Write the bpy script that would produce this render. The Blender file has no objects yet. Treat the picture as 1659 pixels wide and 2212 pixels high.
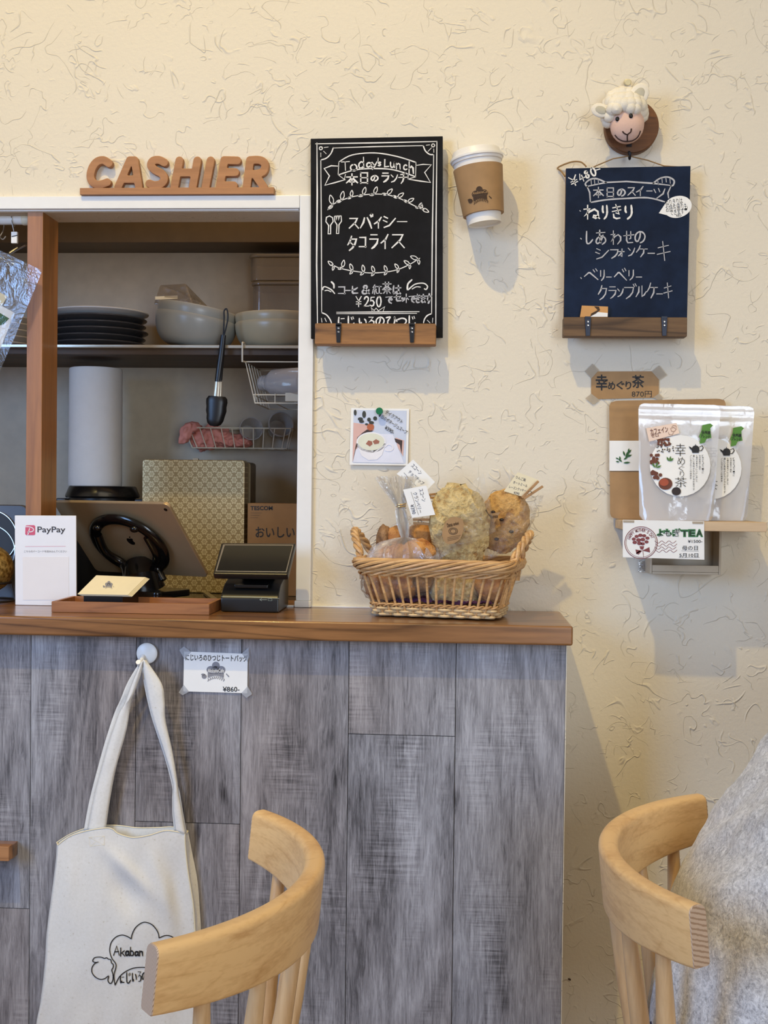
import bpy, bmesh, math, random
from mathutils import Vector, Matrix, noise
random.seed(7)
PI = math.pi
sc = bpy.context.scene
COL = sc.collection

# ------------------------------------------------------------------ camera
FPX, CX, CY = 2600.0, 829.5, 1106.0
CAM = Vector((0.0, -2.2, 1.212))
YAW, PITCH, ROLL = 0.0624, 0.017, 0.0115
RM = (Matrix.Rotation(YAW, 3, 'Z') @ Matrix.Rotation(PI/2 - PITCH, 3, 'X') @ Matrix.Rotation(ROLL, 3, 'Z'))
cd = bpy.data.cameras.new('camera'); cam = bpy.data.objects.new('camera', cd); COL.objects.link(cam)
cd.sensor_fit = 'HORIZONTAL'; cd.sensor_width = 36.0; cd.lens = 36.0*FPX/1659.0
cd.clip_start = 0.05; cd.clip_end = 50
cam.matrix_world = Matrix.Translation(CAM) @ RM.to_4x4()
sc.camera = cam

# ------------------------------------------------------------------ light, world, exposure
sc.view_settings.view_transform = 'Standard'; sc.view_settings.look = 'None'
sc.view_settings.gamma = 1.0; sc.view_settings.exposure = 0.0
sc.view_settings.use_curve_mapping = False
w = bpy.data.worlds.new('world'); sc.world = w; w.use_nodes = True
w.node_tree.nodes['Background'].inputs[0].default_value = (0.75, 0.85, 1.0, 1)
w.node_tree.nodes['Background'].inputs[1].default_value = 0.15

def aim(o, tgt):
    o.rotation_euler = (Vector(tgt) - o.location).to_track_quat('-Z', 'Y').to_euler()
def spot(name, loc, tgt, watt, col, size, blend, rad):
    l = bpy.data.lights.new(name, 'SPOT'); l.energy = watt; l.color = col
    l.spot_size = size; l.spot_blend = blend; l.shadow_soft_size = rad
    o = bpy.data.objects.new(name, l); COL.objects.link(o); o.location = loc; aim(o, tgt); return o
def area(name, loc, tgt, watt, col, sx, sy):
    l = bpy.data.lights.new(name, 'AREA'); l.shape = 'RECTANGLE'; l.size = sx; l.size_y = sy
    l.energy = watt; l.color = col
    o = bpy.data.objects.new(name, l); COL.objects.link(o); o.location = loc; aim(o, tgt); return o
LIGHT1 = spot('ceiling_spot_light', (-0.95, -2.2, 4.55), (-0.48, 0.0, 1.55), 275, (1.0, 0.74, 0.24), 0.88, 1.0, 0.035)
LIGHT2 = spot('ceiling_spot_light_right', (1.7, -2.1, 4.4), (0.55, 0.0, 1.7), 6, (1.0, 0.78, 0.36), 0.75, 1.0, 0.06)
LIGHT3 = area('daylight_window_light', (-2.4, -2.6, 1.75), (-0.05, -0.1, 0.80), 20, (0.30, 0.54, 1.0), 1.3, 1.5); LIGHT3.data.spread = 1.5
LIGHT4 = area('ceiling_lamps_soft_light', (0.1, -3.2, 4.7), (0.1, -0.8, 0.0), 40, (1.0, 0.87, 0.67), 3.6, 1.6)
LIGHT5 = area('kitchen_ceiling_light', (-0.45, 0.36, 2.30), (-0.45, 0.36, 0.0), 3.0, (1.0, 0.66, 0.34), 0.5, 0.3)
LIGHT6 = area('far_window_light', (1.3, -4.8, 1.5), (0.3, 0.0, 1.0), 66, (0.72, 0.84, 1.0), 1.2, 1.8)

# ------------------------------------------------------------------ helpers: pixels on planes of the room
def ray(px, py):
    return RM @ Vector(((px-CX)/FPX, -(py-CY)/FPX, -1.0))
class Plane:
    def __init__(s, p, n): s.p = Vector(p); s.n = Vector(n).normalized()
    def hit(s, px, py, off=0.0):
        d = ray(px, py); p = s.p + s.n*off
        return CAM + d*((p-CAM).dot(s.n)/d.dot(s.n))
def YP(y): return Plane((0, y, 0), (0, -1, 0))
def ZPL(z): return Plane((0, 0, z), (0, 0, 1))
def W(px, py, y=0.0): return YP(y).hit(px, py)
def Z(px, py, z): return ZPL(z).hit(px, py)
def plane3(a, b, c):
    n = (b-a).cross(c-a).normalized()
    if n.dot(CAM-a) < 0: n = -n
    return Plane(a, n)

# ------------------------------------------------------------------ helpers: meshes
def fr(d):
    d = d.normalized(); up = Vector((0, 0, 1)) if abs(d.z) < 0.9 else Vector((0, 1, 0))
    x = d.cross(up).normalized(); return x, x.cross(d).normalized()
class MB:
    def __init__(s): s.v = []; s.f = []; s.att = None
    def add(s, vs, fs):
        b = len(s.v); s.v += [Vector(p) for p in vs]; s.f += [tuple(i+b for i in f) for f in fs]; return s
    def box(s, c, d, rot=None):
        x, y, z = d[0]/2, d[1]/2, d[2]/2
        vs = [Vector((i*x, j*y, k*z)) for k in (-1, 1) for j in (-1, 1) for i in (-1, 1)]
        if rot is not None: vs = [rot @ p for p in vs]
        return s.add([p+Vector(c) for p in vs], [(0, 2, 3, 1), (4, 5, 7, 6), (0, 1, 5, 4), (2, 6, 7, 3), (0, 4, 6, 2), (1, 3, 7, 5)])
    def box2(s, a, b):
        a, b = Vector(a), Vector(b); d = b-a
        return s.box((a+b)/2, (abs(d.x), abs(d.y), abs(d.z)))
    def prism(s, pts, vec):
        """pts: 3D loop, extruded by vec"""
        n = len(pts); vec = Vector(vec)
        return s.add([Vector(p) for p in pts] + [Vector(p)+vec for p in pts],
                     [tuple(range(n-1, -1, -1)), tuple(range(n, 2*n))] + [(i, (i+1) % n, n+(i+1) % n, n+i) for i in range(n)])
    def tube(s, pts, r, seg=8, closed=False, cap=True, flat=1.0, up=None):
        pts = [Vector(p) for p in pts]; n = len(pts)
        rs = r if isinstance(r, (list, tuple)) else [r]*n
        vs = []; px = None
        for i, p in enumerate(pts):
            a = pts[(i-1) % n] if (closed or i) else p
            b = pts[(i+1) % n] if (closed or i < n-1) else p
            d = (b-a)
            if d.length < 1e-9: d = Vector((0, 0, 1))
            d.normalize()
            if up is not None: x = d.cross(Vector(up)); x = x.normalized() if x.length > 1e-6 else fr(d)[0]
            elif px is None: x = fr(d)[0]
            else:
                x = px - d*px.dot(d)
                x = x.normalized() if x.length > 1e-6 else fr(d)[0]
            px = x; y = d.cross(x)
            for k in range(seg):
                t = 2*PI*k/seg
                vs.append(p + x*(rs[i]*math.cos(t)) + y*(rs[i]*flat*math.sin(t)))
        fs = []
        m = n if closed else n-1
        for i in range(m):
            for k in range(seg):
                a = i*seg+k; b = i*seg+(k+1) % seg; j = (i+1) % n
                fs.append((a, b, j*seg+(k+1) % seg, j*seg+k))
        if cap and not closed:
            fs.append(tuple(range(seg-1, -1, -1))); fs.append(tuple((n-1)*seg+k for k in range(seg)))
        return s.add(vs, fs)
    def lathe(s, prof, seg=32, M=None, closed=False):
        """prof: [(r, z)]; revolved round z, then moved by matrix M"""
        M = M or Matrix.Identity(4); n = len(prof)
        vs = [M @ Vector((r*math.cos(2*PI*k/seg), r*math.sin(2*PI*k/seg), z)) for r, z in prof for k in range(seg)]
        fs = [(i*seg+k, i*seg+(k+1) % seg, ((i+1) % n)*seg+(k+1) % seg, ((i+1) % n)*seg+k) for i in range(n if closed else n-1) for k in range(seg)]
        if not closed:
            if prof[0][0] > 1e-6: fs.append(tuple(range(seg-1, -1, -1)))
            if prof[-1][0] > 1e-6: fs.append(tuple((n-1)*seg+k for k in range(seg)))
        return s.add(vs, fs)
    def grid(s, fn, nu, nv, thick=0.0):
        vs = [Vector(fn(i/nu, j/nv)) for j in range(nv+1) for i in range(nu+1)]
        fs = [(j*(nu+1)+i, j*(nu+1)+i+1, (j+1)*(nu+1)+i+1, (j+1)*(nu+1)+i) for j in range(nv) for i in range(nu)]
        return s.add(vs, fs)
    def ball(s, c, r, seg=16, fn=None, sc=(1, 1, 1), rot=None):
        c = Vector(c); vs = []; n = seg//2
        for j in range(n+1):
            for k in range(seg):
                a = PI*j/n; t = 2*PI*k/seg
                d = Vector((math.sin(a)*math.cos(t), math.sin(a)*math.sin(t), math.cos(a)))
                q = d*(r*(fn(d) if fn else 1)); q = Vector((q.x*sc[0], q.y*sc[1], q.z*sc[2]))
                if rot is not None: q = rot @ q
                vs.append(c+q)
        fs = [(j*seg+k, (j+1)*seg+k, (j+1)*seg+(k+1) % seg, j*seg+(k+1) % seg) for j in range(n) for k in range(seg)]
        return s.add(vs, fs)
    def xf(s, M):
        s.v = [M @ p for p in s.v]; return s
    def build(s, name, m, parent=None, bevel=0, segs=2, smooth=True, angle=38, local=False, weld=True, flip=False):
        me = bpy.data.meshes.new(name)
        if parent is not None and not local:
            o = parent; T = Matrix.Identity(4)
            while o is not None: T = o.matrix_basis @ T; o = o.parent
            Ti = T.inverted(); vs = [Ti @ p for p in s.v]; loc = None
        elif parent is None and not local and s.v:
            lo = [min(p[i] for p in s.v) for i in range(3)]; hi = [max(p[i] for p in s.v) for i in range(3)]
            loc = Vector(((lo[0]+hi[0])/2, (lo[1]+hi[1])/2, lo[2])); vs = [p-loc for p in s.v]
        else: vs = s.v; loc = None
        me.from_pydata([tuple(p) for p in vs], [], s.f)
        bm = bmesh.new(); bm.from_mesh(me)
        if weld: bmesh.ops.remove_doubles(bm, verts=bm.verts, dist=1e-6)
        bmesh.ops.recalc_face_normals(bm, faces=bm.faces)
        if bevel:
            es = [e for e in bm.edges if len(e.link_faces) == 2 and e.calc_face_angle(0) > 0.5]
            bmesh.ops.bevel(bm, geom=es, offset=bevel, segments=segs, affect='EDGES', profile=0.5, clamp_overlap=True)
        bm.to_mesh(me); bm.free()
        if s.att:
            at = me.attributes.new(s.att[0], 'FLOAT', 'FACE')
            for i, v in enumerate(s.att[1][:len(at.data)]): at.data[i].value = v
        if smooth:
            me.shade_smooth(); me.set_sharp_from_angle(angle=math.radians(angle))
        o = bpy.data.objects.new(name, me); COL.objects.link(o)
        if m is not None: me.materials.append(m)
        if bevel and smooth:
            wn = o.modifiers.new('flat faces', 'WEIGHTED_NORMAL'); wn.keep_sharp = True; wn.weight = 100
        if loc is not None: o.location = loc
        if parent is not None: o.parent = parent
        return o
def tag(o, label, cat, group=None, kind=None):
    o['label'] = label; o['category'] = cat
    if group: o['group'] = group
    if kind: o['kind'] = kind
    return o
def thing(name, loc, label, cat, group=None, rz=0.0):
    o = bpy.data.objects.new(name, None); COL.objects.link(o); o.empty_display_size = 0.05
    o.location = Vector(loc); o.rotation_euler = (0, 0, rz); o.matrix_basis = Matrix.Translation(Vector(loc)) @ Matrix.Rotation(rz, 4, 'Z')
    return tag(o, label, cat, group)
def struct(o): o['kind'] = 'structure'; return o
def sub(o, name_label): o['label'] = name_label; return o
def copy_tree(o, parent=None):
    c = o.copy(); COL.objects.link(c); c.parent = parent
    for ch in list(o.children): copy_tree(ch, c)
    return c

# flat marks drawn on a plane, given as pixel polylines
def stroke(mb, pl, pts, wd, off=0.0006, th=0.0003, closed=False, jit=0.0):
    P = [pl.hit(x, y, off) for x, y in pts]
    if len(P) == 1: P = [P[0], P[0]+Vector((wd*0.4, 0, -wd*0.3))]
    n = len(P); n3 = pl.n
    top = []; bot = []
    for i, p in enumerate(P):
        a = P[i-1] if (i or closed) else p; b = P[(i+1) % n] if (i < n-1 or closed) else p
        d1 = (p-a); d2 = (b-p)
        d = (d1.normalized() if d1.length > 1e-9 else Vector()) + (d2.normalized() if d2.length > 1e-9 else Vector())
        if d.length < 1e-6: d = d2 if d2.length > 0 else Vector((1, 0, 0))
        d.normalize(); s_ = n3.cross(d).normalized()
        h = wd/2*(1+random.uniform(-jit, jit))
        e = d*(h*0.7) if not closed else Vector()
        q = p - (e if i == 0 else Vector()) + (e if i == n-1 else Vector())
        k = 0.6 if (i in (0, n-1) and not closed) else 1.0
        top.append(q+s_*h*k); bot.append(q-s_*h*k)
    vs = top+bot; m = n if closed else n-1
    mb.add(vs, [(i, (i+1) % n, n+(i+1) % n, n+i) for i in range(m)])
def curve_pts(pts, n=6, closed=False):
    """Catmull-Rom through pixel points"""
    out = []; m = len(pts); r = m if closed else m-1
    for i in range(r):
        g = lambda k: pts[k % m] if closed else pts[max(0, min(m-1, k))]
        p0, p1, p2, p3 = g(i-1), g(i), g(i+1), g(i+2)
        for j in range(n):
            t = j/n
            out.append(tuple(0.5*((2*p1[c]) + (-p0[c]+p2[c])*t + (2*p0[c]-5*p1[c]+4*p2[c]-p3[c])*t*t + (-p0[c]+3*p1[c]-3*p2[c]+p3[c])*t**3) for c in range(len(p1))))
    if not closed: out.append(tuple(pts[-1]))
    return out
def fill(mb, pl, pts, off=0.0005):
    mb.add([pl.hit(x, y, off) for x, y in pts], [tuple(range(len(pts)))])
def disc(mb, pl, x, y, r, off=0.0005, ry=None, n=20):
    fill(mb, pl, [(x+r*math.cos(2*PI*k/n), y+(ry or r)*math.sin(2*PI*k/n)) for k in range(n)], off)
_tc = {}
def text_mesh(body, weight=0.0, shear=0.0):
    key = (body, weight, shear)
    if key not in _tc:
        c = bpy.data.curves.new('lettering', 'FONT'); c.body = body; c.offset = weight; c.shear = shear
        c.resolution_u = 3
        o = bpy.data.objects.new('lettering', c); COL.objects.link(o)
        m = bpy.data.meshes.new_from_object(o.evaluated_get(bpy.context.evaluated_depsgraph_get()))
        vs = [v.co.copy() for v in m.vertices]; fs = [tuple(p.vertices) for p in m.polygons]
        bpy.data.objects.remove(o); bpy.data.curves.remove(c); bpy.data.meshes.remove(m)
        x0 = min(v.x for v in vs); x1 = max(v.x for v in vs); y0 = min(v.y for v in vs); y1 = max(v.y for v in vs)
        _tc[key] = ([((v.x-x0)/(x1-x0), (v.y-y0)/max(1e-6, y1-y0)) for v in vs], fs)
    return _tc[key]
def text(mb, pl, body, box, weight=0.0, off=0.0005, rot=0.0, shear=0.0):
    """lettering fitted to the pixel box (x0, y0, x1, y1), turned by rot degrees (clockwise) about its centre"""
    uv, fs = text_mesh(body, weight, shear)
    x0, y0, x1, y1 = box; cx, cy = (x0+x1)/2, (y0+y1)/2; c, s_ = math.cos(math.radians(rot)), math.sin(math.radians(rot))
    vs = []
    for u, v in uv:
        dx = x0+(x1-x0)*u-cx; dy = y1-(y1-y0)*v-cy
        vs.append(pl.hit(cx+dx*c-dy*s_, cy+dx*s_+dy*c, off))
    mb.add(vs, fs)
def slab(mb, pl, pts, th, off=0.0):
    """a sheet: front outline in pixels on the plane, thickness behind it"""
    P = [pl.hit(x, y, off) for x, y in pts]
    return mb.prism(P, -pl.n*th)

# ------------------------------------------------------------------ helpers: materials
def s2l(c):
    return tuple(((x/255)/12.92 if x/255 <= 0.04045 else ((x/255+0.055)/1.055)**2.4) for x in c) + (1.0,)
class NT:
    def __init__(s, name):
        s.m = bpy.data.materials.new(name); s.m.use_nodes = True; s.t = s.m.node_tree
        s.b = s.t.nodes['Principled BSDF']; s.out = s.t.nodes['Material Output']
    def n(s, typ, **kw):
        x = s.t.nodes.new(typ)
        for k, v in kw.items():
            if k in x.inputs: x.inputs[k].default_value = v
            else: setattr(x, k, v)
        return x
    def l(s, a, b): s.t.links.new(a, b)
    def coord(s, scale=(1, 1, 1), rot=(0, 0, 0), kind='Object', loc=(0, 0, 0)):
        c = s.n('ShaderNodeTexCoord'); mp = s.n('ShaderNodeMapping')
        mp.inputs['Scale'].default_value = scale; mp.inputs['Rotation'].default_value = rot; mp.inputs['Location'].default_value = loc
        s.l(c.outputs[kind], mp.inputs['Vector']); return mp.outputs[0]
    def noise(s, vec, scale=5, detail=4, rough=0.5, dist=0.0):
        x = s.n('ShaderNodeTexNoise'); x.inputs['Scale'].default_value = scale; x.inputs['Detail'].default_value = detail
        x.inputs['Roughness'].default_value = rough; x.inputs['Distortion'].default_value = dist
        if vec is not None: s.l(vec, x.inputs['Vector'])
        return x.outputs['Fac']
    def ramp(s, fac, stops, interp='LINEAR'):
        r = s.n('ShaderNodeValToRGB'); r.color_ramp.interpolation = interp; e = r.color_ramp.elements
        while len(e) < len(stops): e.new(0.5)
        for i, (p, c) in enumerate(stops):
            e[i].position = p; e[i].color = c if len(c) == 4 else tuple(c)+(1,)
        s.l(fac, r.inputs[0]); return r.outputs[0]
    def math(s, op, a, b=0.0, c=None):
        x = s.n('ShaderNodeMath', operation=op)
        for i, q in enumerate((a, b, c)):
            if q is None: continue
            if isinstance(q, (int, float)): x.inputs[i].default_value = q
            else: s.l(q, x.inputs[i])
        return x.outputs[0]
    def mix(s, fac, a, b, mode='MIX'):
        x = s.n('ShaderNodeMix', data_type='RGBA', blend_type=mode)
        for i, q in ((0, fac), (6, a), (7, b)):
            if isinstance(q, (int, float)): x.inputs[i].default_value = q
            elif isinstance(q, tuple): x.inputs[i].default_value = q
            else: s.l(q, x.inputs[i])
        return x.outputs[2]
    def bump(s, h, strength=0.3, dist=0.002):
        x = s.n('ShaderNodeBump'); x.inputs['Strength'].default_value = strength; x.inputs['Distance'].default_value = dist
        s.l(h, x.inputs['Height']); s.l(x.outputs[0], s.b.inputs['Normal']); return x
    def set(s, **kw):
        for k, v in kw.items():
            k = k.replace('_', ' ')
            if isinstance(v, (int, float, tuple)): s.b.inputs[k].default_value = v
            else: s.l(v, s.b.inputs[k])
        return s
def plain(name, rgb, rough=0.5, metal=0.0, var=0.06, bump=0.0, bscale=300, **kw):
    """one colour with a faint mottling, so that nothing is perfectly flat"""
    t = NT(name); c = s2l(rgb)
    f = t.noise(t.coord(), 35, 3)
    d = tuple(x*(1-var) for x in c[:3])+(1,); e = tuple(min(1, x*(1+var)) for x in c[:3])+(1,)
    t.set(Base_Color=t.ramp(f, [(0.3, d), (0.7, e)]), Roughness=rough, Metallic=metal, **kw)
    if bump: t.bump(t.noise(t.coord(), bscale, 3), bump, 0.001)
    return t.m
def wood(name, dark, light, along='X', scale=1.0, rough=0.4, coat=0.0, rings=0.5, bump=0.08):
    t = NT(name)
    st = {'X': (3, 40, 40), 'Y': (40, 3, 40), 'Z': (40, 40, 3)}[along]
    st = tuple(x*scale for x in st)
    v = t.coord(st); f1 = t.noise(v, 1.0, 6, 0.6, 0.4)
    v2 = t.coord(tuple(x*5 for x in st)); f2 = t.noise(v2, 1.0, 4, 0.6)
    v3 = t.coord(tuple(x*0.33 for x in st)); f3 = t.noise(v3, 1.0, 2, 0.4, 0.2)
    w_ = t.math('FRACT', t.math('MULTIPLY', f3, 9.0)); w_ = t.math('ABSOLUTE', t.math('SUBTRACT', w_, 0.5))
    w_ = t.math('MULTIPLY', t.math('POWER', t.math('MULTIPLY', w_, 2.0), 6.0), rings)
    f = t.math('ADD', t.math('MULTIPLY', f1, 0.65), t.math('MULTIPLY', f2, 0.35))
    f = t.math('SUBTRACT', f, t.math('MULTIPLY', w_, 0.35))
    t.set(Base_Color=t.ramp(f, [(0.22, s2l(dark)), (0.62, s2l(light))]), Roughness=rough)
    t.b.inputs['Coat Weight'].default_value = coat; t.b.inputs['Coat Roughness'].default_value = 0.12
    if bump: t.bump(f2, bump, 0.0006)
    return t.m
def film(name, gloss=0.12, rough=0.06, tint=(1, 1, 1), wr=0.5, wscale=26, milky=0.0, dist=0.004):
    """thin clear plastic: lets the view through and mirrors the lamps and windows"""
    t = NT(name); N = t.t.nodes
    tr = t.n('ShaderNodeBsdfTransparent'); tr.inputs[0].default_value = tuple(tint)+(1,)
    gl = t.n('ShaderNodeBsdfGlossy'); gl.inputs['Roughness'].default_value = rough
    df = t.n('ShaderNodeBsdfDiffuse'); df.inputs[0].default_value = (0.9, 0.9, 0.92, 1)
    lw = t.n('ShaderNodeFresnel'); lw.inputs[0].default_value = 1.5
    bp = t.n('ShaderNodeBump'); bp.inputs['Strength'].default_value = wr; bp.inputs['Distance'].default_value = dist
    t.l(t.noise(t.coord(), wscale, 4, 0.55, 1.2), bp.inputs['Height'])
    t.l(bp.outputs[0], gl.inputs['Normal']); t.l(bp.outputs[0], lw.inputs['Normal'])
    fac = t.math('MINIMUM', t.math('ADD', t.math('MULTIPLY', lw.outputs[0], 0.6), gloss), 0.55)
    m0 = t.n('ShaderNodeMixShader'); m0.inputs[0].default_value = milky
    t.l(tr.outputs[0], m0.inputs[1]); t.l(df.outputs[0], m0.inputs[2])
    m1 = t.n('ShaderNodeMixShader'); t.l(fac, m1.inputs[0]); t.l(m0.outputs[0], m1.inputs[1]); t.l(gl.outputs[0], m1.inputs[2])
    t.l(m1.outputs[0], t.out.inputs['Surface']); return t.m

# ------------------------------------------------------------------ materials of the room
def wallpaper(name, rgb, bump=0.45):
    t = NT(name); v = t.coord()
    big = t.noise(v, 2.2, 2)
    # short fibrous wrinkles: contour lines of a warped noise, kept only in patches
    def fib(scale, seed, width):
        n1 = t.noise(t.coord(loc=(seed, seed*0.7, seed*1.3)), scale, 1.5, 0.5, 0.8)
        a = t.math('ABSOLUTE', t.math('SUBTRACT', n1, 0.5))
        line = t.math('SUBTRACT', 1.0, t.math('MINIMUM', t.math('DIVIDE', a, width), 1.0))
        k = t.noise(t.coord(loc=(seed*3, 1, 2)), scale*1.1, 2)
        return t.math('MULTIPLY', line, t.math('MINIMUM', t.math('MAXIMUM', t.math('MULTIPLY', t.math('SUBTRACT', k, 0.53), 14.0), 0.0), 1.0))
    h = t.math('ADD', fib(10, 3.1, 0.008), fib(15, 9.7, 0.011))
    h = t.math('ADD', h, t.math('MULTIPLY', fib(26, 5.3, 0.022), 0.7))
    h = t.math('ADD', h, t.math('MULTIPLY', t.noise(v, 140, 4, 0.6), 0.45))
    c = s2l(rgb)
    col = t.ramp(big, [(0.35, tuple(x*0.97 for x in c[:3])), (0.65, c)])
    t.set(Base_Color=col, Roughness=0.75); t.bump(h, bump, 0.004)
    return t.m
M_WALL = wallpaper('cream_wallpaper', (232, 222, 202), 0.5)
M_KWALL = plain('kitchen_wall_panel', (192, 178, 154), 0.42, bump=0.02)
M_BEAM = plain('kitchen_beam_paint', (92, 80, 64), 0.6)
M_WHITE = plain('white_painted_trim', (240, 238, 234), 0.35, var=0.02)
M_COUNTER = wood('varnished_counter_wood', (92, 60, 32), (158, 110, 66), 'X', 0.8, 0.28, 0.38, 0.8)
M_POST = wood('varnished_post_wood', (122, 78, 38), (172, 116, 62), 'Z', 0.8, 0.45, 0.1, 0.3)
M_SIGN = wood('sign_wood', (144, 96, 56), (186, 132, 84), 'X', 0.8, 0.55, 0.0, 0.7)
M_TRAY = wood('tray_wood', (116, 72, 38), (172, 114, 64), 'X', 1.0, 0.5, 0.05, 0.4)
M_LEDGE = wood('rough_pine_ledge', (78, 50, 24), (172, 120, 66), 'X', 1.1, 0.6, 0.0, 0.9, 0.2)
M_LEDGE2 = wood('dark_pine_ledge', (70, 50, 32), (124, 94, 62), 'X', 1.1, 0.65, 0.0, 0.8, 0.2)
M_SHELFW = wood('pale_shelf_wood', (176, 142, 104), (214, 186, 150), 'X', 0.9, 0.6, 0.0, 0.5)
M_FLOOR = wood('floor_boards', (96, 66, 40), (150, 110, 72), 'Y', 0.5, 0.4, 0.1, 0.4)
M_CEIL = plain('ceiling_white', (232, 228, 218), 0.8)
M_DARKMETAL = plain('black_bracket_metal', (34, 34, 38), 0.45, 0.5)
M_STEEL = plain('brushed_steel', (190, 188, 184), 0.28, 1.0)
M_KTOP = plain('black_worktop', (24, 22, 22), 0.2)

def plank_mat():
    t = NT('grey_oak_planks')
    at = t.n('ShaderNodeAttribute', attribute_name='plank'); pid = at.outputs['Fac']
    cb = t.n('ShaderNodeCombineXYZ'); t.l(t.math('MULTIPLY', pid, 3.7), cb.inputs[0]); t.l(t.math('MULTIPLY', pid, 1.9), cb.inputs[2])
    tc = t.n('ShaderNodeTexCoord')
    def vec(scale):
        ad = t.n('ShaderNodeVectorMath', operation='ADD'); t.l(tc.outputs['Object'], ad.inputs[0]); t.l(cb.outputs[0], ad.inputs[1])
        mu = t.n('ShaderNodeVectorMath', operation='MULTIPLY'); t.l(ad.outputs[0], mu.inputs[0]); mu.inputs[1].default_value = scale
        return mu.outputs[0]
    grain = t.noise(vec((130, 60, 13)), 1.0, 7, 0.72, 1.4)
    fine = t.noise(vec((480, 60, 26)), 1.0, 3, 0.75)
    broad = t.noise(vec((16, 16, 2.2)), 1.0, 3, 0.5, 0.6)
    fig = t.noise(vec((9, 9, 1.5)), 1.0, 2, 0.4, 0.5)                      # cathedral figure as contour rings
    ring = t.math('PINGPONG', t.math('MULTIPLY', fig, 16.0), 1.0)
    knot = t.noise(vec((13, 13, 5)), 1.0, 2, 0.5, 0.3)
    saw = t.noise(vec((14, 20, 260)), 1.0, 3, 0.6)
    sawm = t.math('MULTIPLY', t.math('MAXIMUM', t.math('SUBTRACT', t.noise(vec((11, 11, 5)), 1.0, 2), 0.5), 0.0), 5.0)
    sawk = t.math('MULTIPLY', t.math('SUBTRACT', 0.5, saw), sawm)
    f = t.math('ADD', t.math('MULTIPLY', grain, 0.55), t.math('MULTIPLY', broad, 0.40))
    f = t.math('ADD', f, t.math('MULTIPLY', fine, 0.34))
    f = t.math('ADD', f, t.math('MULTIPLY', ring, 0.09))
    f = t.math('SUBTRACT', f, t.math('MULTIPLY', sawk, 0.55))
    f = t.math('SUBTRACT', f, t.math('MULTIPLY', t.math('MAXIMUM', t.math('SUBTRACT', knot, 0.66), 0.0), 2.2))
    lo = t.n('ShaderNodeMapRange'); t.l(f, lo.inputs[0]); lo.inputs[1].default_value = 0.44; lo.inputs[2].default_value = 0.86
    col = t.ramp(lo.outputs[0], [(0.0, s2l((46, 45, 47))), (0.30, s2l((104, 103, 106))), (0.58, s2l((144, 143, 146))), (1.0, s2l((186, 186, 189)))])
    tone = t.ramp(t.noise(vec((3, 3, 0.9)), 1.0, 1), [(0.35, s2l((222, 210, 204))), (0.65, s2l((250, 250, 254)))])
    t.set(Base_Color=t.mix(1.0, col, tone, 'MULTIPLY'), Roughness=0.42); t.bump(f, 0.25, 0.0012)
    return t.m
M_PLANK = plank_mat()

# ------------------------------------------------------------------ the room shell
XL, XR, YF, ZC = -2.6, 2.7, -5.0, 5.0
OPX1 = -0.2955; OPZ1 = 1.7235; CZ = 0.998          # opening: right edge, top; counter top height
WT = 0.085
mb = MB()
mb.box2((OPX1, 0, 0), (XR, WT, ZC)); mb.box2((XL, 0, OPZ1), (OPX1, WT, ZC)); mb.box2((XL, 0, 0), (OPX1, WT, CZ-0.032))
struct(mb.build('wall_back', M_WALL, smooth=False))
struct(MB().box2((XL-.1, YF, 0), (XL, 0.75, ZC)).build('wall_left', M_WALL, smooth=False))
struct(MB().box2((XR, YF, 0), (XR+.1, 0.75, ZC)).build('wall_right', M_WALL, smooth=False))
struct(MB().box2((XL, YF-.1, 0), (XR, YF, ZC)).build('wall_front', M_WALL, smooth=False))
struct(MB().box2((XL, YF, -.06), (XR, 0.75, 0)).build('floor', M_FLOOR, smooth=False))
struct(MB().box2((XL, YF, ZC), (XR, 0.0, ZC+.08)).build('ceiling', M_CEIL, smooth=False))
KY = 0.62
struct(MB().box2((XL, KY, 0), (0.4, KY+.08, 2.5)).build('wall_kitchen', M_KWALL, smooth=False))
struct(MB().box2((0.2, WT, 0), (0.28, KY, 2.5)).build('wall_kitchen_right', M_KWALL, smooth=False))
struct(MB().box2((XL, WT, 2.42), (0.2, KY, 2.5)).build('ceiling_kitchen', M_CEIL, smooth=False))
zb = W(380, 524, 0.50).z
struct(MB().box2((XL, 0.50, zb), (0.2, KY, 2.42)).build('trim_3', M_BEAM, bevel=.002))
# white casing round the opening: face board and the soffit / jamb behind it
zt0 = W(300, 425).z; xj1 = W(677, 870).x
def casing(a, b, nm):
    m = MB().box2(a, b); return struct(m.build(nm, M_WHITE, bevel=.0025, segs=2))
zl = W(330, 457).z
casing((XL, -.010, zl+.003), (OPX1-.002, .012, zt0), 'trim_1')
casing((XL, -.004, zl), (OPX1-.004, .02, zl+.006), 'trim_4')
casing((OPX1-.002, -.010, CZ+.012), (xj1, .012, zt0), 'trim_2')
struct(MB().box2((XL, .012, zl+.001), (OPX1-.002, WT+.004, zl+.006)).build('trim_5', M_WHITE))
struct(MB().box2((OPX1-.001, .012, CZ), (OPX1+.004, WT+.004, zl+.003)).build('trim_6', M_WHITE))
struct(MB().box2((OPX1-.004, -.014, CZ), (xj1+.001, .014, CZ+.0125)).build('trim_7', M_WHITE, bevel=.002))
# seal strip where the wall meets the counter
struct(MB().box2((OPX1-.02, -.006, CZ), (0.06, .001, CZ+.003)).build('trim_8', M_WHITE, bevel=.0008))
# wooden post in the opening
pxl, pxr = W(57, 800).x, W(91, 800).x
struct(MB().box2((pxl, .0, CZ), (pxr, WT, zl+.001)).build('trim_9', M_POST, bevel=.0012))
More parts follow.
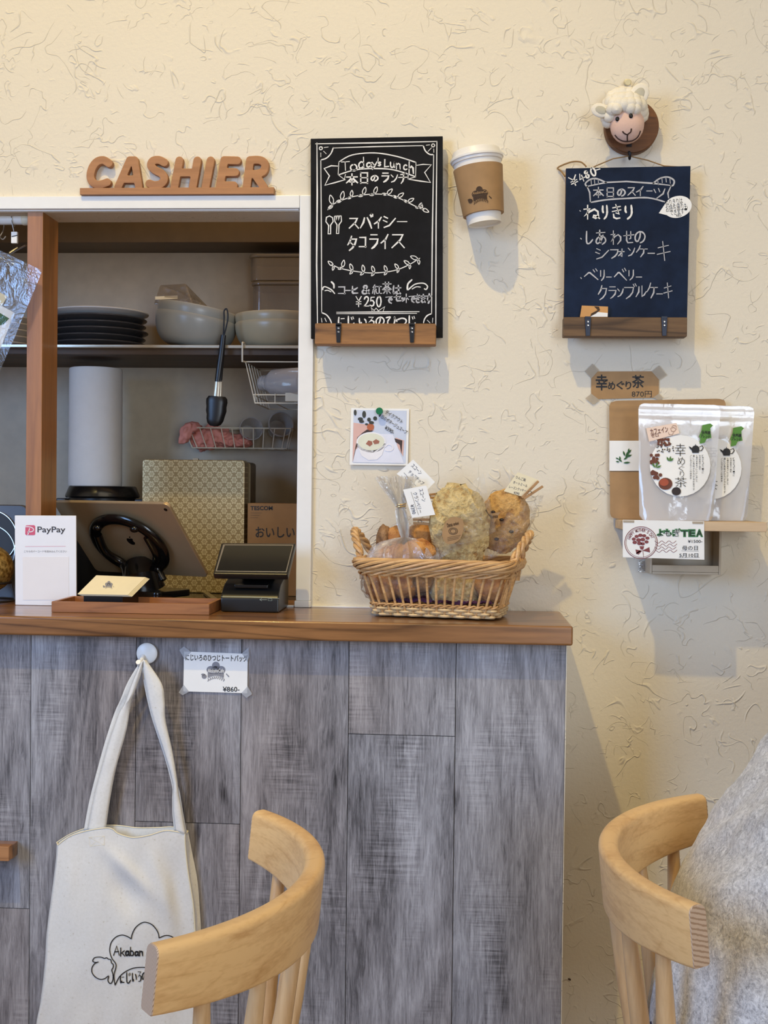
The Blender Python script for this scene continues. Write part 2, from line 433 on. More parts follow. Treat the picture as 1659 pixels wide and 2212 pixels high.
# counter slab and its plank-clad front
slabR = Z(1241, 1356, CZ).x
counter = thing('counter', (-1.2, -.12, 0), 'counter with a varnished brown top and grey weathered plank front below the serving opening', 'counter')
MB().box2((XL+.002, -.245, CZ-.032), (slabR, -.0004, CZ)).build('worktop_slab', M_COUNTER, counter, bevel=.004, segs=3)
struct(MB().box2((XL, -.0044, CZ-.0318), (OPX1-.001, .13, CZ-.0002)).build('trim_11', M_COUNTER))
PX = [-2.598, W(66, 1600, -.21).x-.181*3, W(66, 1600, -.21).x-.181*2, W(66, 1600, -.21).x-.181, W(66, 1600, -.21).x, W(293, 1600, -.21).x, W(520, 1600, -.21).x, W(752, 1600, -.21).x, W(983, 1600, -.21).x, W(1220, 1600, -.21).x]
cuts = {3: W(30, 1962, -.21).z, 5: W(400, 1777, -.21).z, 7: W(870, 1588, -.21).z}
mb = MB(); ids = []; g = .0006; k = 0
for i in range(len(PX)-1):
    zs = [0.001] + ([cuts[i]] if i in cuts else []) + [CZ-.032]
    for a, b in zip(zs[:-1], zs[1:]):
        mb.box2((PX[i]+g, -.210, a+g), (PX[i+1]-g, -.203, b-g)); ids += [k*1.0]*6; k += 1
mb.box2((PX[0], -.2035, 0.001), (PX[-1], -.012, CZ-.034)); ids += [0.5]*6
mb.att = ('plank', ids)
mb.build('plank_front', M_PLANK, counter, smooth=False, weld=False)
MB().box2((PX[-1], -.212, 0.001), (PX[-1]+.0012, -.001, CZ-.034)).build('end_strip', M_WALL, counter)
a = W(1221, 1400, -.12); b = W(1221, 1562, -.12)
MB().box2((PX[-1]+.0012, -.16, b.z), (PX[-1]+.006, -.10, CZ-.034)).build('cable_cover', M_WHITE, counter, bevel=.002)
# kitchen worktop and hanging shelf
wt_ = MB().box2((XL, .13, 0.90), (0.2, KY, 0.985)).build('kitchen_worktop', M_KTOP, bevel=.003)
tag(wt_, 'dark kitchen worktop behind the serving counter', 'worktop')

def remesh(mb, vox, name, m, parent=None, smooth=4, disp=None, angle=180):
    me = bpy.data.meshes.new('tmp'); me.from_pydata([tuple(p) for p in mb.v], [], mb.f)
    bm = bmesh.new(); bm.from_mesh(me); bmesh.ops.recalc_face_normals(bm, faces=bm.faces); bm.to_mesh(me); bm.free()
    o = bpy.data.objects.new('tmp', me); COL.objects.link(o)
    r = o.modifiers.new('r', 'REMESH'); r.mode = 'VOXEL'; r.voxel_size = vox
    s_ = o.modifiers.new('s', 'SMOOTH'); s_.iterations = smooth; s_.factor = .6
    m2 = bpy.data.meshes.new_from_object(o.evaluated_get(bpy.context.evaluated_depsgraph_get()))
    q = MB(); ns = [v.normal.copy() for v in m2.vertices]; q.v = [v.co.copy() for v in m2.vertices]; q.f = [tuple(p.vertices) for p in m2.polygons]
    if disp: q.v = [p+nn_*disp(p) for p, nn_ in zip(q.v, ns)]
    bpy.data.objects.remove(o); bpy.data.meshes.remove(me); bpy.data.meshes.remove(m2)
    return q.build(name, m, parent, weld=False, angle=angle)

# ------------------------------------------------------------------ handwriting: strokes on a 10 x 10 square
G = {
'ラ': "2,.5 8,.5;1,3.5 9,3.5 8,6.5 5,9 3,10", 'ン': "1,2 3.5,4;1.5,9.5 5,8.5 8,5.5 9.5,2", 'チ': "7.5,0 4.5,1.5 2,1.8;0,4.5 10,4.2;5,1.2 5.2,5 4.2,8 2.5,10",
'ス': "1,1 8.5,1 6.5,4.5 .5,9.5;5.5,5.5 9.5,9.5", 'パ': "3.5,3 2.8,6 .5,9.8;5.8,2.8 7.5,6 9,10;9,0 8.2,.8 8.8,1.9 9.8,1.5 9.8,.4 9,0", 'イ': "9,0 6,3.5 .5,6;5.5,3.8 5.5,10",
'シ': "1,1 3.5,2.2;.3,4 3,5.2;1,9.5 5,8 9.7,2.5", 'ー': "0,5 10,5", 'タ': "4,0 2.5,3.5 .3,6;3.6,2 9,2 7.5,5.5 5,8.3 2,10;2.5,4.2 6.8,6.8", 'コ': "1,1 9,1 8.8,9.5;.5,9.2 9.3,9.2",
'ヒ': "1.5,0 1.5,8.2 2.5,9.6 9.5,9.3;9,1.8 5.5,4 1.8,4.8", 'セ': "0,4.2 9.5,2.6 7,5.8;3.2,0 3.2,8 4.5,9.6 9.5,9.4", 'ッ': ".5,2.5 1.8,5;4,1.8 5,4.5;9.5,2 8,6.5 3.5,10", 'ト': "2.5,0 2.5,10;2.7,3.8 8.5,6.2",
'フ': ".5,1 9.2,1 8.2,5 5.5,8 2,10", 'ォ': ".5,3.2 9.5,3.2;6.2,0 6.2,9.5 4.6,8.6;6,3.4 3.5,6.6 .5,8.6", 'ケ': "3.6,0 2.4,3.2 .3,5.8;3,3 9.7,3;6.8,3.2 6.5,6.5 4,10", 'キ': "1,3.3 8.5,2;.3,6.8 9.7,5.3;4.3,0 5.8,10",
'リ': "2,1 2,6;8,.5 8,5.5 6.5,8 3.5,10", 'ク': "4,0 2.8,3.2 .3,6;3.6,2 9,2 7.8,6 5,8.6 2,10", 'ブ': ".5,1 8.2,1 7.4,5 5,8 2,10;8,-1.5 9,.2;9.6,-2 10.6,-.3", 'ル': "3.2,1 3,5.5 .5,9.7;6,.3 6,9.5 8,8.2 10,5.2",
'ツ': ".5,2 1.8,4.8;4.2,1.2 5.2,4;9.5,1.5 8,6 3,10", 'べ': ".3,6.2 3.2,3.2 4.2,3.2 9.8,8.8;6.5,.8 7.5,2.5;8.3,0 9.3,1.7", '・': "4,4 6,6",
'の': "~5.2,1.5 4.8,5 3,8.5 1.2,8.3 .3,6 1.2,3 4,1 7,1.2 9.3,3.5 9.3,6.3 7.5,8.8 5.3,9.8", 'は': "~1.5,.5 1,5 1.6,9.5 2.4,7.6;4,3 10,2.7;7.2,0 7.4,8 5.8,9.6 4.2,8.6 5,7.2 7.3,7.6 9.8,9.6",
'で': ".3,1.8 9.5,.8 5.8,3 4.4,6 5.3,8.6 8,9.8;7,4.2 7.8,5.8;8.8,3.6 9.6,5.2", 'き': "1.5,2.2 8.5,1.2;1,4.8 9,3.6;4.2,0 7.5,6.6 4.5,5.8;2,6.8 2.4,9 5,9.8 8,9.4", 'ま': "~1,2.2 9,2.2;1.3,4.8 8.7,4.8;5.2,0 5.3,8.2 3.6,9.6 1.6,8.6 2.5,7.2 5.3,7.5 9,9.7",
'す': "~.3,2.4 9.7,2.4;5.8,0 5.8,5 4.8,6.6 3.2,6 3.4,4.3 5,3.8 6,5 5.8,7.6 4,10", 'に': "~1.5,.5 .9,5 1.6,9.5 2.6,7.4;4.8,2 9,1.8;4.2,6.8 4.6,8.6 9.7,8.6", 'じ': "~2,0 2,7 3,9.3 5.5,9.6 9,6.8;5.5,1.2 6.3,3;7.6,.6 8.4,2.4",
'い': "~1,1.5 1.2,6 2.4,8.8 3.6,7;7.5,2.5 9,4.5 9.4,7", 'ろ': "2,.8 8,.8 1.5,6 5.5,4 8.8,5.2 8.8,8 6.5,9.8 3.5,9.8", 'ひ': "~.3,1.8 4,1.2 1.8,5 2,8.2 4.5,9.8 7,8.2 8,4.5 7.8,1 8.6,3.5 10,5.4", 'つ': "~.3,3 5,1.2 8.8,2.5 9.3,5.5 7.5,8.2 3.8,9.6",
'ね': "2.5,0 2.5,10;.3,2.8 4,2.4 .3,8 4,4.4 6.8,2.8 9,4.5 9.2,7.8 7.6,9.5 6,8.8 6.4,7.4 8.2,7.8 10,9.6", 'り': "~2,.5 1.8,3.5 2.6,5.2;7.5,0 8,5 6.8,8 4,10", 'し': "~2,0 1.8,7 3,9.6 6,9.2 9.5,6.5",
'あ': "~1,2 8.8,1.6;4,0 4,5 5,9;7,3.6 5,7.6 2,9.5 .6,8 2,5.6 5.5,4.3 8.8,5.5 9.4,8 6.5,10", 'わ': "2.5,0 2.5,10;.3,2.8 4,2.4 .3,8 4,4.2 7,2.8 9.3,4.5 9.3,7 6.5,9.8", 'せ': ".2,4 9.8,3.2;7,.8 7,6 5.8,6.4;3,.5 3,7.5 4.2,9.4 8.8,9.2",
'本': ".5,2.8 9.5,2.6;5,0 5,10;4.8,2.8 3,5.8 .3,8.2;5.2,2.8 7.2,5.6 9.8,8;3.2,7.4 6.8,7.4", '日': "1.5,.5 1.5,9.8;1.5,.6 8.6,.6 8.6,9.8;1.5,5 8.5,5;1.5,9.4 8.6,9.4",
'紅': "2.5,0 .8,2.6 3,3;3.8,1.4 .8,5 4,4.8;2.4,5 2.4,9.8;.7,6.6 .3,8.8;3.8,6.4 4.4,8.4;5.2,1.6 9.6,1.6;7.4,1.6 7.4,9;4.8,9.2 10,9.2", '茶': ".5,1.4 9.5,1.4;3.2,0 3.2,2.6;6.8,0 6.8,2.6;5,2.6 2.6,5 .2,6.4;5,2.6 7.4,5 9.8,6.2;1.8,6.6 8.2,6.6;5,4.8 5,10;3,8 1.4,9.6;7,8 8.6,9.6",
'T': "0,.5 10,0;4.5,.3 5,10", 'o': "~5,.5 1.5,2.5 1,6.5 4,9.6 8,8.4 9.4,4.6 7.5,1.2 5,.5", 'd': "~8,0 8.5,9.8;8.3,5 5,4 2,5.8 2,8.6 4.5,9.8 8.2,8", 'a': "~8,3.8 5,2 2,4 1.8,8.2 4,9.6 8,7;8.2,2 8.4,8 9.8,9.6", 'y': "1,1 5,5;9,.5 5,6 1.5,10", "'": "6,0 4,10",
's': "~8.5,1.5 5,.5 2,2.5 5,5 8.5,7 6,9.6 1.5,9.2", 'L': "2,0 1.5,9.6 9.5,9", 'u': "~1,1 1.2,7 3.5,9.6 7,8 8.5,1;8.5,1 9,9.6", 'n': "1.5,1 1.5,9.8;1.6,4 5,1.2 8,2.6 8.6,9.8", 'c': "~8.8,2 5,.6 1.6,3.6 1.8,7.6 5,9.6 9,8.4", 'h': "2,0 1.8,10;1.9,5.8 5.5,4 8,5.4 8.6,10",
'2': "~1,2.5 3.5,.3 7.5,.6 8.5,3 5.5,6.5 .8,9.6;.8,9.6 9.5,9.3", '5': "9,.3 3,.5 2.2,4.3 6,3.8 8.8,6 7.8,9 4.5,10 1,9", '0': "~5,0 1.8,2.5 1.2,6.5 3.6,9.8 6.8,9.4 8.8,5.5 7.8,1.4 5,0", '4': "4,0 .8,6.6 9.6,6;6.4,2.4 6.2,10", '8': "~8,1.5 4.5,.2 2.2,2.2 5,4.8 8.6,7.2 7,9.7 3,9.6 1.6,7.4 4.5,5 7.8,2.8 8,1.5",
'¥': "1,0 5,4.5;9,0 5,4.5 5,10;1.5,5.2 8.5,5;1.5,7.4 8.5,7.2", '&': "~9.5,9.8 3,3 3.2,.8 5.4,.2 6.8,1.8 5.6,3.8 1.4,6.6 1.4,9 4,10 7.2,8.4 9,5.4",
'k': "2,0 1.8,10;8,3.5 2,7;4,6 9,10", 'A': "0,10 5,0 9.5,10;2,6.5 8,6", 'b': "2,0 1.8,9.8;2,5.5 5,4 8.5,6 8,9 5,10 2,8.6"}
def glyph(mb, pl, ch, box, wd, cv, rot=0.0, off=0.0006, jit=0.15):
    """one written character in the box (x0, y0, x1, y1); cv turns the box's own coordinates into photo pixels"""
    x0, y0, x1, y1 = box; sp = G[ch]; smooth = sp[0] == '~'; sp = sp.lstrip('~')
    cx, cy = (x0+x1)/2, (y0+y1)/2; c, s_ = math.cos(math.radians(rot)), math.sin(math.radians(rot))
    for st in sp.split(';'):
        pts = []
        for q in st.split():
            a, b = q.split(','); dx = x0+(x1-x0)*float(a)/10-cx; dy = y0+(y1-y0)*float(b)/10-cy
            pts.append(cv(cx+dx*c-dy*s_, cy+dx*s_+dy*c))
        if smooth and len(pts) > 2: pts = curve_pts(pts, 4)
        stroke(mb, pl, pts, wd, off, jit=jit)

class Wrap:
    """a turned surface (radius as a function of height) round a leaning axis; same interface as Plane"""
    def __init__(s, M, rf): s.M = M; s.I = M.inverted(); s.rf = rf; s.n = Vector((0, -1, 0))
    def hit(s, px, py, off=0.0):
        c = s.M.translation; p = Plane(c+Vector((0, -0.04, 0)), (0, -1, 0)).hit(px, py)
        q = s.I @ p; r = s.rf(q.z)+off; q.y = -math.sqrt(max(1e-8, r*r-min(abs(q.x), r*.99)**2)); return s.M @ q

M_CHALK = plain('white_chalk', (232, 230, 226), 0.9, var=0.12, bscale=900)
M_CHALK2 = plain('soft_grey_chalk', (186, 186, 190), 0.95, var=0.15)
def board_mat(name, a, b):
    t = NT(name); f = t.noise(t.coord((9, 9, 9)), 1.0, 5, 0.6); g2 = t.noise(t.coord((60, 60, 60)), 1.0, 3)
    t.set(Base_Color=t.ramp(t.math('ADD', t.math('MULTIPLY', f, .8), t.math('MULTIPLY', g2, .2)), [(0.38, s2l(a)), (0.75, s2l(b))]), Roughness=0.8)
    t.b.inputs['Specular IOR Level'].default_value = 0.2
    return t.m
M_BOARD1 = board_mat('chalkboard_black', (16, 16, 18), (34, 34, 38))
M_BOARD2 = board_mat('chalkboard_navy', (16, 26, 44), (32, 48, 76))
M_RAW = wood('raw_board_edge', (120, 84, 50), (168, 126, 82), 'Z', 1, .7)
M_INK = plain('black_ink', (24, 24, 28), 0.6)
M_GREYINK = plain('grey_print', (138, 138, 146), 0.7)
M_PAPER = plain('white_paper', (244, 243, 240), 0.7, var=0.012)
M_CREAM = plain('cream_card', (236, 224, 190), 0.75, var=0.03)
M_KRAFT = plain('kraft_paper', (168, 132, 90), 0.75, var=0.09, bump=.05)
M_BROWNINK = plain('brown_stamp_ink', (70, 50, 34), 0.8)
M_TAPE = plain('frosted_tape', (196, 180, 156), 0.5, Alpha=0.62)
M_CLEARTAPE = plain('clear_tape', (205, 208, 214), 0.25, Alpha=0.38)

def bracket(pl_y, px, y0, y1, parent, m=M_DARKMETAL, wtop=12, wbot=8):
    a = W(px-wtop/2, y0, pl_y); b = W(px+wtop/2, y0, pl_y); c = W(px+wbot/2, y1, pl_y); d = W(px-wbot/2, y1, pl_y)
    o = MB().prism([a, b, c, d], (0, .0035, 0))
    o.add([], [])
    o.box2((a.x, pl_y, a.z-.004), (b.x, pl_y+.016, a.z+.0022))
    br = o.build('bracket', m, parent, bevel=.0006)
    for k in (.22, .42):
        s_ = MB().lathe([(0, .0012), (.0016, .0009), (.0022, 0)], 10, Matrix.Translation(a.lerp(d, k).lerp(b.lerp(c, k), .5)) @ Matrix.Rotation(PI/2, 4, 'X'))
        s_.build('screw', M_STEEL, br)
    return br

# ------------------------------------------------------------------ lunch chalkboard
z3 = lambda x, y: (640+x/3.318, 270+y/3.318)
FY = -.024; P1 = YP(FY)
c4 = [P1.hit(*z3(*q)) for q in ((103, 98), (1050, 80), (1050, 1522), (105, 1530))]
lb = thing('chalkboard', (c4[0]+c4[2])/2*1.0, 'tall black chalkboard lettered with the lunch of the day, beside the serving opening', 'chalkboard')
MB().prism(c4, (0, .0105, 0)).build('board', M_BOARD1, lb, bevel=.0006)
MB().box2((c4[0].x+.03, FY+.0105, c4[2].z+.03), (c4[2].x-.03, -.0005, c4[0].z-.03)).build('backing_batten', M_RAW, lb)
ck = MB(); ck2 = MB()
def ln(pts, wd=.0022, mbx=None, smooth=False, closed=False, jit=.12, pl=P1, cv=z3):
    pts = curve_pts(pts, 5, closed) if smooth else pts
    stroke(mbx or ck, pl, [cv(*q) for q in pts], wd, closed=closed, jit=jit)
# double frame with quarter-circle corners
ln([(140, 135), (560, 128), (1005, 118)], .0026); ln([(148, 130), (150, 500), (146, 1000), (152, 1420)], .0028); ln([(1008, 118), (1002, 700), (1000, 1478)], .0026)
ln([(265, 165), (560, 155), (910, 148)]); ln([(176, 250), (180, 800), (182, 1345)]); ln([(985, 212), (975, 800), (970, 1352)])
for c in ([(265, 163), (248, 205), (215, 238), (176, 250)], [(910, 148), (925, 185), (955, 210), (985, 212)], [(182, 1345), (215, 1360), (240, 1390), (252, 1418)], [(970, 1352), (940, 1365), (920, 1390), (912, 1418)]): ln(c, smooth=True)
for x, y in ((176, 167), (981, 146)): ln([(x+11*math.cos(a*PI/5), y+11*math.sin(a*PI/5)) for a in range(10)], .0018, closed=True)
for a, b in (((200, 162), (228, 158)), ((196, 188), (214, 206)), ((176, 200), (176, 228)), ((932, 145), (955, 142)), ((968, 165), (945, 188)), ((985, 172), (986, 196)), ((180, 1385), (184, 1412)), ((205, 1385), (215, 1408)), ((940, 1400), (958, 1418)), ((978, 1385), (976, 1415))): ln([a, b], .0018)
# ribbon banner
ln([(305, 265), (400, 215), (560, 200), (720, 225), (858, 268)], smooth=True); ln([(305, 265), (300, 358)]); ln([(858, 268), (855, 370)]); ln([(300, 358), (420, 322), (560, 312), (700, 322), (855, 370)], smooth=True)
ln([(305, 295), (250, 292), (200, 312), (238, 365), (205, 432), (280, 412), (350, 392)]); ln([(302, 358), (345, 390), (352, 355)]); ln([(858, 290), (910, 282), (968, 285), (920, 340), (962, 412), (890, 402), (800, 388)]); ln([(855, 372), (800, 388), (802, 352)])
# garlands
def garland(pts, leaves):
    ln(pts, .0017, smooth=True)
    for (x, y, a, l) in leaves:
        for sgn, ll in ((1, l), (-1, l*.62)):
            ang = math.radians(a if sgn > 0 else a+118)
            d = (math.cos(ang), -math.sin(ang)); n = (d[1], -d[0])
            ln([(x, y), (x+d[0]*ll*.45+n[0]*ll*.22, y+d[1]*ll*.45+n[1]*ll*.22), (x+d[0]*ll, y+d[1]*ll), (x+d[0]*ll*.5-n[0]*ll*.2, y+d[1]*ll*.5-n[1]*ll*.2), (x, y)], .0016, smooth=True)
garland([(225, 608), (270, 565), (330, 538), (400, 515), (490, 500), (570, 495), (650, 500), (730, 522), (800, 555), (870, 590), (915, 605)],
        [(262, 572, 105, 72), (325, 540, 80, 66), (395, 516, 85, 48), (480, 502, 75, 58), (560, 496, 72, 56), (650, 500, 48, 56), (725, 522, 38, 56), (798, 554, 32, 52), (880, 592, 62, 38), (900, 600, -25, 55)])
garland([(255, 1000), (300, 1022), (360, 1038), (430, 1050), (520, 1060), (600, 1058), (680, 1048), (750, 1028), (820, 995), (885, 955)],
        [(268, 1010, 140, 52), (332, 1022, 80, 54), (405, 1044, 112, 52), (485, 1055, 100, 52), (560, 1058, 110, 50), (650, 1052, 112, 48), (735, 1032, 128, 46), (815, 1000, 148, 50), (875, 962, 160, 60)])
# spoon and fork
ln([(228, 780), (232, 720), (212, 692), (216, 662), (238, 652), (260, 664), (264, 692), (246, 718), (246, 780)], .0022, closed=True)
ln([(288, 778), (292, 715), (276, 690), (274, 655), (284, 652), (288, 682), (292, 652), (302, 652), (303, 682), (310, 652), (322, 652), (324, 690), (306, 715), (304, 778)], .002, closed=True)
# written lines
T = [("T", 325, 262, 380, 325), ("o", 385, 280, 437, 330), ("d", 440, 232, 492, 312), ("a", 498, 262, 545, 303), ("y", 540, 262, 582, 318), ("'", 583, 238, 590, 256), ("s", 584, 265, 608, 292), ("u", 672, 262, 708, 306), ("n", 712, 270, 750, 316), ("c", 766, 284, 796, 322), ("h", 800, 264, 846, 346), ("L", 628, 250, 662, 302),
     ("本", 358, 352, 440, 428), ("日", 452, 338, 520, 418), ("の", 535, 360, 588, 402), ("ラ", 610, 342, 668, 408), ("ン", 675, 345, 728, 412), ("チ", 735, 342, 802, 418),
     ("ス", 378, 662, 448, 742), ("パ", 456, 638, 548, 738), ("イ", 558, 662, 614, 738), ("シ", 622, 648, 712, 738), ("ー", 725, 685, 792, 700), ("タ", 368, 798, 438, 898), ("コ", 450, 798, 502, 878), ("ラ", 522, 782, 592, 884), ("イ", 606, 786, 662, 884), ("ス", 682, 776, 778, 884),
     ("¥", 424, 1230, 470, 1302), ("2", 484, 1230, 522, 1302), ("5", 525, 1232, 562, 1298), ("0", 572, 1228, 612, 1302),
     ("に", 298, 1375, 348, 1442), ("じ", 362, 1372, 420, 1442), ("い", 446, 1378, 504, 1432), ("ろ", 512, 1372, 562, 1442), ("の", 570, 1372, 632, 1438), ("ひ", 642, 1368, 722, 1442), ("つ", 722, 1378, 792, 1438), ("じ", 798, 1368, 858, 1442)]
BOLD = set("Lh本日スパイシタコラ")
for ch, *bx in T: glyph(ck, P1, ch, bx, .0036 if (ch in BOLD and bx[1] > 230) else .0026, z3)
for ch, *bx in [("コ", 300, 1155, 352, 1212), ("ー", 356, 1180, 386, 1192), ("ヒ", 396, 1158, 442, 1208), ("&", 468, 1150, 526, 1210), ("紅", 545, 1148, 612, 1212), ("茶", 618, 1128, 682, 1208), ("は", 690, 1150, 748, 1212), ("で", 642, 1225, 690, 1278), ("セ", 702, 1214, 752, 1262), ("ッ", 754, 1234, 778, 1262), ("ト", 782, 1214, 808, 1272), ("で", 808, 1220, 852, 1272), ("き", 853, 1214, 888, 1274), ("ま", 892, 1214, 928, 1272), ("す", 930, 1210, 970, 1278)]: glyph(ck2, P1, ch, bx, .0032, z3)
ln([(290, 1342), (580, 1340), (880, 1338)], .0022); ln([(290, 1352), (580, 1352), (862, 1350)], .002)
ln([(545, 1338), (536, 1308), (558, 1330), (572, 1312), (588, 1332), (634, 1302), (622, 1336)], .0018)
ln([(190, 1180), (192, 1165), (210, 1160), (250, 1180), (275, 1208)], smooth=True); ln([(205, 1188), (225, 1185), (250, 1196)], .0018, smooth=True); ln([(252, 1125), (268, 1142), (270, 1168)], .003, smooth=True)
ln([(796, 1180), (800, 1140), (828, 1110)], .003, smooth=True); ln([(802, 1182), (850, 1142), (910, 1134), (940, 1155), (932, 1178), (918, 1174)], smooth=True); ln([(830, 1176), (860, 1160), (890, 1162)], .0018, smooth=True)
ck.build('chalk_drawing', M_CHALK, lb, smooth=False); ck2.build('chalk_lettering', M_CHALK2, lb, smooth=False)
LY = -.058
a, b = W(*z3(133, 1420), LY), W(*z3(1000, 1574), LY)
MB().box2((a.x, LY, b.z), (b.x, FY-.0002, a.z)).build('ledge', M_LEDGE, lb, bevel=.0025)
for q in ((302, 1428, 1558), (829, 1428, 1558)): bracket(LY-.0036, z3(q[0], 0)[0], z3(0, q[1])[1], z3(0, q[2])[1], lb)

# ------------------------------------------------------------------ sweets chalkboard
z4 = lambda x, y: (1180+x/3.463, 150+y/3.463)
FY2 = -.032; P2 = YP(FY2)
c4 = [P2.hit(*z4(*q)) for q in ((148, 740), (1080, 722), (1052, 1940), (130, 1950))]
sb = thing('chalkboard', (c4[0]+c4[2])/2, 'smaller navy chalkboard lettered with sweets, hanging from the sheep hook by twine', 'chalkboard')
MB().prism(c4, (0, .004, 0)).build('board', M_BOARD2, sb, bevel=.0005)
MB().prism([p+Vector((0, .0041, 0)) for p in c4], (0, .008, 0)).build('wooden_back', M_RAW, sb)
MB().box2((c4[3].x+.02, FY2+.0121, c4[2].z), (c4[2].x-.02, -.0005, c4[2].z+.06)).build('spacer_batten', M_RAW, sb)
ck = MB(); ck2 = MB()
for ch, *bx in [("¥", 172, 798, 240, 868), ("4", 244, 780, 286, 838), ("8", 286, 758, 318, 812), ("0", 330, 735, 372, 796)]: glyph(ck, P2, ch, bx, .0030, z4, rot=-22)
stroke(ck, P2, [z4(376, 752), z4(400, 745)], .003)
for ch, *bx in [("本", 352, 882, 428, 958), ("日", 445, 882, 512, 954), ("の", 532, 892, 592, 948), ("ス", 608, 878, 668, 944), ("イ", 672, 876, 730, 944), ("ー", 752, 902, 790, 916), ("ツ", 802, 882, 892, 962)]: glyph(ck2, P2, ch, bx, .0028, z4)
for ch, *bx in [("ね", 280, 1018, 398, 1118), ("り", 412, 1018, 466, 1118), ("き", 488, 1012, 564, 1118), ("り", 578, 1018, 655, 1118)]: glyph(ck, P2, ch, bx, .0034, z4)
for ch, *bx in [("・", 245, 1050, 262, 1066), ("・", 250, 1256, 270, 1276), ("し", 290, 1212, 350, 1306), ("あ", 368, 1202, 448, 1308), ("わ", 482, 1208, 562, 1308), ("せ", 578, 1206, 655, 1302), ("の", 662, 1206, 742, 1298),
    ("シ", 368, 1332, 468, 1422), ("フ", 478, 1342, 542, 1412), ("ォ", 538, 1344, 584, 1402), ("ン", 608, 1322, 664, 1398), ("ケ", 672, 1318, 758, 1402), ("ー", 762, 1368, 808, 1382), ("キ", 828, 1288, 928, 1428),
    ("・", 250, 1548, 270, 1572), ("べ", 283, 1492, 388, 1582), ("リ", 398, 1498, 442, 1578), ("ー", 452, 1548, 486, 1558), ("べ", 508, 1488, 602, 1588), ("リ", 608, 1498, 662, 1574), ("ー", 674, 1548, 712, 1558),
    ("ク", 388, 1618, 458, 1722), ("ラ", 462, 1622, 528, 1712), ("ン", 530, 1628, 578, 1702), ("ブ", 582, 1622, 668, 1714), ("ル", 668, 1618, 748, 1702), ("ケ", 752, 1598, 832, 1708), ("ー", 828, 1672, 868, 1686), ("キ", 878, 1598, 942, 1708)]: glyph(ck2, P2, ch, bx, .0026, z4)
L2 = lambda pts, wd=.0028, smooth=False: ln(pts, wd, ck2, smooth, pl=P2, cv=z4)
L2([(330, 995), (325, 920), (305, 875), (450, 845), (600, 838), (800, 852), (935, 868), (910, 925), (915, 960)]); L2([(330, 995), (450, 975), (600, 965), (760, 960), (885, 990)], smooth=True); L2([(310, 880), (292, 855), (330, 822), (380, 818), (450, 848)], smooth=True); L2([(800, 852), (850, 815), (910, 805), (955, 830), (950, 865), (930, 870)], smooth=True)
for q in ((335, 828), (360, 822), (388, 824), (835, 830), (865, 815), (895, 810), (925, 820)): L2([q, (q[0]+3, q[1]+32)], .002)
ck.build('chalk_lettering', M_CHALK, sb, smooth=False); ck2.build('chalk_drawing', M_CHALK2, sb, smooth=False)
LY2 = -.060
a, b = W(*z4(130, 1852), LY2), W(*z4(1054, 2000), LY2)
MB().box2((a.x, LY2, b.z), (b.x, FY2-.0002, a.z)).build('ledge', M_LEDGE2, sb, bevel=.002)
M_BLUEMETAL = plain('blue_black_bracket', (44, 52, 70), 0.5, 0.3)
for q in (312, 884): bracket(LY2-.0036, z4(q, 0)[0], z4(0, 1856)[1], z4(0, 1992)[1], sb, M_BLUEMETAL, 13, 9)
M_TWINE = plain('jute_twine', (150, 118, 76), 0.9, bump=.3)
hook_p = W(1359, 337, -.030)
tw = MB()
tp = [W(*z4(1075, 735), -.026), W(*z4(880, 722), -.022), W(*z4(760, 680), -.026), hook_p, W(*z4(500, 668), -.026), W(*z4(370, 722), -.022), W(*z4(340, 740), -.016)]
tw.tube([tuple(p) for p in tp], .0011, 6)
tw.tube(curve_pts([tuple(W(*z4(x, y), d)) for x, y, d in ((300, 730, -.018), (285, 712, -.018), (255, 692, -.016), (200, 690, -.012), (130, 712, -.008), (85, 738, -.005), (110, 760, -.006), (140, 800, -.014))], 5), .0014, 6)
tw.build('twine', M_TWINE, sb)
# speech bubble and card on it
bp = [(875+0*1, 1075), (838, 1072), (878, 1050)]
sbub = [z4(983+105*math.cos(a)*1.0, 1028+82*math.sin(a)-0.12*105*math.cos(a)) for a in [math.radians(k) for k in range(-140, 150, 10)]]
sbub = sbub + [z4(842, 1075)]
st = thing('speech_bubble_sticker', P2.hit(*z4(983, 1110), .001), 'white speech bubble sticker with small handwriting on the edge of the navy board', 'sticker')
slab(MB(), P2, sbub, .0006, .0012).build('bubble', M_PAPER, st, smooth=False)
tm = MB()
for s_, bx, wt in (('ねりきりは', (890, 968, 1020, 1012), -.004), ('お持ち帰りも', (893, 1005, 1055, 1058), -.004), ('できます', (925, 1045, 1030, 1085), -.004), ('480-', (970, 1080, 1015, 1102), -.01)):
    x0, y0 = z4(*bx[:2]); x1, y1 = z4(*bx[2:]); text(tm, P2, s_, (x0, y0, x1, y1), wt, .0016, -8)
q = z4(1043, 1046); disc(tm, P2, q[0], q[1], 3.2, .0016, 2.4)
tm.build('lettering', M_INK, st, smooth=False)
M_COPPER = plain('copper_card_print', (206, 148, 76), 0.45)
cd_ = thing('small_card', W(*z4(355, 1850), -.040), 'copper and white small card standing on the ledge of the navy board', 'card')
PC = YP(-.041)
slab(MB(), PC, [z4(*q) for q in ((266, 1766), (462, 1774), (460, 1852), (252, 1852))], .0006).build('card', M_COPPER, cd_, smooth=False)
t_ = MB(); fill(t_, PC, [z4(*q) for q in ((330, 1850), (345, 1822), (388, 1815), (460, 1822), (458, 1850))], .0004); t_.build('white_print', M_PAPER, cd_, smooth=False)
t_ = MB(); fill(t_, PC, [z4(*q) for q in ((358, 1772), (395, 1775), (402, 1800), (372, 1826), (330, 1848), (336, 1826), (385, 1800))], .0006); t_.build('dark_print', M_BROWNINK, cd_, smooth=False)

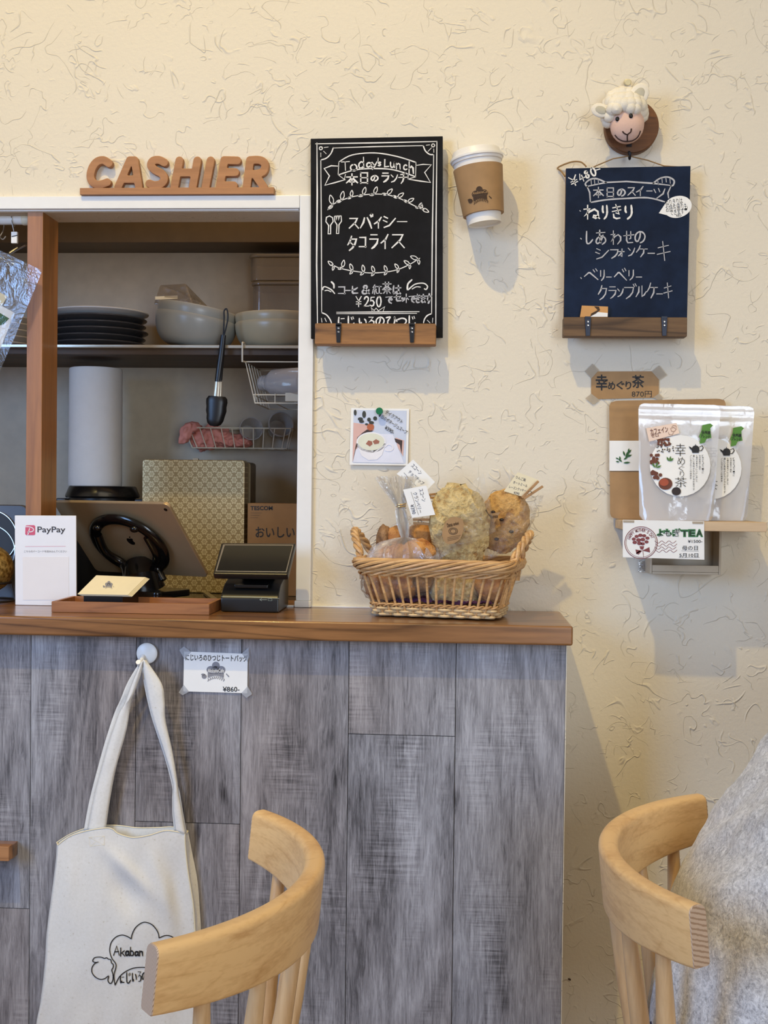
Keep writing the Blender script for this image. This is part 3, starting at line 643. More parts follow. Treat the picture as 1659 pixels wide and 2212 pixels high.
# ------------------------------------------------------------------ CASHIER sign
sgn = thing('cashier_sign', W(382, 421, -.012), 'brown wooden CASHIER letter sign standing on the white frame above the opening', 'sign')
z1 = lambda x, y: (x/2.37, 300+y/2.37)
PS = YP(-.014); m = MB()
def thick(pts, w_, smooth=False):
    """a bar of round-ended lettering, cut right through a board"""
    P = [PS.hit(*z1(*q)) for q in (curve_pts(pts, 6) if smooth else pts)]; h = w_/2; ud = Vector((0, -1, 0))
    for p in P:
        m.prism([p+Vector((h*math.cos(t), 0, h*math.sin(t))) for t in [i*PI/9 for i in range(18)]], (0, .0125, 0))
    for p, q in zip(P[:-1], P[1:]):
        d = (q-p); s_ = Vector((-d.z, 0, d.x)).normalized()*h
        m.prism([p+s_, q+s_, q-s_, p-s_], (0, .0125, 0))
BW = .0148
thick([(556, 124), (528, 108), (496, 116), (472, 146), (462, 190), (474, 222), (506, 234), (548, 222)], BW, True)
for bar in ([(604, 246), (664, 108), (688, 108), (710, 246)], [(640, 206), (700, 206)]): thick(bar, BW*.95)
thick([(840, 120), (812, 107), (782, 112), (772, 136), (792, 158), (828, 178), (840, 206), (822, 230), (790, 236), (764, 228)], BW, True)
for bar in ([(918, 110), (892, 246)], [(1010, 110), (986, 246)], [(908, 172), (1000, 172)], [(1078, 110), (1052, 246)], [(1148, 110), (1124, 246)], [(1148, 108), (1214, 110)], [(1140, 170), (1204, 170)], [(1128, 238), (1196, 238)], [(1280, 110), (1262, 246)], [(1304, 180), (1350, 246)]): thick(bar, BW)
thick([(1280, 108), (1330, 108), (1356, 128), (1348, 164), (1316, 178), (1272, 180)], BW, True)
remesh(m, .0008, 'letters', M_SIGN, sgn, 2, angle=40)
a, b = W(173, 406.5, -.016), W(592, 421.3, -.016)
MB().box2((a.x, -.018, zt0), (b.x, -.0004, a.z)).build('base_plank', M_SIGN, sgn, bevel=.0008)

# ------------------------------------------------------------------ paper cup on the wall
z8 = lambda x, y: (960+x/6.7, 310+y/6.7)
CYp = -.0535
bot = W(*z8(583, 1168), CYp); top = W(*z8(455, 118), CYp); ax = (top-bot); ax.normalize()
xx = ax.cross(Vector((0, 1, 0))).normalized()*-1; yy = ax.cross(xx).normalized()
if yy.y < 0: yy = -yy; xx = -xx
if xx.x < 0: xx = -xx
MC = Matrix((xx.to_4d(), yy.to_4d(), ax.to_4d(), Vector((0, 0, 0, 1)))).transposed(); MC.translation = bot
for i in range(3): MC[3][i] = 0
cup = thing('paper_cup', bot, 'white takeaway paper cup with kraft sleeve fixed to the wall', 'cup')
M_CUP = plain('white_cup_paper', (240, 236, 228), 0.55, var=.015); M_LID = plain('white_plastic_lid', (236, 232, 226), 0.35, var=.015)
rb = lambda z: .0292+(.0428-.0292)*z/.112
MB().lathe([(0, .003), (rb(0)-.002, .003), (rb(0)-.001, 0), (rb(0)+.0006, 0), (rb(0)+.0004, .003), (rb(.111), .111), (rb(.111)-.002, .112), (0, .112)], 48, MC).build('cup_body', M_CUP, cup)
MB().lathe([(.0425, .1075), (.0445, .1085), (.0452, .1125), (.0472, .1135), (.0475, .116), (.0465, .1185), (.0438, .119), (.0418, .1285), (.041, .1296), (.0385, .1296), (.037, .1275), (0, .1275)], 48, MC).build('lid', M_LID, cup)
rs = lambda z: .0362+(.0440-.0362)*(z-.0165)/.082
sl = MB().lathe([(rb(.0165)+.0003, .0165), (rs(.0165), .0165), (rs(.0985), .0985), (rb(.0985)+.0003, .0985)], 48, MC).build('sleeve', M_KRAFT, cup)
WR = Wrap(MC, rs)
def logo(mb, pl, cx, cy, s_, rot=0.0, off=.0005, outline=False):
    """the cafe's mark: a puffy cloud with a little animal head and grass beneath"""
    c_, n_ = math.cos(rot), math.sin(rot); f = lambda x, y: (cx+s_*(x*c_-y*n_), cy+s_*(x*n_+y*c_))
    def dsc(x, y, r, ry=None): fill(mb, pl, [f(x+r*math.cos(2*PI*k/16), y+(ry or r)*math.sin(2*PI*k/16)) for k in range(16)], off)
    dsc(0, -.34, .20); dsc(-.26, -.12, .22, .2); dsc(.27, -.12, .22, .2); dsc(0, -.12, .24, .2)
    for k in range(9):
        a0 = -.42+k*.093; h = .13*math.sin(PI*(k+.5)/9)
        fill(mb, pl, [f(a0, .04), f(a0+.085, .04), f(a0+.085, .30-h), f(a0, .30-h)], off)
    dsc(-.60, .22, .13, .12); dsc(-.66, .12, .10, .05)
    for k in range(9):
        x = -.40+k*.1; y = .42-.16*math.sin(PI*(k+.5)/9)
        stroke(mb, pl, [f(x, y-.07), f(x+.03, y), f(x-.01, y+.07)], .05*s_/1200, off)
    stroke(mb, pl, [f(.55, .10), f(.66, .22)], .08*s_/1200, off)
lm = MB(); q = z8(515, 735); logo(lm, WR, q[0], q[1]+2, 36, -.12, .0009)
lo_ = lm.build('stamped_logo', M_BROWNINK, sl, smooth=False)
tm = MB(); text(tm, WR, 'AkabaneCafe', (z8(405, 690)[0], z8(405, 690)[1]-1, z8(648, 690)[0], z8(0, 724)[1]), .01, .0016, -7); tm.build('logo_lettering', M_KRAFT, sl, smooth=False)

# ------------------------------------------------------------------ felt sheep hook
z6 = lambda x, y: (1270+x/9.76, 160+y/9.76)
sh = thing('sheep_hook', W(1363, 337, -.02), 'white and pink felt sheep head on a round brown wooden disc with a black hook', 'wall hook')
M_DISC = wood('dark_round_plaque', (70, 40, 18), (128, 82, 42), 'X', 1.4, .6, 0, .8, .15)
dc = W(*z6(910, 1130), -.010)
T_ = Matrix.Translation(dc) @ Matrix.Rotation(PI/2, 4, 'X')
MB().lathe([(0, -.0095), (.0465, -.0095), (.048, -.008), (.048, .008), (.0465, .0095), (0, .0095)], 48, T_).build('plaque', M_DISC, sh)
M_WOOL = plain('white_wool_felt', (236, 228, 212), 0.95, var=.05, bump=.6, bscale=420)
M_PINK = plain('pink_felt', (226, 190, 172), 0.95, var=.05, bump=.4, bscale=420)
M_EARIN = plain('grey_felt_inner_ear', (190, 184, 166), 0.95, var=.05, bump=.4, bscale=420)
M_BLACK = plain('glossy_black', (14, 12, 12), 0.25)
M_BROWNTHREAD = plain('dark_brown_thread', (48, 24, 16), 0.8)
hc = W(*z6(825, 1060), -.050)
face = MB().ball(hc, .0305, 28, sc=(.98, .85, 1.12)); face.build('face', M_PINK, sh)
wm = MB()
rnd = random.Random(3)
def curl(px, py, y, r):
    c_ = W(*z6(px, py), y); wm.ball(c_, r, 12, fn=lambda d: 1+.13*noise.noise(d*2.2+c_*90))
for px, py, y, r in ((450, 640, -.045, .014), (520, 520, -.042, .014), (620, 450, -.043, .014), (740, 420, -.044, .014), (860, 430, -.044, .014), (960, 480, -.044, .014), (560, 640, -.062, .013), (660, 640, -.068, .013), (780, 650, -.070, .013), (890, 640, -.070, .013), (1000, 640, -.066, .013), (1090, 690, -.056, .014), (420, 780, -.050, .0135), (400, 900, -.046, .013), (415, 1010, -.044, .011), (450, 900, -.058, .010), (520, 740, -.066, .012), (600, 730, -.073, .0105), (900, 725, -.074, .010), (1000, 740, -.070, .0105), (1110, 800, -.052, .013), (1130, 900, -.048, .011), (720, 560, -.062, .015), (850, 550, -.062, .015), (960, 570, -.060, .014), (620, 560, -.058, .014), (500, 600, -.052, .014), (1060, 600, -.052, .014), (760, 500, -.035, .02), (1000, 700, -.03, .022), (550, 720, -.03, .022), (480, 850, -.03, .02), (1080, 850, -.03, .018)): curl(px, py, y, r)
wm.build('wool', M_WOOL, sh)
def ear(c0, c1, wid, y):
    a, b = W(*z6(*c0), y), W(*z6(*c1), y); d = b-a; L = d.length; ang = math.atan2(d.z, d.x)
    R_ = Matrix.Rotation(-ang, 3, 'Y')
    e = MB().ball((a+b)/2, 1, 18, sc=(L/2, .0035, wid), rot=R_).build('ear', M_WOOL, sh)
    MB().ball((a+b)/2+Vector((0, -.0022, 0))+d*-.04, 1, 16, sc=(L*.34, .0022, wid*.58), rot=R_).build('inner_ear', M_EARIN, e)
ear((440, 830), (75, 700), .0125, -.060); ear((940, 660), (1215, 205), .0165, -.058)
def on_face(px, py, off=0.0):
    d = ray(*z6(px, py)); o_ = CAM-hc; S = Vector((1/(.0305*.98), 1/(.0305*.85), 1/(.0305*1.12)))
    D = Vector((d.x*S.x, d.y*S.y, d.z*S.z)); O = Vector((o_.x*S.x, o_.y*S.y, o_.z*S.z))
    A = D.dot(D); B = D.dot(O); Cc = O.dot(O)-1; q = max(0, B*B-A*Cc); t = (-B-math.sqrt(q))/A
    p = CAM+d*t; return p + (p-hc).normalized()*off
for q in ((626, 950), (905, 886)):
    MB().ball(on_face(*q, .0005), .0038, 14, sc=(.95, .7, 1.1)).build('eye', M_BLACK, sh)
mm = MB()
for pts in ([(730, 1205), (770, 1250), (835, 1280)], [(915, 1145), (900, 1220), (835, 1280), (832, 1400)], [(570, 1280), (640, 1360), (740, 1408), (835, 1415), (950, 1395), (1050, 1320), (1105, 1195)]):
    mm.tube(curve_pts([tuple(on_face(*q, .0004)) for q in pts], 5), .0011, 6)
mm.build('stitched_mouth', M_BROWNTHREAD, sh)
hk = MB()
a = W(*z6(870, 1450), -.0215); hk.box2((a.x-.0045, -.0225, W(0, z6(0, 1620)[1], -.02).z), (a.x+.0045, -.0195, a.z+.003))
hk.tube(curve_pts([(a.x, -.0215, a.z-.015), (a.x, -.024, a.z-.026), (a.x, -.030, a.z-.031), (a.x, -.036, a.z-.028), (a.x, -.038, a.z-.021)], 5), .0022, 8)
hk.build('hook', M_DARKMETAL, sh, bevel=.0004)
pn_ = MB().lathe([(0, 0), (.0028, 0), (.0028, .006), (.0062, .007), (.0062, .0095), (.005, .0105), (0, .0105)], 20, Matrix.Translation(W(*z6(820, 300), -.0002)) @ Matrix.Rotation(PI/2, 4, 'X'))
pp = MB().xf(Matrix.Identity(4)); pp = MB()
c_ = W(*z6(818, 170), -.001); T_ = Matrix.Translation(c_) @ Matrix.Rotation(PI/2+.35, 4, 'X')
pp.lathe([(0, 0), (.0055, 0), (.0055, .003), (.0034, .0045), (.003, .012), (.0052, .0145), (.0058, .018), (.0045, .0195), (0, .0195)], 20, T_)
M_IVORY = plain('ivory_plastic', (222, 208, 164), 0.3)
tag(pp.build('push_pin', M_IVORY), 'ivory push pin in the wall just above the felt sheep', 'push pin')

# ------------------------------------------------------------------ kraft price sign taped to the wall
z5 = lambda x, y: (1240+x/3.96, 770+y/3.96)
PW = YP(-.0022)
ks = thing('price_sign', PW.hit(1350, 862), 'kraft paper price sign brush-lettered in black, taped above the tea pouches', 'sign')
slab(MB(), PW, [z5(*q) for q in ((148, 128), (728, 126), (724, 352), (146, 366))], .0008).build('card', M_KRAFT, ks, smooth=False)
tm = MB(); zb5 = lambda b: z5(b[0], b[1])+z5(b[2], b[3])
for s_, b, wt in (('幸', (185, 155, 288, 290), .016), ('め', (290, 215, 352, 285), .02), ('ぐ', (362, 210, 432, 282), .02), ('り', (440, 212, 490, 282), .02), ('茶', (495, 158, 602, 270), .016), ('870円', (494, 295, 665, 348), -.002)): text(tm, PW, s_, zb5(b), wt)
tm.build('lettering', M_INK, ks, smooth=False)
for cs in (((93, 126), (158, 62), (212, 118), (150, 188)), ((664, 128), (728, 76), (792, 158), (728, 200)), ((98, 358), (148, 318), (218, 372), (162, 412)), ((676, 352), (728, 316), (760, 352), (730, 376))):
    t_ = MB(); slab(t_, PW, [z5(*q) for q in cs], .0003, .0007); t_.build('tape', M_TAPE, ks, smooth=False)

# ------------------------------------------------------------------ tea shelf
SZ = Z(1500, 1125.5, 0).z
SF = -.130
pa, pb = W(1346, 1124.5, SF), W(1657, 1128, SF); sz1 = (W(1560, 1127.5, SF)).z; sz0 = W(1560, 1148, SF).z
xl, xr = W(1350, 1125, SF).x, W(1657, 1128, SF).x
sf = thing('wall_shelf', ((xl+xr)/2, 0, sz0-.08), 'pale wooden wall shelf holding tea pouches over a boxed beige bracket', 'shelf')
MB().box2((xl, SF, sz0), (xr, -.0006, sz1)).build('shelf_board', M_SHELFW, sf, bevel=.0012)
M_BEIGE = plain('beige_bracket_paint', (190, 176, 154), .6)
bx0, bx1 = W(1404, 1200, -.06).x, W(1558, 1200, -.06).x; bz = W(1480, 1241, -.06).z
MB().box2((bx0, -.008, bz), (bx1, -.0006, sz0-.0003)).build('back_plate', M_BEIGE, sf, bevel=.001)
for x in (bx0, bx1-.004): MB().box2((x, -.060, bz), (x+.004, -.0081, sz0-.0003)).build('side_plate', M_BEIGE, sf, bevel=.0008)
MB().box2((bx0+.0042, -.060, bz), (bx1-.0042, -.0081, bz+.004)).build('bottom_plate', M_BEIGE, sf, bevel=.0008)
MB().box2((bx0+.0042, -.060, bz+.0042), (bx1-.0042, -.056, bz+.016)).build('lip', M_BEIGE, sf, bevel=.0008)
# clear adhesive hook under it
M_CLEAR = film('clear_plastic', .18, .05, (.95, .96, .98), .6, 60)
ch = MB(); a, b = W(1381, 1212, -.008), W(1395, 1236, -.008)
ch.box2((a.x, -.006, b.z), (b.x, -.0012, a.z)); ch.tube(curve_pts([(a.x+.005, -.006, a.z-.006), (a.x+.005, -.014, a.z-.014), (a.x+.005, -.018, a.z-.010)], 4), .0018, 8)
tag(ch.build('adhesive_hook', M_CLEAR, bevel=.001), 'small clear adhesive hook on the wall under the left end of the shelf', 'hook')

def pouch(nm, pxs, ytop, ybot, label, cat, m, group=None, bulge=.012, seed=1, foot=.035):
    """stand-up pouch; pxs = photo outline TL TR BR BL; top edge at depth ytop, foot at ybot"""
    tl, tr = W(*pxs[0], ytop), W(*pxs[1], ytop); br, bl = W(*pxs[2], ybot), W(*pxs[3], ybot)
    bl.z = br.z = sz1+.0006
    th = thing(nm, ((bl+br)/2).to_tuple(), label, cat, group)
    def pos(u, v, side):
        r = .055                                           # rounded upper corners
        L = tl.lerp(bl, v); R = tr.lerp(br, v); p = L.lerp(R, u)
        e = min(u, 1-u)
        inset = 0.0
        if v < r and e < .09: inset = 0.0
        prof = math.sin(PI*u)**.7
        vv = max(0.0, (v-.12)/.88)
        b_ = bulge*prof*(math.sin(PI*min(1, vv*.62)))*.8 + foot*.5*(vv**3)*prof
        wr = .0013*noise.noise(Vector((u*5, v*7, seed)))*prof*min(1, vv*4) + .0006*noise.noise(Vector((u*17, v*13, seed*3)))*prof
        rib = .0006*math.sin(v*220) if .02 < v < .16 else 0
        return p + Vector((0, side*(b_+.0006)+wr+rib*side, 0))
    for side, n_ in ((-1, 'front_sheet'), (1, 'back_sheet')):
        g_ = MB().grid(lambda u, v: pos(u, v, side), 36, 48)
        # round the corners by pulling the corner verts in
        for j in range(49):
            for i in range(37):
                u, v = i/36, j/48; cu, cv = min(u, 1-u)*.13, v*.185; rr = .010
                for yv, oth in ((cv, 0), ((1-v)*.185, 1)):
                    if cu < rr and yv < rr:
                        dx, dy = rr-cu, rr-yv; d_ = math.hypot(dx, dy)
                        if d_ > rr:
                            k = (1-rr/d_); p = g_.v[j*37+i]
                            p += (tr-tl).normalized()*(dx*k*(1 if u < .5 else -1)) + Vector((0, 0, -1))*(dy*k*(1 if oth == 0 else -1))
        g_.build(n_, m, th)
    return th, pos, (tl, tr, br, bl)
M_POUCH = film('milky_clear_pouch', .04, .10, (.97, .97, .98), .25, 18, milky=.42)
M_POUCHF = M_POUCH
kp, kpos, _ = pouch('kraft_pouch', ((1316, 866), (1568, 861), (1560, 1120), (1318, 1120)), -.014, -.016, 'brown kraft tea pouch with a leaf label behind the clear pouches', 'pouch', M_KRAFT, bulge=.008, seed=4, foot=.012)
class Sheet:
    """front of a pouch as a drawing surface: nearest front-sheet depth for a pixel"""
    def __init__(s, pos, c4, yoff): s.pos = pos; s.c4 = c4; s.n = Vector((0, -1, 0)); s.yo = yoff
    def hit(s, px, py, off=0.0):
        y = s.yo
        for _ in range(4):
            p = W(px, py, y); tl, tr, br, bl = s.c4
            v = min(1, max(0, (tl.z-p.z)/(tl.z-bl.z))); L = tl.lerp(bl, v); R = tr.lerp(br, v); u = min(1, max(0, (p.x-L.x)/(R.x-L.x)))
            y = s.pos(u, v, -1).y
        return W(px, py, y-off-.0012)
SK = Sheet(kpos, _, -.06)
z7 = lambda x, y: (1320+x/4.894, 860+y/4.894)
M_LEAF = plain('leaf_green_print', (74, 120, 62), .7); M_LEAFD = plain('deep_green_print', (46, 96, 54), .7)
def sheet_fill(mb, pl, x0, y0, x1, y1, off, n=8):
    for j in range(n):
        for i in range(n):
            g_ = lambda a, b: pl.hit(x0+(x1-x0)*a/n, y0+(y1-y0)*b/n, off)
            mb.add([g_(i, j), g_(i+1, j), g_(i+1, j+1), g_(i, j+1)], [(0, 1, 2, 3)])
lbm = MB(); sheet_fill(lbm, SK, 1316.5, 952, 1384, 1017, .0005); kl = lbm.build('leaf_label', M_PAPER, kp)
lf = MB()
def leaf(mb, pl, x, y, ang, L, wd, off=.0018):
    d = (math.cos(math.radians(ang)), -math.sin(math.radians(ang))); n_ = (-d[1], d[0])
    fill(mb, pl, [(x+d[0]*L*t+n_[0]*wd*s_, y+d[1]*L*t+n_[1]*wd*s_) for t, s_ in ((0, 0), (.3, .8), (.6, .9), (1, 0), (.6, -.9), (.3, -.8))], off)
for x, y, a_, L, w_ in ((1351, 990, 65, 20, 3), (1352, 987, 20, 14, 2.4), (1350, 985, 110, 12, 2.2), (1354, 981, 45, 14, 2.4), (1344, 998, 140, 12, 2), (1340, 994, 100, 9, 2), (1346, 1000, 5, 16, 2.2), (1338, 998, 170, 8, 1.8), (1347, 993, 35, 12, 2), (1336, 992, 150, 7, 1.6), (1357, 978, 80, 10, 2)): leaf(lf, SK, x, y, a_, L, w_)
lf.build('leaf_print', M_LEAFD, kl, smooth=False)
M_TEA = plain('tea_sachet', (150, 138, 120), .9, var=.2)
M_PRNBROWN = plain('brown_print', (104, 56, 40), .7); M_PRNDARK = plain('dark_print', (50, 40, 40), .7); M_MAP = plain('map_green_print', (88, 140, 60), .7); M_PEACH = plain('peach_card', (240, 214, 196), .7, var=.02); M_CUPRED = plain('tea_red_print', (166, 78, 52), .7)
def tea(pxs, ytop, ybot, dx, label, seed, full):
    th, pos, c4 = pouch('tea_pouch', pxs, ytop, ybot, label, 'pouch', M_POUCH, 'clear pouches of blended tea', bulge=.012, seed=seed, foot=.020)
    S = Sheet(pos, c4, ytop-.02)
    Q = lambda x, y: (z7(x, y)[0]+dx[0], z7(x, y)[1]+dx[1])
    sm = MB(); c_ = S.hit(*Q(730, 760), -.012); sm.ball(c_, .050, 28, sc=(1.05, .10, 1.0)); sm.build('tea_sachet', M_TEA, th)
    # the round label, gridded so that it follows the sheet
    lm = MB(); n = 28
    ctr = Q(730, 715); ring = lambda r, k: S.hit(ctr[0]+65.6*r*math.cos(2*PI*k/n), ctr[1]+66.5*r*math.sin(2*PI*k/n), .0006)
    vs = [ring(0, 0)] + [ring(r, k) for r in (.3, .6, .85, 1) for k in range(n)]
    lm.add(vs, [(0, 1+k, 1+(k+1) % n) for k in range(n)] + [(1+m*n+k, 1+(m+1)*n+k, 1+(m+1)*n+(k+1) % n, 1+m*n+(k+1) % n) for m in range(3) for k in range(n)])
    lab = lm.build('round_label', M_PAPER, th)
    im = MB(); D = .0020
    def tq(s_, b, w_=0.0, rot=0): p, q = Q(b[0], b[1]), Q(b[2], b[3]); text(im, S, s_, (p[0], p[1], q[0], q[1]), w_, D, rot)
    for s_, b in (('幸', (675, 482, 790, 612)), ('め', (702, 622, 780, 706)), ('ぐ', (715, 712, 775, 770)), ('り', (728, 770, 772, 838)), ('茶', (675, 838, 800, 942))): tq(s_, b, -.012)
    for i, s_ in enumerate(('「寒さを」をベースに', '信州産素材十種を', '七種の茶葉をブレンドしました', '優しい風味がひろがるお茶です', 'ノンカフェインの健康茶')):
        x = 970-i*32; L = (200, 160, 290, 380, 260)[i]
        for k, chh in enumerate(s_):
            y = 600+k*L/len(s_); tq(chh, (x-9, y, x+9, y+L/len(s_)*.8), .005)
    c_, cr = Q(893, 540), 1/4.894
    fill(im, S, [(c_[0]+x*cr, c_[1]+y*cr) for x, y in ((-72, -32), (-50, -22), (-38, -12), (-25, -32), (0, -42), (-6, -52), (6, -52), (2, -42), (28, -32), (42, -5), (34, 38), (-32, 38), (-42, 8), (-58, -5))], D)
    ln_ = [(c_[0]+x*cr, c_[1]+y*cr) for x, y in ((38, -22), (70, -38), (82, -15), (62, 15), (40, 18))]; stroke(im, S, ln_, .0016, D)
    im.build('label_lettering', M_INK, lab, smooth=False)
    gm = MB(); fill(gm, S, [Q(*q) for q in ((965, 285), (1050, 268), (1078, 290), (1050, 318), (1052, 360), (1062, 420), (1010, 430), (990, 472), (935, 482), (945, 430), (930, 405), (955, 345))], .0024); gs = gm.build('map_sticker', M_MAP, th, smooth=False)
    im = MB(); tq('信州産', (955, 342, 1050, 382), .02, 6); tq('ブレンド', (945, 385, 1045, 420), .02, 6)
    im.v = [p+Vector((0, -.001, 0)) for p in im.v]; im.build('map_lettering', M_INK, gs, smooth=False)
    if full:
        pm = MB(); pcs = [Q(*q) for q in ((372, 318), (692, 262), (722, 372), (402, 460))]
        g_ = lambda a, b: S.hit((pcs[0][0]*(1-a)+pcs[1][0]*a)*(1-b)+(pcs[3][0]*(1-a)+pcs[2][0]*a)*b, (pcs[0][1]*(1-a)+pcs[1][1]*a)*(1-b)+(pcs[3][1]*(1-a)+pcs[2][1]*a)*b, .0026)
        pm.grid(g_, 8, 6); pc = pm.build('corner_label', M_PEACH, th)
        im = MB(); tq('カフェイン', (412, 312, 602, 372), .012, -9); tq('ゼロ', (420, 372, 500, 412), .012, -8); im.v = [p+Vector((0, -.0014, 0)) for p in im.v]
        for pts in ([(628, 320), (640, 350), (670, 352), (690, 325), (660, 310), (628, 320)], [(605, 360), (615, 385), (648, 385), (662, 358)], [(640, 310), (655, 290), (685, 292), (690, 312)]): stroke(im, S, [Q(*q) for q in pts], .0007, .0038)
        im.build('corner_lettering', M_PRNBROWN, pc, smooth=False)
        a = MB(); b_ = MB(); c2 = MB(); rn = random.Random(5)
        for k in range(26): x, y = Q(500+rn.uniform(0, 120), 425+rn.uniform(0, 75)); disc(a, S, x, y, 2.6, .0022, n=8)
        for k in range(16): x, y = Q(425+rn.uniform(0, 75), 600+rn.uniform(0, 90)); disc(a, S, x, y, 3.6, .0022, n=8)
        for k in range(12): x, y = Q(428+rn.uniform(0, 95), 775+rn.uniform(0, 70)); disc(a, S, x, y, 4, .0022, n=8)
        for k in range(26): x, y = Q(480+rn.uniform(0, 180), 470+rn.uniform(0, 100)); disc(b_, S, x, y, 1.5, .0022, n=7)
        x, y = Q(575, 905); disc(a, S, x, y, 15, .0021, 13); x, y = Q(560, 890); disc(c2, S, x, y, 10, .0024, 8)
        x, y = Q(690, 985); disc(b_, S, x, y, 10, .0021, 9)
        a.build('bean_print', M_PRNBROWN, lab, smooth=False); b_.build('seed_print', M_PRNDARK, lab, smooth=False); c2.build('cup_print', M_CUPRED, lab, smooth=False)
        gm = MB()
        for x, y, an, L in ((470, 740, 70, 75), (480, 740, 30, 60), (465, 735, 120, 60), (620, 670, 80, 60), (612, 668, 115, 55), (625, 668, 45, 50)): p = Q(x, y); leaf(gm, S, p[0], p[1], an, L/4.894, 2.2, .0024)
        gm.build('herb_print', M_LEAF, lab, smooth=False)
tea(((1379, 871), (1557, 875), (1540, 1121), (1381, 1121)), -.084, -.090, (0, 0), 'clear tea pouch with a round white label, frontmost on the wall shelf', 2, True)
tea(((1452, 873), (1630, 878), (1614, 1121), (1455, 1121)), -.046, -.050, (67, 6), 'clear tea pouch half hidden behind the front pouch, at the right on the shelf', 7, False)

# ------------------------------------------------------------------ mother's day price card hanging from the shelf edge
PM = YP(SF-.0016)
md = thing('price_card', PM.hit(1433, 1207), "white price card with a carnation stamp and green lettering taped to the shelf edge", 'card')
slab(MB(), PM, [z7(*q) for q in ((124, 1286), (984, 1302), (986, 1708), (124, 1682))], .0007).build('card', M_PAPER, md, smooth=False)
M_MAROON = plain('maroon_stamp', (134, 70, 72), .7); M_GRN = plain('marker_green', (62, 124, 74), .7)
r_ = MB(); C7 = (317, 1528)
for R_, w_ in ((172, .0011), (157, .0006)):
    stroke(r_, PM, [z7(C7[0]+R_*math.cos(a*PI/24), C7[1]+R_*.98*math.sin(a*PI/24)) for a in range(48)], w_, closed=True)
fl = [(240, 1490, 26), (270, 1462, 26), (310, 1450, 28), (350, 1455, 26), (385, 1480, 26), (250, 1525, 28), (290, 1500, 30), (335, 1495, 30), (375, 1520, 26), (300, 1535, 30), (335, 1540, 26)]
for x, y, r in fl: q = z7(x, y); disc(r_, PM, q[0], q[1], r/4.894*.86, .0006, r/4.894*.66, 9)
fill(r_, PM, [z7(*q) for q in ((300, 1565), (350, 1565), (340, 1600), (312, 1600))]); fill(r_, PM, [z7(*q) for q in ((258, 1600), (330, 1612), (268, 1650))]); fill(r_, PM, [z7(*q) for q in ((330, 1612), (405, 1575), (412, 1632))]); fill(r_, PM, [z7(*q) for q in ((300, 1612), (325, 1618), (290, 1655), (262, 1640))])
stroke(r_, PM, [z7(332, 1600), z7(340, 1640), z7(345, 1682)], .0009)
for k in range(4):
    stroke(r_, PM, curve_pts([z7(460+i*38+(k % 2)*10, 1522+k*32+(12 if i % 2 else -14)) for i in range(7)], 4), .0007)
tx = "HAPPY MOTHER'S DAY"
for k, chh in enumerate(tx):
    if chh == ' ': continue
    a_ = math.radians(200+k*(318-200+25)/len(tx)); q = z7(C7[0]+133*math.cos(a_), C7[1]+133*math.sin(a_))
    text(r_, PM, chh, (q[0]-2.0, q[1]-3.4, q[0]+2.0, q[1]+3.4) if chh != "'" else (q[0]-.5, q[1]-3.4, q[0]+.5, q[1]-1.6), .01, .0005, math.degrees(a_)+90)
r_.build('stamp', M_MAROON, md, smooth=False)
g_ = MB(); k_ = MB()
bb = lambda b: z7(b[0], b[1])+z7(b[2], b[3])
for s_, b in (('よ', (486, 1390, 552, 1468)), ('も', (558, 1388, 640, 1468)), ('ぎ', (650, 1382, 738, 1468)), ('T', (742, 1396, 812, 1462)), ('E', (822, 1392, 888, 1462)), ('A', (900, 1392, 968, 1462))):
    x0, y0, x1, y1 = bb(b)
    text(g_, PM, s_, (x0-1.2, y0-1.5, x1+1.2, y1+1.5), .085, .0004)
    text(k_, PM, s_, (x0+1.2, y0+1.2, x1-1.2, y1-1.2), -.002, .0009)
g_.build('green_lettering', M_GRN, md, smooth=False)
for s_, b, wt in (('¥1500-', (812, 1498, 965, 1530), .008), ('母の日', (752, 1562, 918, 1608), .006), ('5月10日', (722, 1640, 922, 1682), .006)): text(k_, PM, s_, bb(b), wt)
stroke(k_, PM, [z7(745, 1614), z7(925, 1618)], .0007); stroke(k_, PM, [z7(716, 1684), z7(935, 1684)], .0007)
k_.build('lettering', M_INK, md, smooth=False)
for cs in (((128, 1290), (246, 1292), (244, 1318), (130, 1316)), ((858, 1305), (978, 1306), (974, 1332), (862, 1330))): slab(MB(), PM, [z7(*q) for q in cs], .0003, .0006).build('tape', M_TAPE, md, smooth=False)

# ------------------------------------------------------------------ pinned soup photograph
zp = lambda x, y: (740+x/7.541, 860+y/7.541)
PP = YP(-.006)
ph = thing('photo_print', PP.hit(819, 1004), 'square photo print of a cup of soup pinned to the wall by a green pin', 'photo')
c4 = [PP.hit(*zp(*q)) for q in ((136, 158), (1084, 172), (1060, 1098), (112, 1086))]; c4[0].y = c4[1].y = -.0026; 
MB().prism(c4, (0, .0006, 0)).build('print', M_PAPER, ph, smooth=False)
PPt = plane3(c4[0], c4[1], c4[2])
def pm_(nm, rgb, polys, off, par=ph):
    m = MB()
    for p in polys: fill(m, PPt, [zp(*q) for q in p], off)
    return m.build(nm, plain(nm, rgb, .5, var=.05), par, smooth=False)
el = lambda cx, cy, rx, ry, n=24: [(cx+rx*math.cos(2*PI*k/n), cy+ry*math.sin(2*PI*k/n)) for k in range(n)]
pm_('photo_background', (206, 214, 232), [[(180, 190), (1045, 205), (1030, 1062), (160, 1048)]], .0004)
pm_('photo_pink_area', (222, 180, 170), [[(178, 400), (400, 430), (520, 520), (300, 620), (162, 1040)]], .0007); pm_('photo_pink_corner', (222, 180, 170), [[(860, 640), (1000, 690), (985, 950), (900, 800)]], .0011)
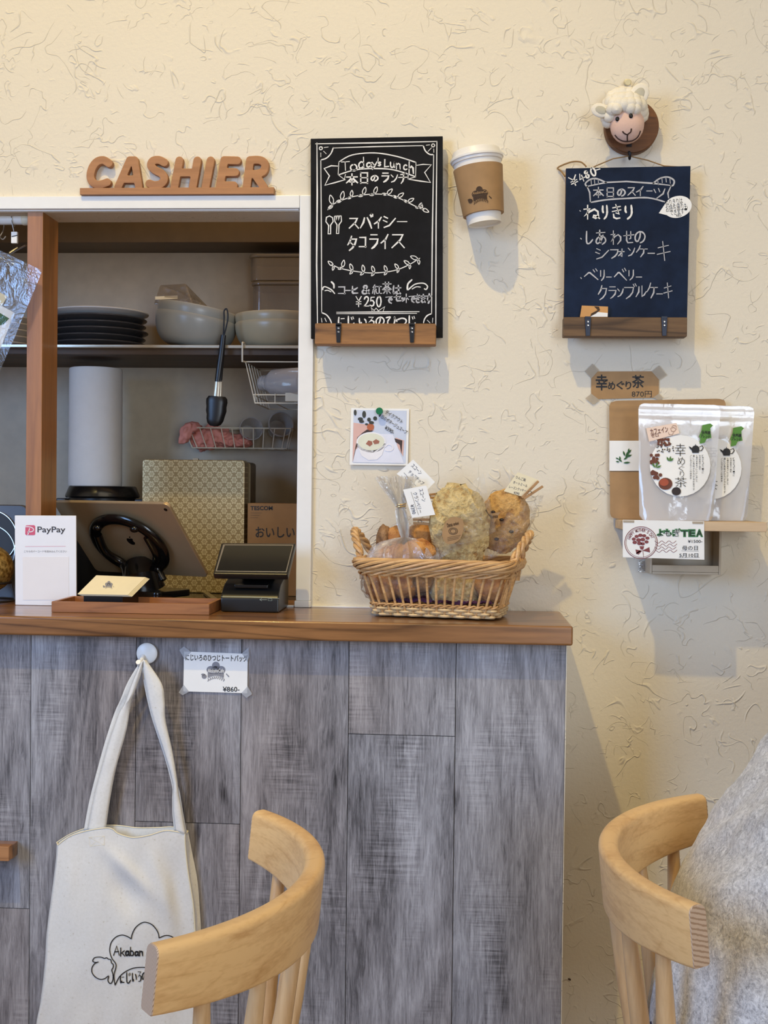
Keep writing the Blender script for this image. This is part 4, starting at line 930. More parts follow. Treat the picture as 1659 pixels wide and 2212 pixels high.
pm_('photo_cloth', (228, 230, 244), [[(200, 850), (560, 580), (820, 590), (1000, 1060), (170, 1045)]], .0010)
pm_('photo_dark_wood', (64, 44, 40), [[(165, 1040), (240, 640), (330, 560), (400, 510), (500, 530), (300, 640), (215, 830)]], .0013); pm_('photo_dark_frame', (64, 44, 40), [[(845, 655), (975, 690), (962, 915), (930, 760), (862, 715)]], .0013)
pm_('photo_vase', (180, 98, 60), [el(455, 470, 58, 58)], .0014)
pm_('photo_leaves', (52, 54, 48), [el(205, 235, 22, 48), el(350, 265, 30, 58), el(290, 340, 42, 28), el(430, 350, 30, 34), el(530, 330, 32, 34), el(470, 400, 40, 26), el(390, 425, 26, 16), el(310, 380, 40, 24)], .0015)
pm_('photo_cup', (240, 238, 242), [el(465, 720, 242, 168), [(225, 740), (705, 740), (640, 930), (560, 1000), (420, 1010), (310, 940)]], .0017)
m = MB(); stroke(m, PPt, curve_pts([zp(*q) for q in ((690, 790), (740, 752), (800, 768), (820, 815), (780, 855), (700, 848))], 4), .0028, .0019); m.build('photo_cup_handle', plain('photo_white', (234, 232, 240), .5), ph, smooth=False)
pm_('photo_soup', (226, 226, 206), [el(465, 712, 215, 140)], .0020)
pm_('photo_croutons', (164, 104, 84), [[(378, 745), (420, 688), (480, 705), (488, 750), (445, 788)], [(490, 705), (545, 668), (602, 700), (590, 740), (520, 752)]], .0023)
m = MB(); bp_ = lambda b: zp(b[0], b[1])+zp(b[2], b[3])
text(m, PPt, 'テイクアウト', bp_((680, 270, 1000, 340)), .01, .0024, 33); text(m, PPt, '本日のポタージュスープ', bp_((545, 380, 1095, 450)), .01, .0024, 33); text(m, PPt, '¥390-', bp_((680, 485, 850, 550)), .01, .0024, 33)
m.build('lettering', M_INK, ph, smooth=False)
c_ = PPt.hit(*zp(608, 205), .0006); gp = MB().lathe([(0, -.004), (.0012, -.004), (.0012, 0), (.005, 0), (.0055, .002), (.0036, .0035), (.0036, .009), (.0062, .011), (.0066, .014), (.0055, .0155), (0, .0155)], 22, Matrix.Translation(c_) @ Matrix.Rotation(PI/2+.12, 4, 'X'))
tag(gp.build('push_pin', plain('green_pin_plastic', (26, 120, 78), .3)), 'green push pin holding the soup photo to the wall', 'push pin')

# ------------------------------------------------------------------ tote bag price card
PT = YP(-.2126); zt = lambda x, y: (x/2.37, 1360+y/2.37)
tc = thing('price_card', PT.hit(465, 1497), 'white price card with a grey cloud logo taped to the counter front', 'card')
slab(MB(), PT, [zt(*q) for q in ((942, 112), (1268, 124), (1266, 326), (938, 316))], .0007).build('card', M_PAPER, tc, smooth=False)
m = MB(); b2 = lambda b: zt(b[0], b[1])+zt(b[2], b[3])
text(m, PT, 'にじいろのひつじトートバッグ', b2((950, 128, 1266, 162)), .016, rot=1.2); text(m, PT, '¥860-', b2((1140, 292, 1226, 318)), .012); m.build('lettering', M_INK, tc, smooth=False)
m = MB(); q = zt(1105, 218); logo(m, PT, q[0], q[1], 42); lo2 = m.build('logo', M_GREYINK, tc, smooth=False)
m = MB(); text(m, PT, 'AkabaneCafe', b2((1064, 200, 1146, 220)), .01, .0012); m.build('logo_lettering', M_PAPER, lo2, smooth=False)
for cs in (((918, 105), (942, 86), (978, 114), (944, 152)), ((1238, 122), (1272, 92), (1276, 140), (1266, 165)), ((914, 322), (940, 282), (968, 318), (935, 336)), ((1235, 325), (1268, 290), (1290, 330), (1262, 350))): slab(MB(), PT, [zt(*q) for q in cs], .0003, .0006).build('tape', M_CLEARTAPE, tc, smooth=False)

# ------------------------------------------------------------------ wicker basket
BC = W(950, 1330, -.112); BR = Matrix.Rotation(math.radians(-11), 4, 'Z'); BM = Matrix.Translation((BC.x, -.114, CZ+.0004)) @ BR
def rrect(a, b, r, t):
    """point on a rounded rectangle, t in 0..1, counter-clockwise from the middle of the right side"""
    sx, sy = a-r, b-r; q = PI*r/2; per = 4*(sx+sy)+4*q; s_ = (t % 1.0)*per
    for L, fn in ((sy, lambda u: (a, u)), (q, lambda u: (sx+r*math.cos(u/r), sy+r*math.sin(u/r))), (2*sx, lambda u: (sx-u, b)), (q, lambda u: (-sx-r*math.sin(u/r), sy+r*math.cos(u/r))), (2*sy, lambda u: (-a, sy-u)), (q, lambda u: (-sx-r*math.cos(u/r), -sy-r*math.sin(u/r))), (2*sx, lambda u: (-sx+u, -b)), (q, lambda u: (sx+r*math.sin(u/r), -sy-r*math.cos(u/r))), (sy+1e-6, lambda u: (a, -sy+u))):
        if s_ <= L: return fn(s_)
        s_ -= L
    return (a, 0)
def bring(z, t, off=0.0):
    k = z/.10; a = .106+.027*k+off; b = .057+.024*k+off; x, y = rrect(a, b, .028, t); return Vector((x, y, z))
M_WICK = wood('wicker_cane', (150, 104, 58), (222, 178, 122), 'X', 2.0, .5, .0, .3, .1)
M_WICKP = plain('pale_cane', (216, 186, 140), .55, var=.12, bump=.15)
bk = thing('wicker_basket', BM.translation, 'wicker basket with two twisted handles standing on the counter, full of bagged cookies', 'basket')
NS = 46
st_ = MB()
for k in range(NS):
    t = k/NS; st_.tube([BM @ bring(z, t) for z in (.004, .03, .06, .088)], .0022, 7, flat=.75)
st_.build('stakes', M_WICK, bk)
wv = MB()
for j in range(3):
    pts = [BM @ bring(.005+.0052*j, i/(NS*6), .0030*math.cos(PI*(i/6+j))) for i in range(NS*6)]
    wv.tube(pts, .0026, 6, closed=True)
wv.build('base_weave', M_WICKP, bk)
tw = MB()
for j in range(2):
    tw.tube([BM @ bring(.0215+.002*math.sin(2*PI*(i*NS/2/(NS*6))+PI*j), i/(NS*6), .0024*math.cos(2*PI*(i*NS/2/(NS*6))+PI*j)) for i in range(NS*6)], .0016, 6, closed=True)
tw.build('lower_twine', M_WICK, bk)
rm = MB()
for j in range(8):
    ph_ = 2*PI*j/8
    rm.tube([BM @ bring(.0905+.0085*math.sin(ph_+2*PI*4*i/260), i/260, .0022+.0058*math.cos(ph_+2*PI*4*i/260)) for i in range(260)], .0030, 6, closed=True)
for j in range(3):
    rm.tube([BM @ bring(.0755+.0035*math.sin(2*PI*j/3+2*PI*11*i/260), i/260, .0015+.0030*math.cos(2*PI*j/3+2*PI*11*i/260)) for i in range(260)], .0022, 6, closed=True)
rm.build('rim', M_WICK, bk)
for sgn in (-1, 1):
    base = [Vector((sgn*(.128+.024*math.sin(PI*u)**.8*1.1), (-.040+.080*u), .088+.056*math.sin(PI*u)**.7)) for u in [i/40 for i in range(41)]]
    base = [Vector((sgn*.126, -.040, .062))] + base + [Vector((sgn*.126, .040, .062))]
    h = MB()
    for j in range(3):
        pts = []
        for i, p in enumerate(base):
            d = (base[min(i+1, len(base)-1)]-base[max(i-1, 0)]).normalized(); x, y = fr(d); a_ = 2*PI*j/3+i*.52
            pts.append(BM @ (p+x*(.0042*math.cos(a_))+y*(.0042*math.sin(a_))))
        h.tube(pts, .0036, 7)
    h.build('handle', M_WICK, bk)
fl_ = MB(); fl_.grid(lambda u, v: BM @ Vector((-.095+.19*u, -.046+.092*v, .027+.007*noise.noise(Vector((u*9, v*7, 1)))+.004*noise.noise(Vector((u*25, v*20, 3))))), 60, 30)
tag(fl_.build('paper_filler', plain('purple_crepe_paper', (84, 42, 84), .8, var=.2)), 'crumpled purple paper lining the bottom of the wicker basket', 'paper liner')
MB().box((0, 0, .012), (.2, .108, .004)).xf(BM).build('basket_floor', M_WICK, bk)

def oat(name, a, b, rough=.85, scale=70):
    t = NT(name); f = t.noise(t.coord(), scale, 5, .65); g2 = t.noise(t.coord(), scale*.25, 3)
    c1 = t.ramp(t.math('ADD', t.math('MULTIPLY', f, .6), t.math('MULTIPLY', g2, .4)), [(.36, s2l(a)), (.5, s2l(b)), (.66, s2l(tuple(min(255, x+26) for x in b)))])
    t.set(Base_Color=c1, Roughness=rough); t.bump(t.math('ADD', f, t.math('MULTIPLY', g2, 1.5)), 1.0, .008); return t.m
M_OAT = oat('oat_cookie', (168, 120, 62), (216, 188, 128), .85, 90); M_OAT2 = oat('raisin_cookie', (156, 104, 52), (212, 164, 96)); M_SCONE = oat('golden_scone', (150, 84, 34), (206, 146, 80), .7, 40); M_CHOC = oat('chocolate_scone', (84, 54, 34), (158, 118, 78), .75, 45)
M_RAISIN = plain('raisin', (52, 36, 30), .5)
M_BAG = film('cellophane', .03, .04, (.99, .99, .985), 1.0, 55, milky=.045, dist=.008)
def lump(mb, c, sc_, seed, rot=None, amp=.14, f=2.2):
    mb.ball(c, 1.0, 30, fn=lambda d: 1+amp*noise.noise(d*f+Vector((seed, seed*.3, 0)))+amp*.6*noise.noise(d*f*3.1+Vector((seed, 0, 1))), sc=sc_, rot=rot)
def bag(th, q, yf, dep, name='bag', seed=1, amp=.004, n=(22, 26)):
    P = [W(x, y, yf) for x, y in q]
    for sd in (-1, 1):
        def fn(u, v, sd=sd):
            p = P[0].lerp(P[1], u).lerp(P[3].lerp(P[2], u), v)
            k = (math.sin(PI*u)**.6)*(min(1, v*1.6)**1.2)
            nn = Vector((u*5, v*5, seed+sd))
            return p+Vector((amp*.5*noise.noise(nn*1.7), sd*(dep*k+.0008)+dep+amp*noise.noise(nn)*min(1, v*4+.3)+amp*.6*noise.noise(nn*2.6), 0))
        MB().grid(fn, *n).build(name, M_BAG, th)
zb = lambda x, y: (760+x/3.77, 1000+y/3.77)
Ry = lambda d: Matrix.Rotation(math.radians(d), 3, 'Y')
Rx_ = lambda d: Matrix.Rotation(math.radians(d), 3, 'X')
# big oat cookie, centre
ck_ = thing('bagged_cookie', W(992, 1215, -.130), 'large pale oat cookie in a clear bag with a paper tag, centre of the basket', 'cookie')
c_ = W(*zb(875, 520), -.130); m = MB(); lump(m, c_, (.0505, .014, .074), 2.0, Ry(-8) @ Rx_(6), .16, 3.2); m.build('cookie', M_OAT, ck_)
bag(ck_, [zb(*q) for q in ((690, 395), (1075, 75), (1175, 560), (640, 810))], -.152, .020, seed=3)
tp_ = YP(-.1585); m = MB(); slab(m, tp_, curve_pts([zb(*q) for q in ((850, 440), (905, 470), (908, 540), (880, 620), (810, 662), (760, 645), (735, 580), (755, 500), (790, 455))], 4, True), .0004)
tg = m.build('paper_tag', M_KRAFT, ck_, smooth=False)
m = MB()
for s_, b in (('Dansa', (775, 488, 820, 520)), ('ankei', (825, 480, 870, 506))): text(m, tp_, s_, zb(b[0], b[1])+zb(b[2], b[3]), .02, .0008, -12)
for r in (24, 36): q = zb(825, 555); stroke(m, tp_, [(q[0]+r/3.77*math.cos(a*PI/8), q[1]+r/3.77*.75*math.sin(a*PI/8)) for a in range(16)], .0008, .0008, closed=True)
for i in range(3): stroke(m, tp_, [zb(780, 608+i*13), zb(885-i*8, 588+i*13)], .0009, .0008)
m.build('stamp', M_BROWNINK, tg, smooth=False)
# raisin cookie, right
c2 = thing('bagged_cookie', W(1090, 1215, -.095), 'round raisin oat cookie in a clear bag, right of the large pale cookie', 'cookie')
c_ = W(*zb(1235, 470), -.098); m = MB(); lump(m, c_, (.044, .013, .056), 5.0, Ry(14) @ Rx_(4), .13, 3.0); ckm = m.build('cookie', M_OAT2, c2)
m = MB()
for x, y in ((1220, 462), (1150, 400), (1300, 560), (1180, 620)): p = W(*zb(x, y), -.112); m.ball(p, .0032, 10, sc=(1.3, .7, .9))
m.build('raisins', M_RAISIN, ckm)
bag(c2, [zb(*q) for q in ((1080, 330), (1570, 262), (1385, 690), (1080, 800))], -.122, .020, seed=8, amp=.007)
tp2 = YP(-.1245); m = MB(); slab(m, tp2, [zb(*q) for q in ((1105, 415), (1210, 400), (1160, 490), (1120, 470))], .0004); tg = m.build('paper_tag', M_KRAFT, c2, smooth=False)
m = MB(); text(m, tp2, 'Dansa', zb(1115, 420)+zb(1190, 450), .02, .0008, -6); m.build('stamp', M_BROWNINK, tg, smooth=False)
# gathered scone bag, left front
c3 = thing('bagged_scones', W(880, 1210, -.150), 'golden scones in a clear bag gathered by a twist tie, front left of the basket', 'scone bag')
for q, s_, sd in (((545, 725), (.030, .022, .022), 1.0), ((390, 760), (.026, .022, .02), 2.2), ((300, 770), (.022, .02, .02), 2.9)):
    m = MB(); lump(m, W(*zb(*q), -.135), s_, sd, None, .16); m.build('scone', M_SCONE, c3)
nk = W(*zb(432, 605), -.132)
prof = [(.058, -.040), (.056, -.030), (.048, -.018), (.034, -.008), (.014, -.002), (.005, 0), (.007, .012), (.008, .025), (.007, .045), (.006, .052), (.010, .064), (.017, .078), (.026, .094), (.031, .104)]
def gath(prof, c, lean, seed, nf=17, tilt=0):
    m = MB(); seg = 102; vs = []
    for r, z in prof:
        for k in range(seg):
            a_ = 2*PI*k/seg; rr = r*(1+.42*math.sin(a_*nf+z*30+seed)*min(1, .012/max(.004, r)+.12)+.15*noise.noise(Vector((math.cos(a_)*2, math.sin(a_)*2, z*40+seed))))
            vs.append(c+Vector((rr*math.cos(a_)+lean*max(0, z), rr*.62*math.sin(a_), z+.004*noise.noise(Vector((a_*3, seed, 1)))*(1 if z > .06 else 0))))
    n_ = len(prof); m.add(vs, [(i*seg+k, i*seg+(k+1) % seg, (i+1)*seg+(k+1) % seg, (i+1)*seg+k) for i in range(n_-1) for k in range(seg)]); return m
gath(prof, nk, -.16, 1.3).build('bag', film('gathered_cellophane', .07, .06, (1.0, .985, .95), .8, 50, milky=.16, dist=.006), c3)
M_GOLD = plain('gold_twist_tie', (208, 178, 120), .3, .8)
MB().tube([nk+Vector((-.007+.008*math.cos(a_), .0055*math.sin(a_), .050+.0006*a_)) for a_ in [i*.5 for i in range(26)]], .0011, 6).build('twist_tie', M_GOLD, c3)
# darker scones behind, left
c4_ = thing('bagged_scones', W(850, 1200, -.085), 'chocolate chip scones in a clear bag standing behind the gathered bag at the left', 'scone bag')
for q, s_, sd in (((262, 640), (.014, .018, .030), 3.0), ((360, 620), (.020, .018, .024), 4.4), ((560, 600), (.028, .018, .024), 6.1)):
    m = MB(); lump(m, W(*zb(*q), -.088), s_, sd, None, .12); m.build('scone', M_CHOC if sd < 4 else M_SCONE, c4_)
bag(c4_, [zb(*q) for q in ((250, 540), (690, 330), (650, 780), (235, 760))], -.108, .020, seed=12, amp=.005)
# bags low in the basket, seen between the stakes
low = [((255, 985), (.034, .018, .030), 1.7, M_SCONE, 'golden scone in a clear bag low in the left end of the basket', 'bagged_scone'),
       ((430, 985), (.026, .018, .026), 8.8, M_SCONE, 'golden brown scone in a clear bag low in the basket, second from the left', 'bagged_scone'),
       ((560, 960), (.024, .016, .022), 3.3, M_CHOC, 'dark chocolate scone low in the middle of the basket', 'bagged_scone'),
       ((845, 1040), (.044, .016, .036), 6.6, M_OAT, 'pale oat cookie low in the basket right of the middle, seen between the stakes', 'bagged_cookie'),
       ((1130, 990), (.028, .016, .030), 9.2, M_SCONE, 'brown scone in a clear bag low in the right end of the basket', 'bagged_scone')]
for q, s_, sd, mt, lab, nm in low:
    p = W(*zb(*q), -.130 if q[0] < 1000 else -.140); t_ = thing(nm, p-Vector((0, 0, s_[2])), lab, nm.split('_')[1])
    m = MB(); lump(m, p, s_, sd, None, .13); m.build(nm.split('_')[1], mt, t_)
    m = MB(); lump(m, p, (s_[0]*1.14, s_[1]*1.18, s_[2]*1.12), sd+20, None, .16, 4.0); m.build('bag', M_BAG, t_)
# hand-written price cards with clothes pegs
M_PEG = wood('clothes_peg_wood', (132, 92, 52), (190, 146, 96), 'X', 2, .6)
M_SPRING = plain('peg_spring', (120, 116, 110), .4, .8)
def tagcard(nm, q, yf, lines, lab, back=0.0):
    pl = YP(yf); o = thing(nm, pl.hit(*q[3]), lab, 'price tag')
    slab(MB(), pl, q, .0006).build('card', M_PAPER if nm != 'cream' else M_CREAM, o, smooth=False)
    m = MB()
    for s_, b, rot in lines:
        if s_ == '_': stroke(m, pl, [zp(b[0], b[1]), zp(b[2], b[3])], .0008)
        else: text(m, pl, s_, b, .004, .0005, rot)
    m.build('handwriting', plain('grey_pen_ink', (74, 74, 90), .6), o, smooth=False); return o
def peg(pts, yf, lab):
    o = thing('clothes_peg', W(*pts[0][0], yf), lab, 'clothes peg')
    for (a, b) in pts:
        a, b = W(*a, yf), W(*b, yf); d = b-a
        R_ = Matrix.Rotation(-math.atan2(d.z, d.x), 3, 'Y'); m = MB(); m.box((a+b)/2, (d.length, .007, .0042), R_); m.build('leg', M_PEG, o, bevel=.0008)
    mid = [(W(*a, yf)*.62+W(*b, yf)*.38) for a, b in pts]; c = (mid[0]+mid[1])/2
    MB().tube([c+Vector((.0032*math.cos(t), -.0045+.009*t/18, .0032*math.sin(t))) for t in [i*.6 for i in range(31)]], .0005, 5).build('spring', M_SPRING, o)
    return o
bx = lambda cx, cy, w_, h_: (zp(cx, cy)[0]-w_/2, zp(cx, cy)[1]-h_/2, zp(cx, cy)[0]+w_/2, zp(cx, cy)[1]+h_/2)
tagcard('price_tag', [zp(*q) for q in ((1150, 1000), (1505, 1365), (1330, 1545), (880, 1235))], -.108, [('スコーン', bx(1205, 1158, 27, 8.5), 44), ('チョコチップ', bx(1200, 1295, 42, 8.5), 42), ('_', (1000, 1215, 1190, 1425), 0), ('¥390', bx(1095, 1420, 14, 7), 50)], 'white hand-written tag for chocolate chip scones, upper of the two on the left')
tagcard('price_tag', [zp(*q) for q in ((985, 1490), (1360, 1420), (1510, 1900), (1130, 1950))], -.150, [('スコーン', bx(1300, 1580, 28, 8.5), 74), ('クランベリー', bx(1225, 1700, 46, 9), 74), ('_', (1115, 1530, 1235, 1900), 0), ('¥390', bx(1148, 1810, 21, 8), 76)], 'white hand-written tag for cranberry scones, lower of the two on the left')
tagcard('price_tag', [zb(*q) for q in ((1350, 75), (1525, 140), (1390, 275), (1238, 230))], -.110, [('りんご風', zb(1335, 115)+zb(1418, 140), 18), ('オートミール', zb(1312, 160)+zb(1432, 184), 16), ('レーズンクッキー', zb(1280, 198)+zb(1420, 222), 14), ('¥390', zb(1318, 236)+zb(1365, 256), 14)], 'cream hand-written cookie tag pegged to the right bag')
m = bpy.data.objects[[o.name for o in COL.objects if o.get('label', '').startswith('cream hand')][0]]
for ch_ in m.children:
    if ch_.name.startswith('card'): ch_.data.materials[0] = M_CREAM
peg([(zb(1385, 285), zb(1520, 148)), (zb(1400, 292), zb(1556, 190))], -.118, 'wooden clothes peg clipped to the cream cookie tag on the right')
peg([(zb(560, 268), zb(716, 250)), (zb(580, 280), zb(716, 285))], -.100, 'wooden clothes peg behind the white tags on the left, upper one')
peg([(zb(498, 462), zb(645, 462)), (zb(500, 490), zb(645, 500))], -.128, 'wooden clothes peg below the cranberry scone tag')

# ------------------------------------------------------------------ payment card stand
zq = lambda x, y: (x/7.9, 1060+y/7.9)
py_ = Z(100, 1308.5, CZ).y
PQ = YP(py_)
pst = thing('payment_stand', (PQ.hit(99, 1308).x, py_, CZ), 'white acrylic payment sign standing at the left end of the counter', 'sign')
M_ACR = plain('white_acrylic', (240, 240, 244), .25, var=.01)
c4 = [PQ.hit(*zq(*q)) for q in ((248, 422), (1297, 425), (1312, 1952), (258, 1965))]; c4[2].z = c4[3].z = CZ+.0003; c4[2].x -= .0008
MB().prism(c4, (0, .004, 0)).build('panel', M_ACR, pst, bevel=.0012)
MB().prism([Vector((c4[0].x+.03, py_+.0041, CZ+.08)), Vector((c4[0].x+.03, py_+.05, CZ+.0004)), Vector((c4[0].x+.03, py_+.0041, CZ+.0004))], (.05, 0, 0)).build('rear_foot', M_ACR, pst)
M_RED = plain('signal_red_print', (214, 90, 118), .5, var=.02)
def pmark(mb, mw, pl, x0, y0, s_, off):
    rr = [(x0+s_*a, y0+s_*b) for a, b in ((.12, .02), (.5, 0), (.9, 0), (1, .1), (1, .9), (.9, 1), (.1, 1), (0, .9), (.02, .1))]
    fill(mb, pl, rr, off)
    f = lambda pts, w_: stroke(mw, pl, curve_pts([(x0+s_*a, y0+s_*b) for a, b in pts], 5), w_*s_/1200, off+.0003)
    f([(.03, .16), (.35, .16), (.68, .25), (.84, .42), (.76, .60), (.50, .68), (.24, .69)], .085); f([(.44, .32), (.36, .62), (.26, .98)], .085)
m = MB(); mw = MB(); q = zq(430, 588); pmark(m, mw, PQ, q[0], q[1], 21.5, .0005); m.build('logo', M_RED, pst, smooth=False); mw.build('logo_swoosh', M_ACR, pst, smooth=False)
m = MB(); q0, q1 = zq(638, 612), zq(1116, 742); text(m, PQ, 'PayPay', q0+q1, .012, .0005)
q0, q1 = zq(412, 1016), zq(1140, 1054); text(m, PQ, 'こちらのバーコードを読み込んでください', q0+q1, -.004, .0005)
m.build('lettering', plain('charcoal_print', (58, 54, 58), .6), pst, smooth=False)
m = MB(); stroke(m, PQ, [zq(432, 953), zq(1118, 948)], .0007, .0005); m.build('red_rule', M_RED, pst, smooth=False)
m = MB(); slab(m, PQ, [zq(*q) for q in ((385, 1128), (1172, 1128), (1176, 1862), (392, 1866))], .0004, .0006); m.build('sticker', plain('sticker_white', (238, 234, 234), .6, var=.01), pst, smooth=False)

# ------------------------------------------------------------------ wooden coin tray with cream cards
zc_ = lambda x, y: (100+x/2.9625, 1080+y/2.9625)
fy = Z(*zc_(540, 728), CZ).y; tx0 = Z(*zc_(42, 716), CZ).x; tx1 = Z(*zc_(1040, 738), CZ).x; th_ = W(*zc_(540, 658), fy).z-CZ; by = Z(*zc_(660, 622), CZ+th_).y
by = min(by, fy+.115)
tr = thing('coin_tray', ((tx0+tx1)/2, (fy+by)/2, CZ), 'shallow brown wooden coin tray on the counter in front of the tablet', 'tray')
w_ = .007
MB().box2((tx0, fy, CZ+.0003), (tx1, fy+w_, CZ+th_)).build('front_wall', M_TRAY, tr, bevel=.0008)
MB().box2((tx0, by-w_, CZ+.0003), (tx1, by, CZ+th_)).build('back_wall', M_TRAY, tr, bevel=.0008)
for x in (tx0, tx1-w_): MB().box2((x, fy+w_, CZ+.0003), (x+w_, by-w_, CZ+th_)).build('side_wall', M_TRAY, tr, bevel=.0006)
MB().box2((tx0+w_, fy+w_, CZ+.0003), (tx1-w_, by-w_, CZ+.004)).build('tray_floor', M_TRAY, tr)
yb_, yt_ = fy+.035, fy+.100
A, B = W(*zc_(200, 602), yb_), W(*zc_(522, 612), yb_); D_, C_ = W(*zc_(320, 482), yt_), W(*zc_(636, 494), yt_)
A.z = B.z = max(A.z, CZ+.008); PCd = plane3(A, B, D_)
hd = MB(); lo_ = [A+Vector((.010, .003, -.003)), B+Vector((-.010, .003, -.003)), C_.lerp(B, .25)+Vector((-.006, .004, -.004)), D_.lerp(A, .25)+Vector((.006, .004, -.004))]
bt_ = [Vector((p.x, p.y, CZ+.0045)) for p in lo_]
hd.add(lo_+bt_, [(0, 1, 2, 3), (7, 6, 5, 4), (0, 4, 5, 1), (1, 5, 6, 2), (2, 6, 7, 3), (3, 7, 4, 0)])
tag(hd.build('card_holder', M_BLACK), 'black sloping holder under the cream cards in the tray', 'holder')
for k in range(5):
    dv = PCd.n*(-.0008*k) + Vector((.0016*k*(1 if k else 0), .0004*k, 0)); q = [p+dv for p in (A, B, C_, D_)]
    if k == 0:
        o = thing('shop_card', (A+B)/2, 'topmost cream card with a grey cloud logo, on the stack in the tray', 'card', 'cream cards in the tray')
        MB().prism(q, PCd.n*-.0005).build('card', M_CREAM, o, smooth=False)
        m = MB(); qq = zc_(400, 545); logo(m, PCd, qq[0], qq[1], 17, .05, .0005); m.v = [PCd.p+(p-PCd.p) for p in m.v]; m.build('logo', M_GREYINK, o, smooth=False)
    else:
        o = MB().prism(q, PCd.n*-.0005).build('shop_card', M_CREAM, smooth=False); tag(o, 'cream card under the topmost one in the stack on the tray', 'card', 'cream cards in the tray')

# ------------------------------------------------------------------ payment terminal
by0 = Z(*zc_(1300, 720), CZ).y
ptm = thing('payment_terminal', Z(*zc_(1300, 720), CZ), 'black card payment terminal with a tilted screen, beside the right jamb of the opening', 'card terminal')
M_TERM = plain('terminal_black', (22, 22, 23), .35); M_TERMS = plain('terminal_side_grey', (62, 66, 78), .3); M_GLASS = plain('dark_glass_screen', (9, 8, 8), .06); M_SILV = plain('silver_bezel', (132, 128, 122), .35, .6); M_DIM = plain('dim_white_print', (150, 160, 148), .6)
x0, x1 = Z(*zc_(1118, 715), CZ).x, Z(*zc_(1492, 720), CZ).x
pr = [(0, .0005), (0, .024), (.006, .033), (.030, .047), (.095, .062), (.12, .062), (.12, .0005)]
MB().prism([Vector((x0, by0+y, CZ+z)) for y, z in pr], (x1-x0, 0, 0)).build('base', M_TERM, ptm, bevel=.003)
MB().box2((x0+.022, by0+.012, CZ+.0415), (x1-.022, by0+.034, CZ+.0475)).build('paper_slot', M_BLACK, ptm, bevel=.001)
pb_ = YP(by0-.0001); m = MB(); stroke(m, pb_, [zc_(1372, 638), zc_(1410, 638)], .0012, .0008); stroke(m, pb_, [zc_(1378, 630), zc_(1366, 638), zc_(1378, 646)], .001, .0008); stroke(m, pb_, [zc_(*q) for q in ((1420, 632), (1444, 632), (1444, 645), (1420, 645))], .0006, .0008, closed=True)
stroke(m, pb_, [zc_(1120, 618), zc_(1300, 620), zc_(1490, 630)], .0009, .0008); m.build('print', M_DIM, ptm, smooth=False)
yt, yb2 = by0+.052, by0-.006
q = [W(*zc_(1120, 272), yt), W(*zc_(1596, 274), yt), W(*zc_(1546, 478), yb2), W(*zc_(1066, 472), yb2)]
PH = plane3(q[3], q[2], q[0]); MB().prism(q, PH.n*-.014).build('head', M_TERM, ptm, bevel=.003)
m = MB(); slab(m, PH, [zc_(*p) for p in ((1132, 284), (1582, 286), (1538, 462), (1082, 456))], .0006, .0010); m.build('bezel', M_SILV, ptm, bevel=.0003)
m = MB(); slab(m, PH, [zc_(*p) for p in ((1142, 290), (1574, 292), (1532, 455), (1092, 450))], .0006, .0015); m.build('screen', M_GLASS, ptm)
n_ = q[0].lerp(q[1], .5); MB().box2((n_.x-.03, n_.y-.02, CZ+.055), (n_.x+.03, n_.y+.016, n_.z-.03)).build('neck', M_TERM, ptm, bevel=.004)

# ------------------------------------------------------------------ tablet on its stand
tcx = W(283, 1163, .155); a_ = math.radians(-24)
wd_, ht_ = .286, .196
u_ = Vector((math.cos(a_), math.sin(a_), 0)); ln_ = math.radians(48)       # lean from the horizontal
v_ = Vector((math.sin(a_)*math.cos(ln_), -math.cos(a_)*math.cos(ln_), math.sin(ln_))).normalized(); nn = v_.cross(u_).normalized()
if nn.y > 0: nn = -nn                                                     # out of the back of the tablet, towards the room
TMx = Matrix((u_.to_4d(), v_.to_4d(), nn.to_4d(), Vector((0, 0, 0, 1)))).transposed()
for i in range(3): TMx[3][i] = 0
TMx.translation = tcx
tb = thing('tablet_computer', (tcx.x, tcx.y, CZ), 'gold tablet computer seen from behind, leaning on a black stand behind the coin tray', 'tablet')
M_GOLDAL = plain('gold_aluminium', (196, 168, 128), .36, .55, var=.02); M_EDGE = plain('pale_gold_edge', (222, 200, 172), .3, .7)
rr_ = lambda a, b, r, n=8: [(sx*(a-r)+r*math.cos(t), sy*(b-r)+r*math.sin(t)) for sx, sy, t0 in ((1, 1, 0), (-1, 1, PI/2), (-1, -1, PI), (1, -1, 3*PI/2)) for t in [t0+PI/2*i/n for i in range(n+1)]]
MB().prism([TMx @ Vector((x, y, -.0035)) for x, y in rr_(wd_/2, ht_/2, .011)], nn*.007).build('shell', M_GOLDAL, tb, bevel=.0016)
MB().prism([TMx @ Vector((x, y, -.0039)) for x, y in rr_(wd_/2-.004, ht_/2-.004, .009)], nn*.0003).build('screen', M_GLASS, tb)
MB().lathe([(.0036, 0), (.0036, .0009), (.0026, .0009), (.0024, .0004), (0, .0004)], 18, TMx @ Matrix.Translation((wd_/2-.012, ht_/2-.014, .0035))).build('camera', M_BLACK, tb)
MB().box2((-wd_/2+.011, ht_/2-.0002, -.0026), (wd_/2-.011, ht_/2+.0005, .0026)).xf(TMx).build('top_edge', M_EDGE, tb, bevel=.0002)
for x in (.075, .09): MB().box2((x, ht_/2-.0004, -.001), (x+.011, ht_/2+.0006, .001)).xf(TMx).build('button', M_EDGE, tb, bevel=.0003)
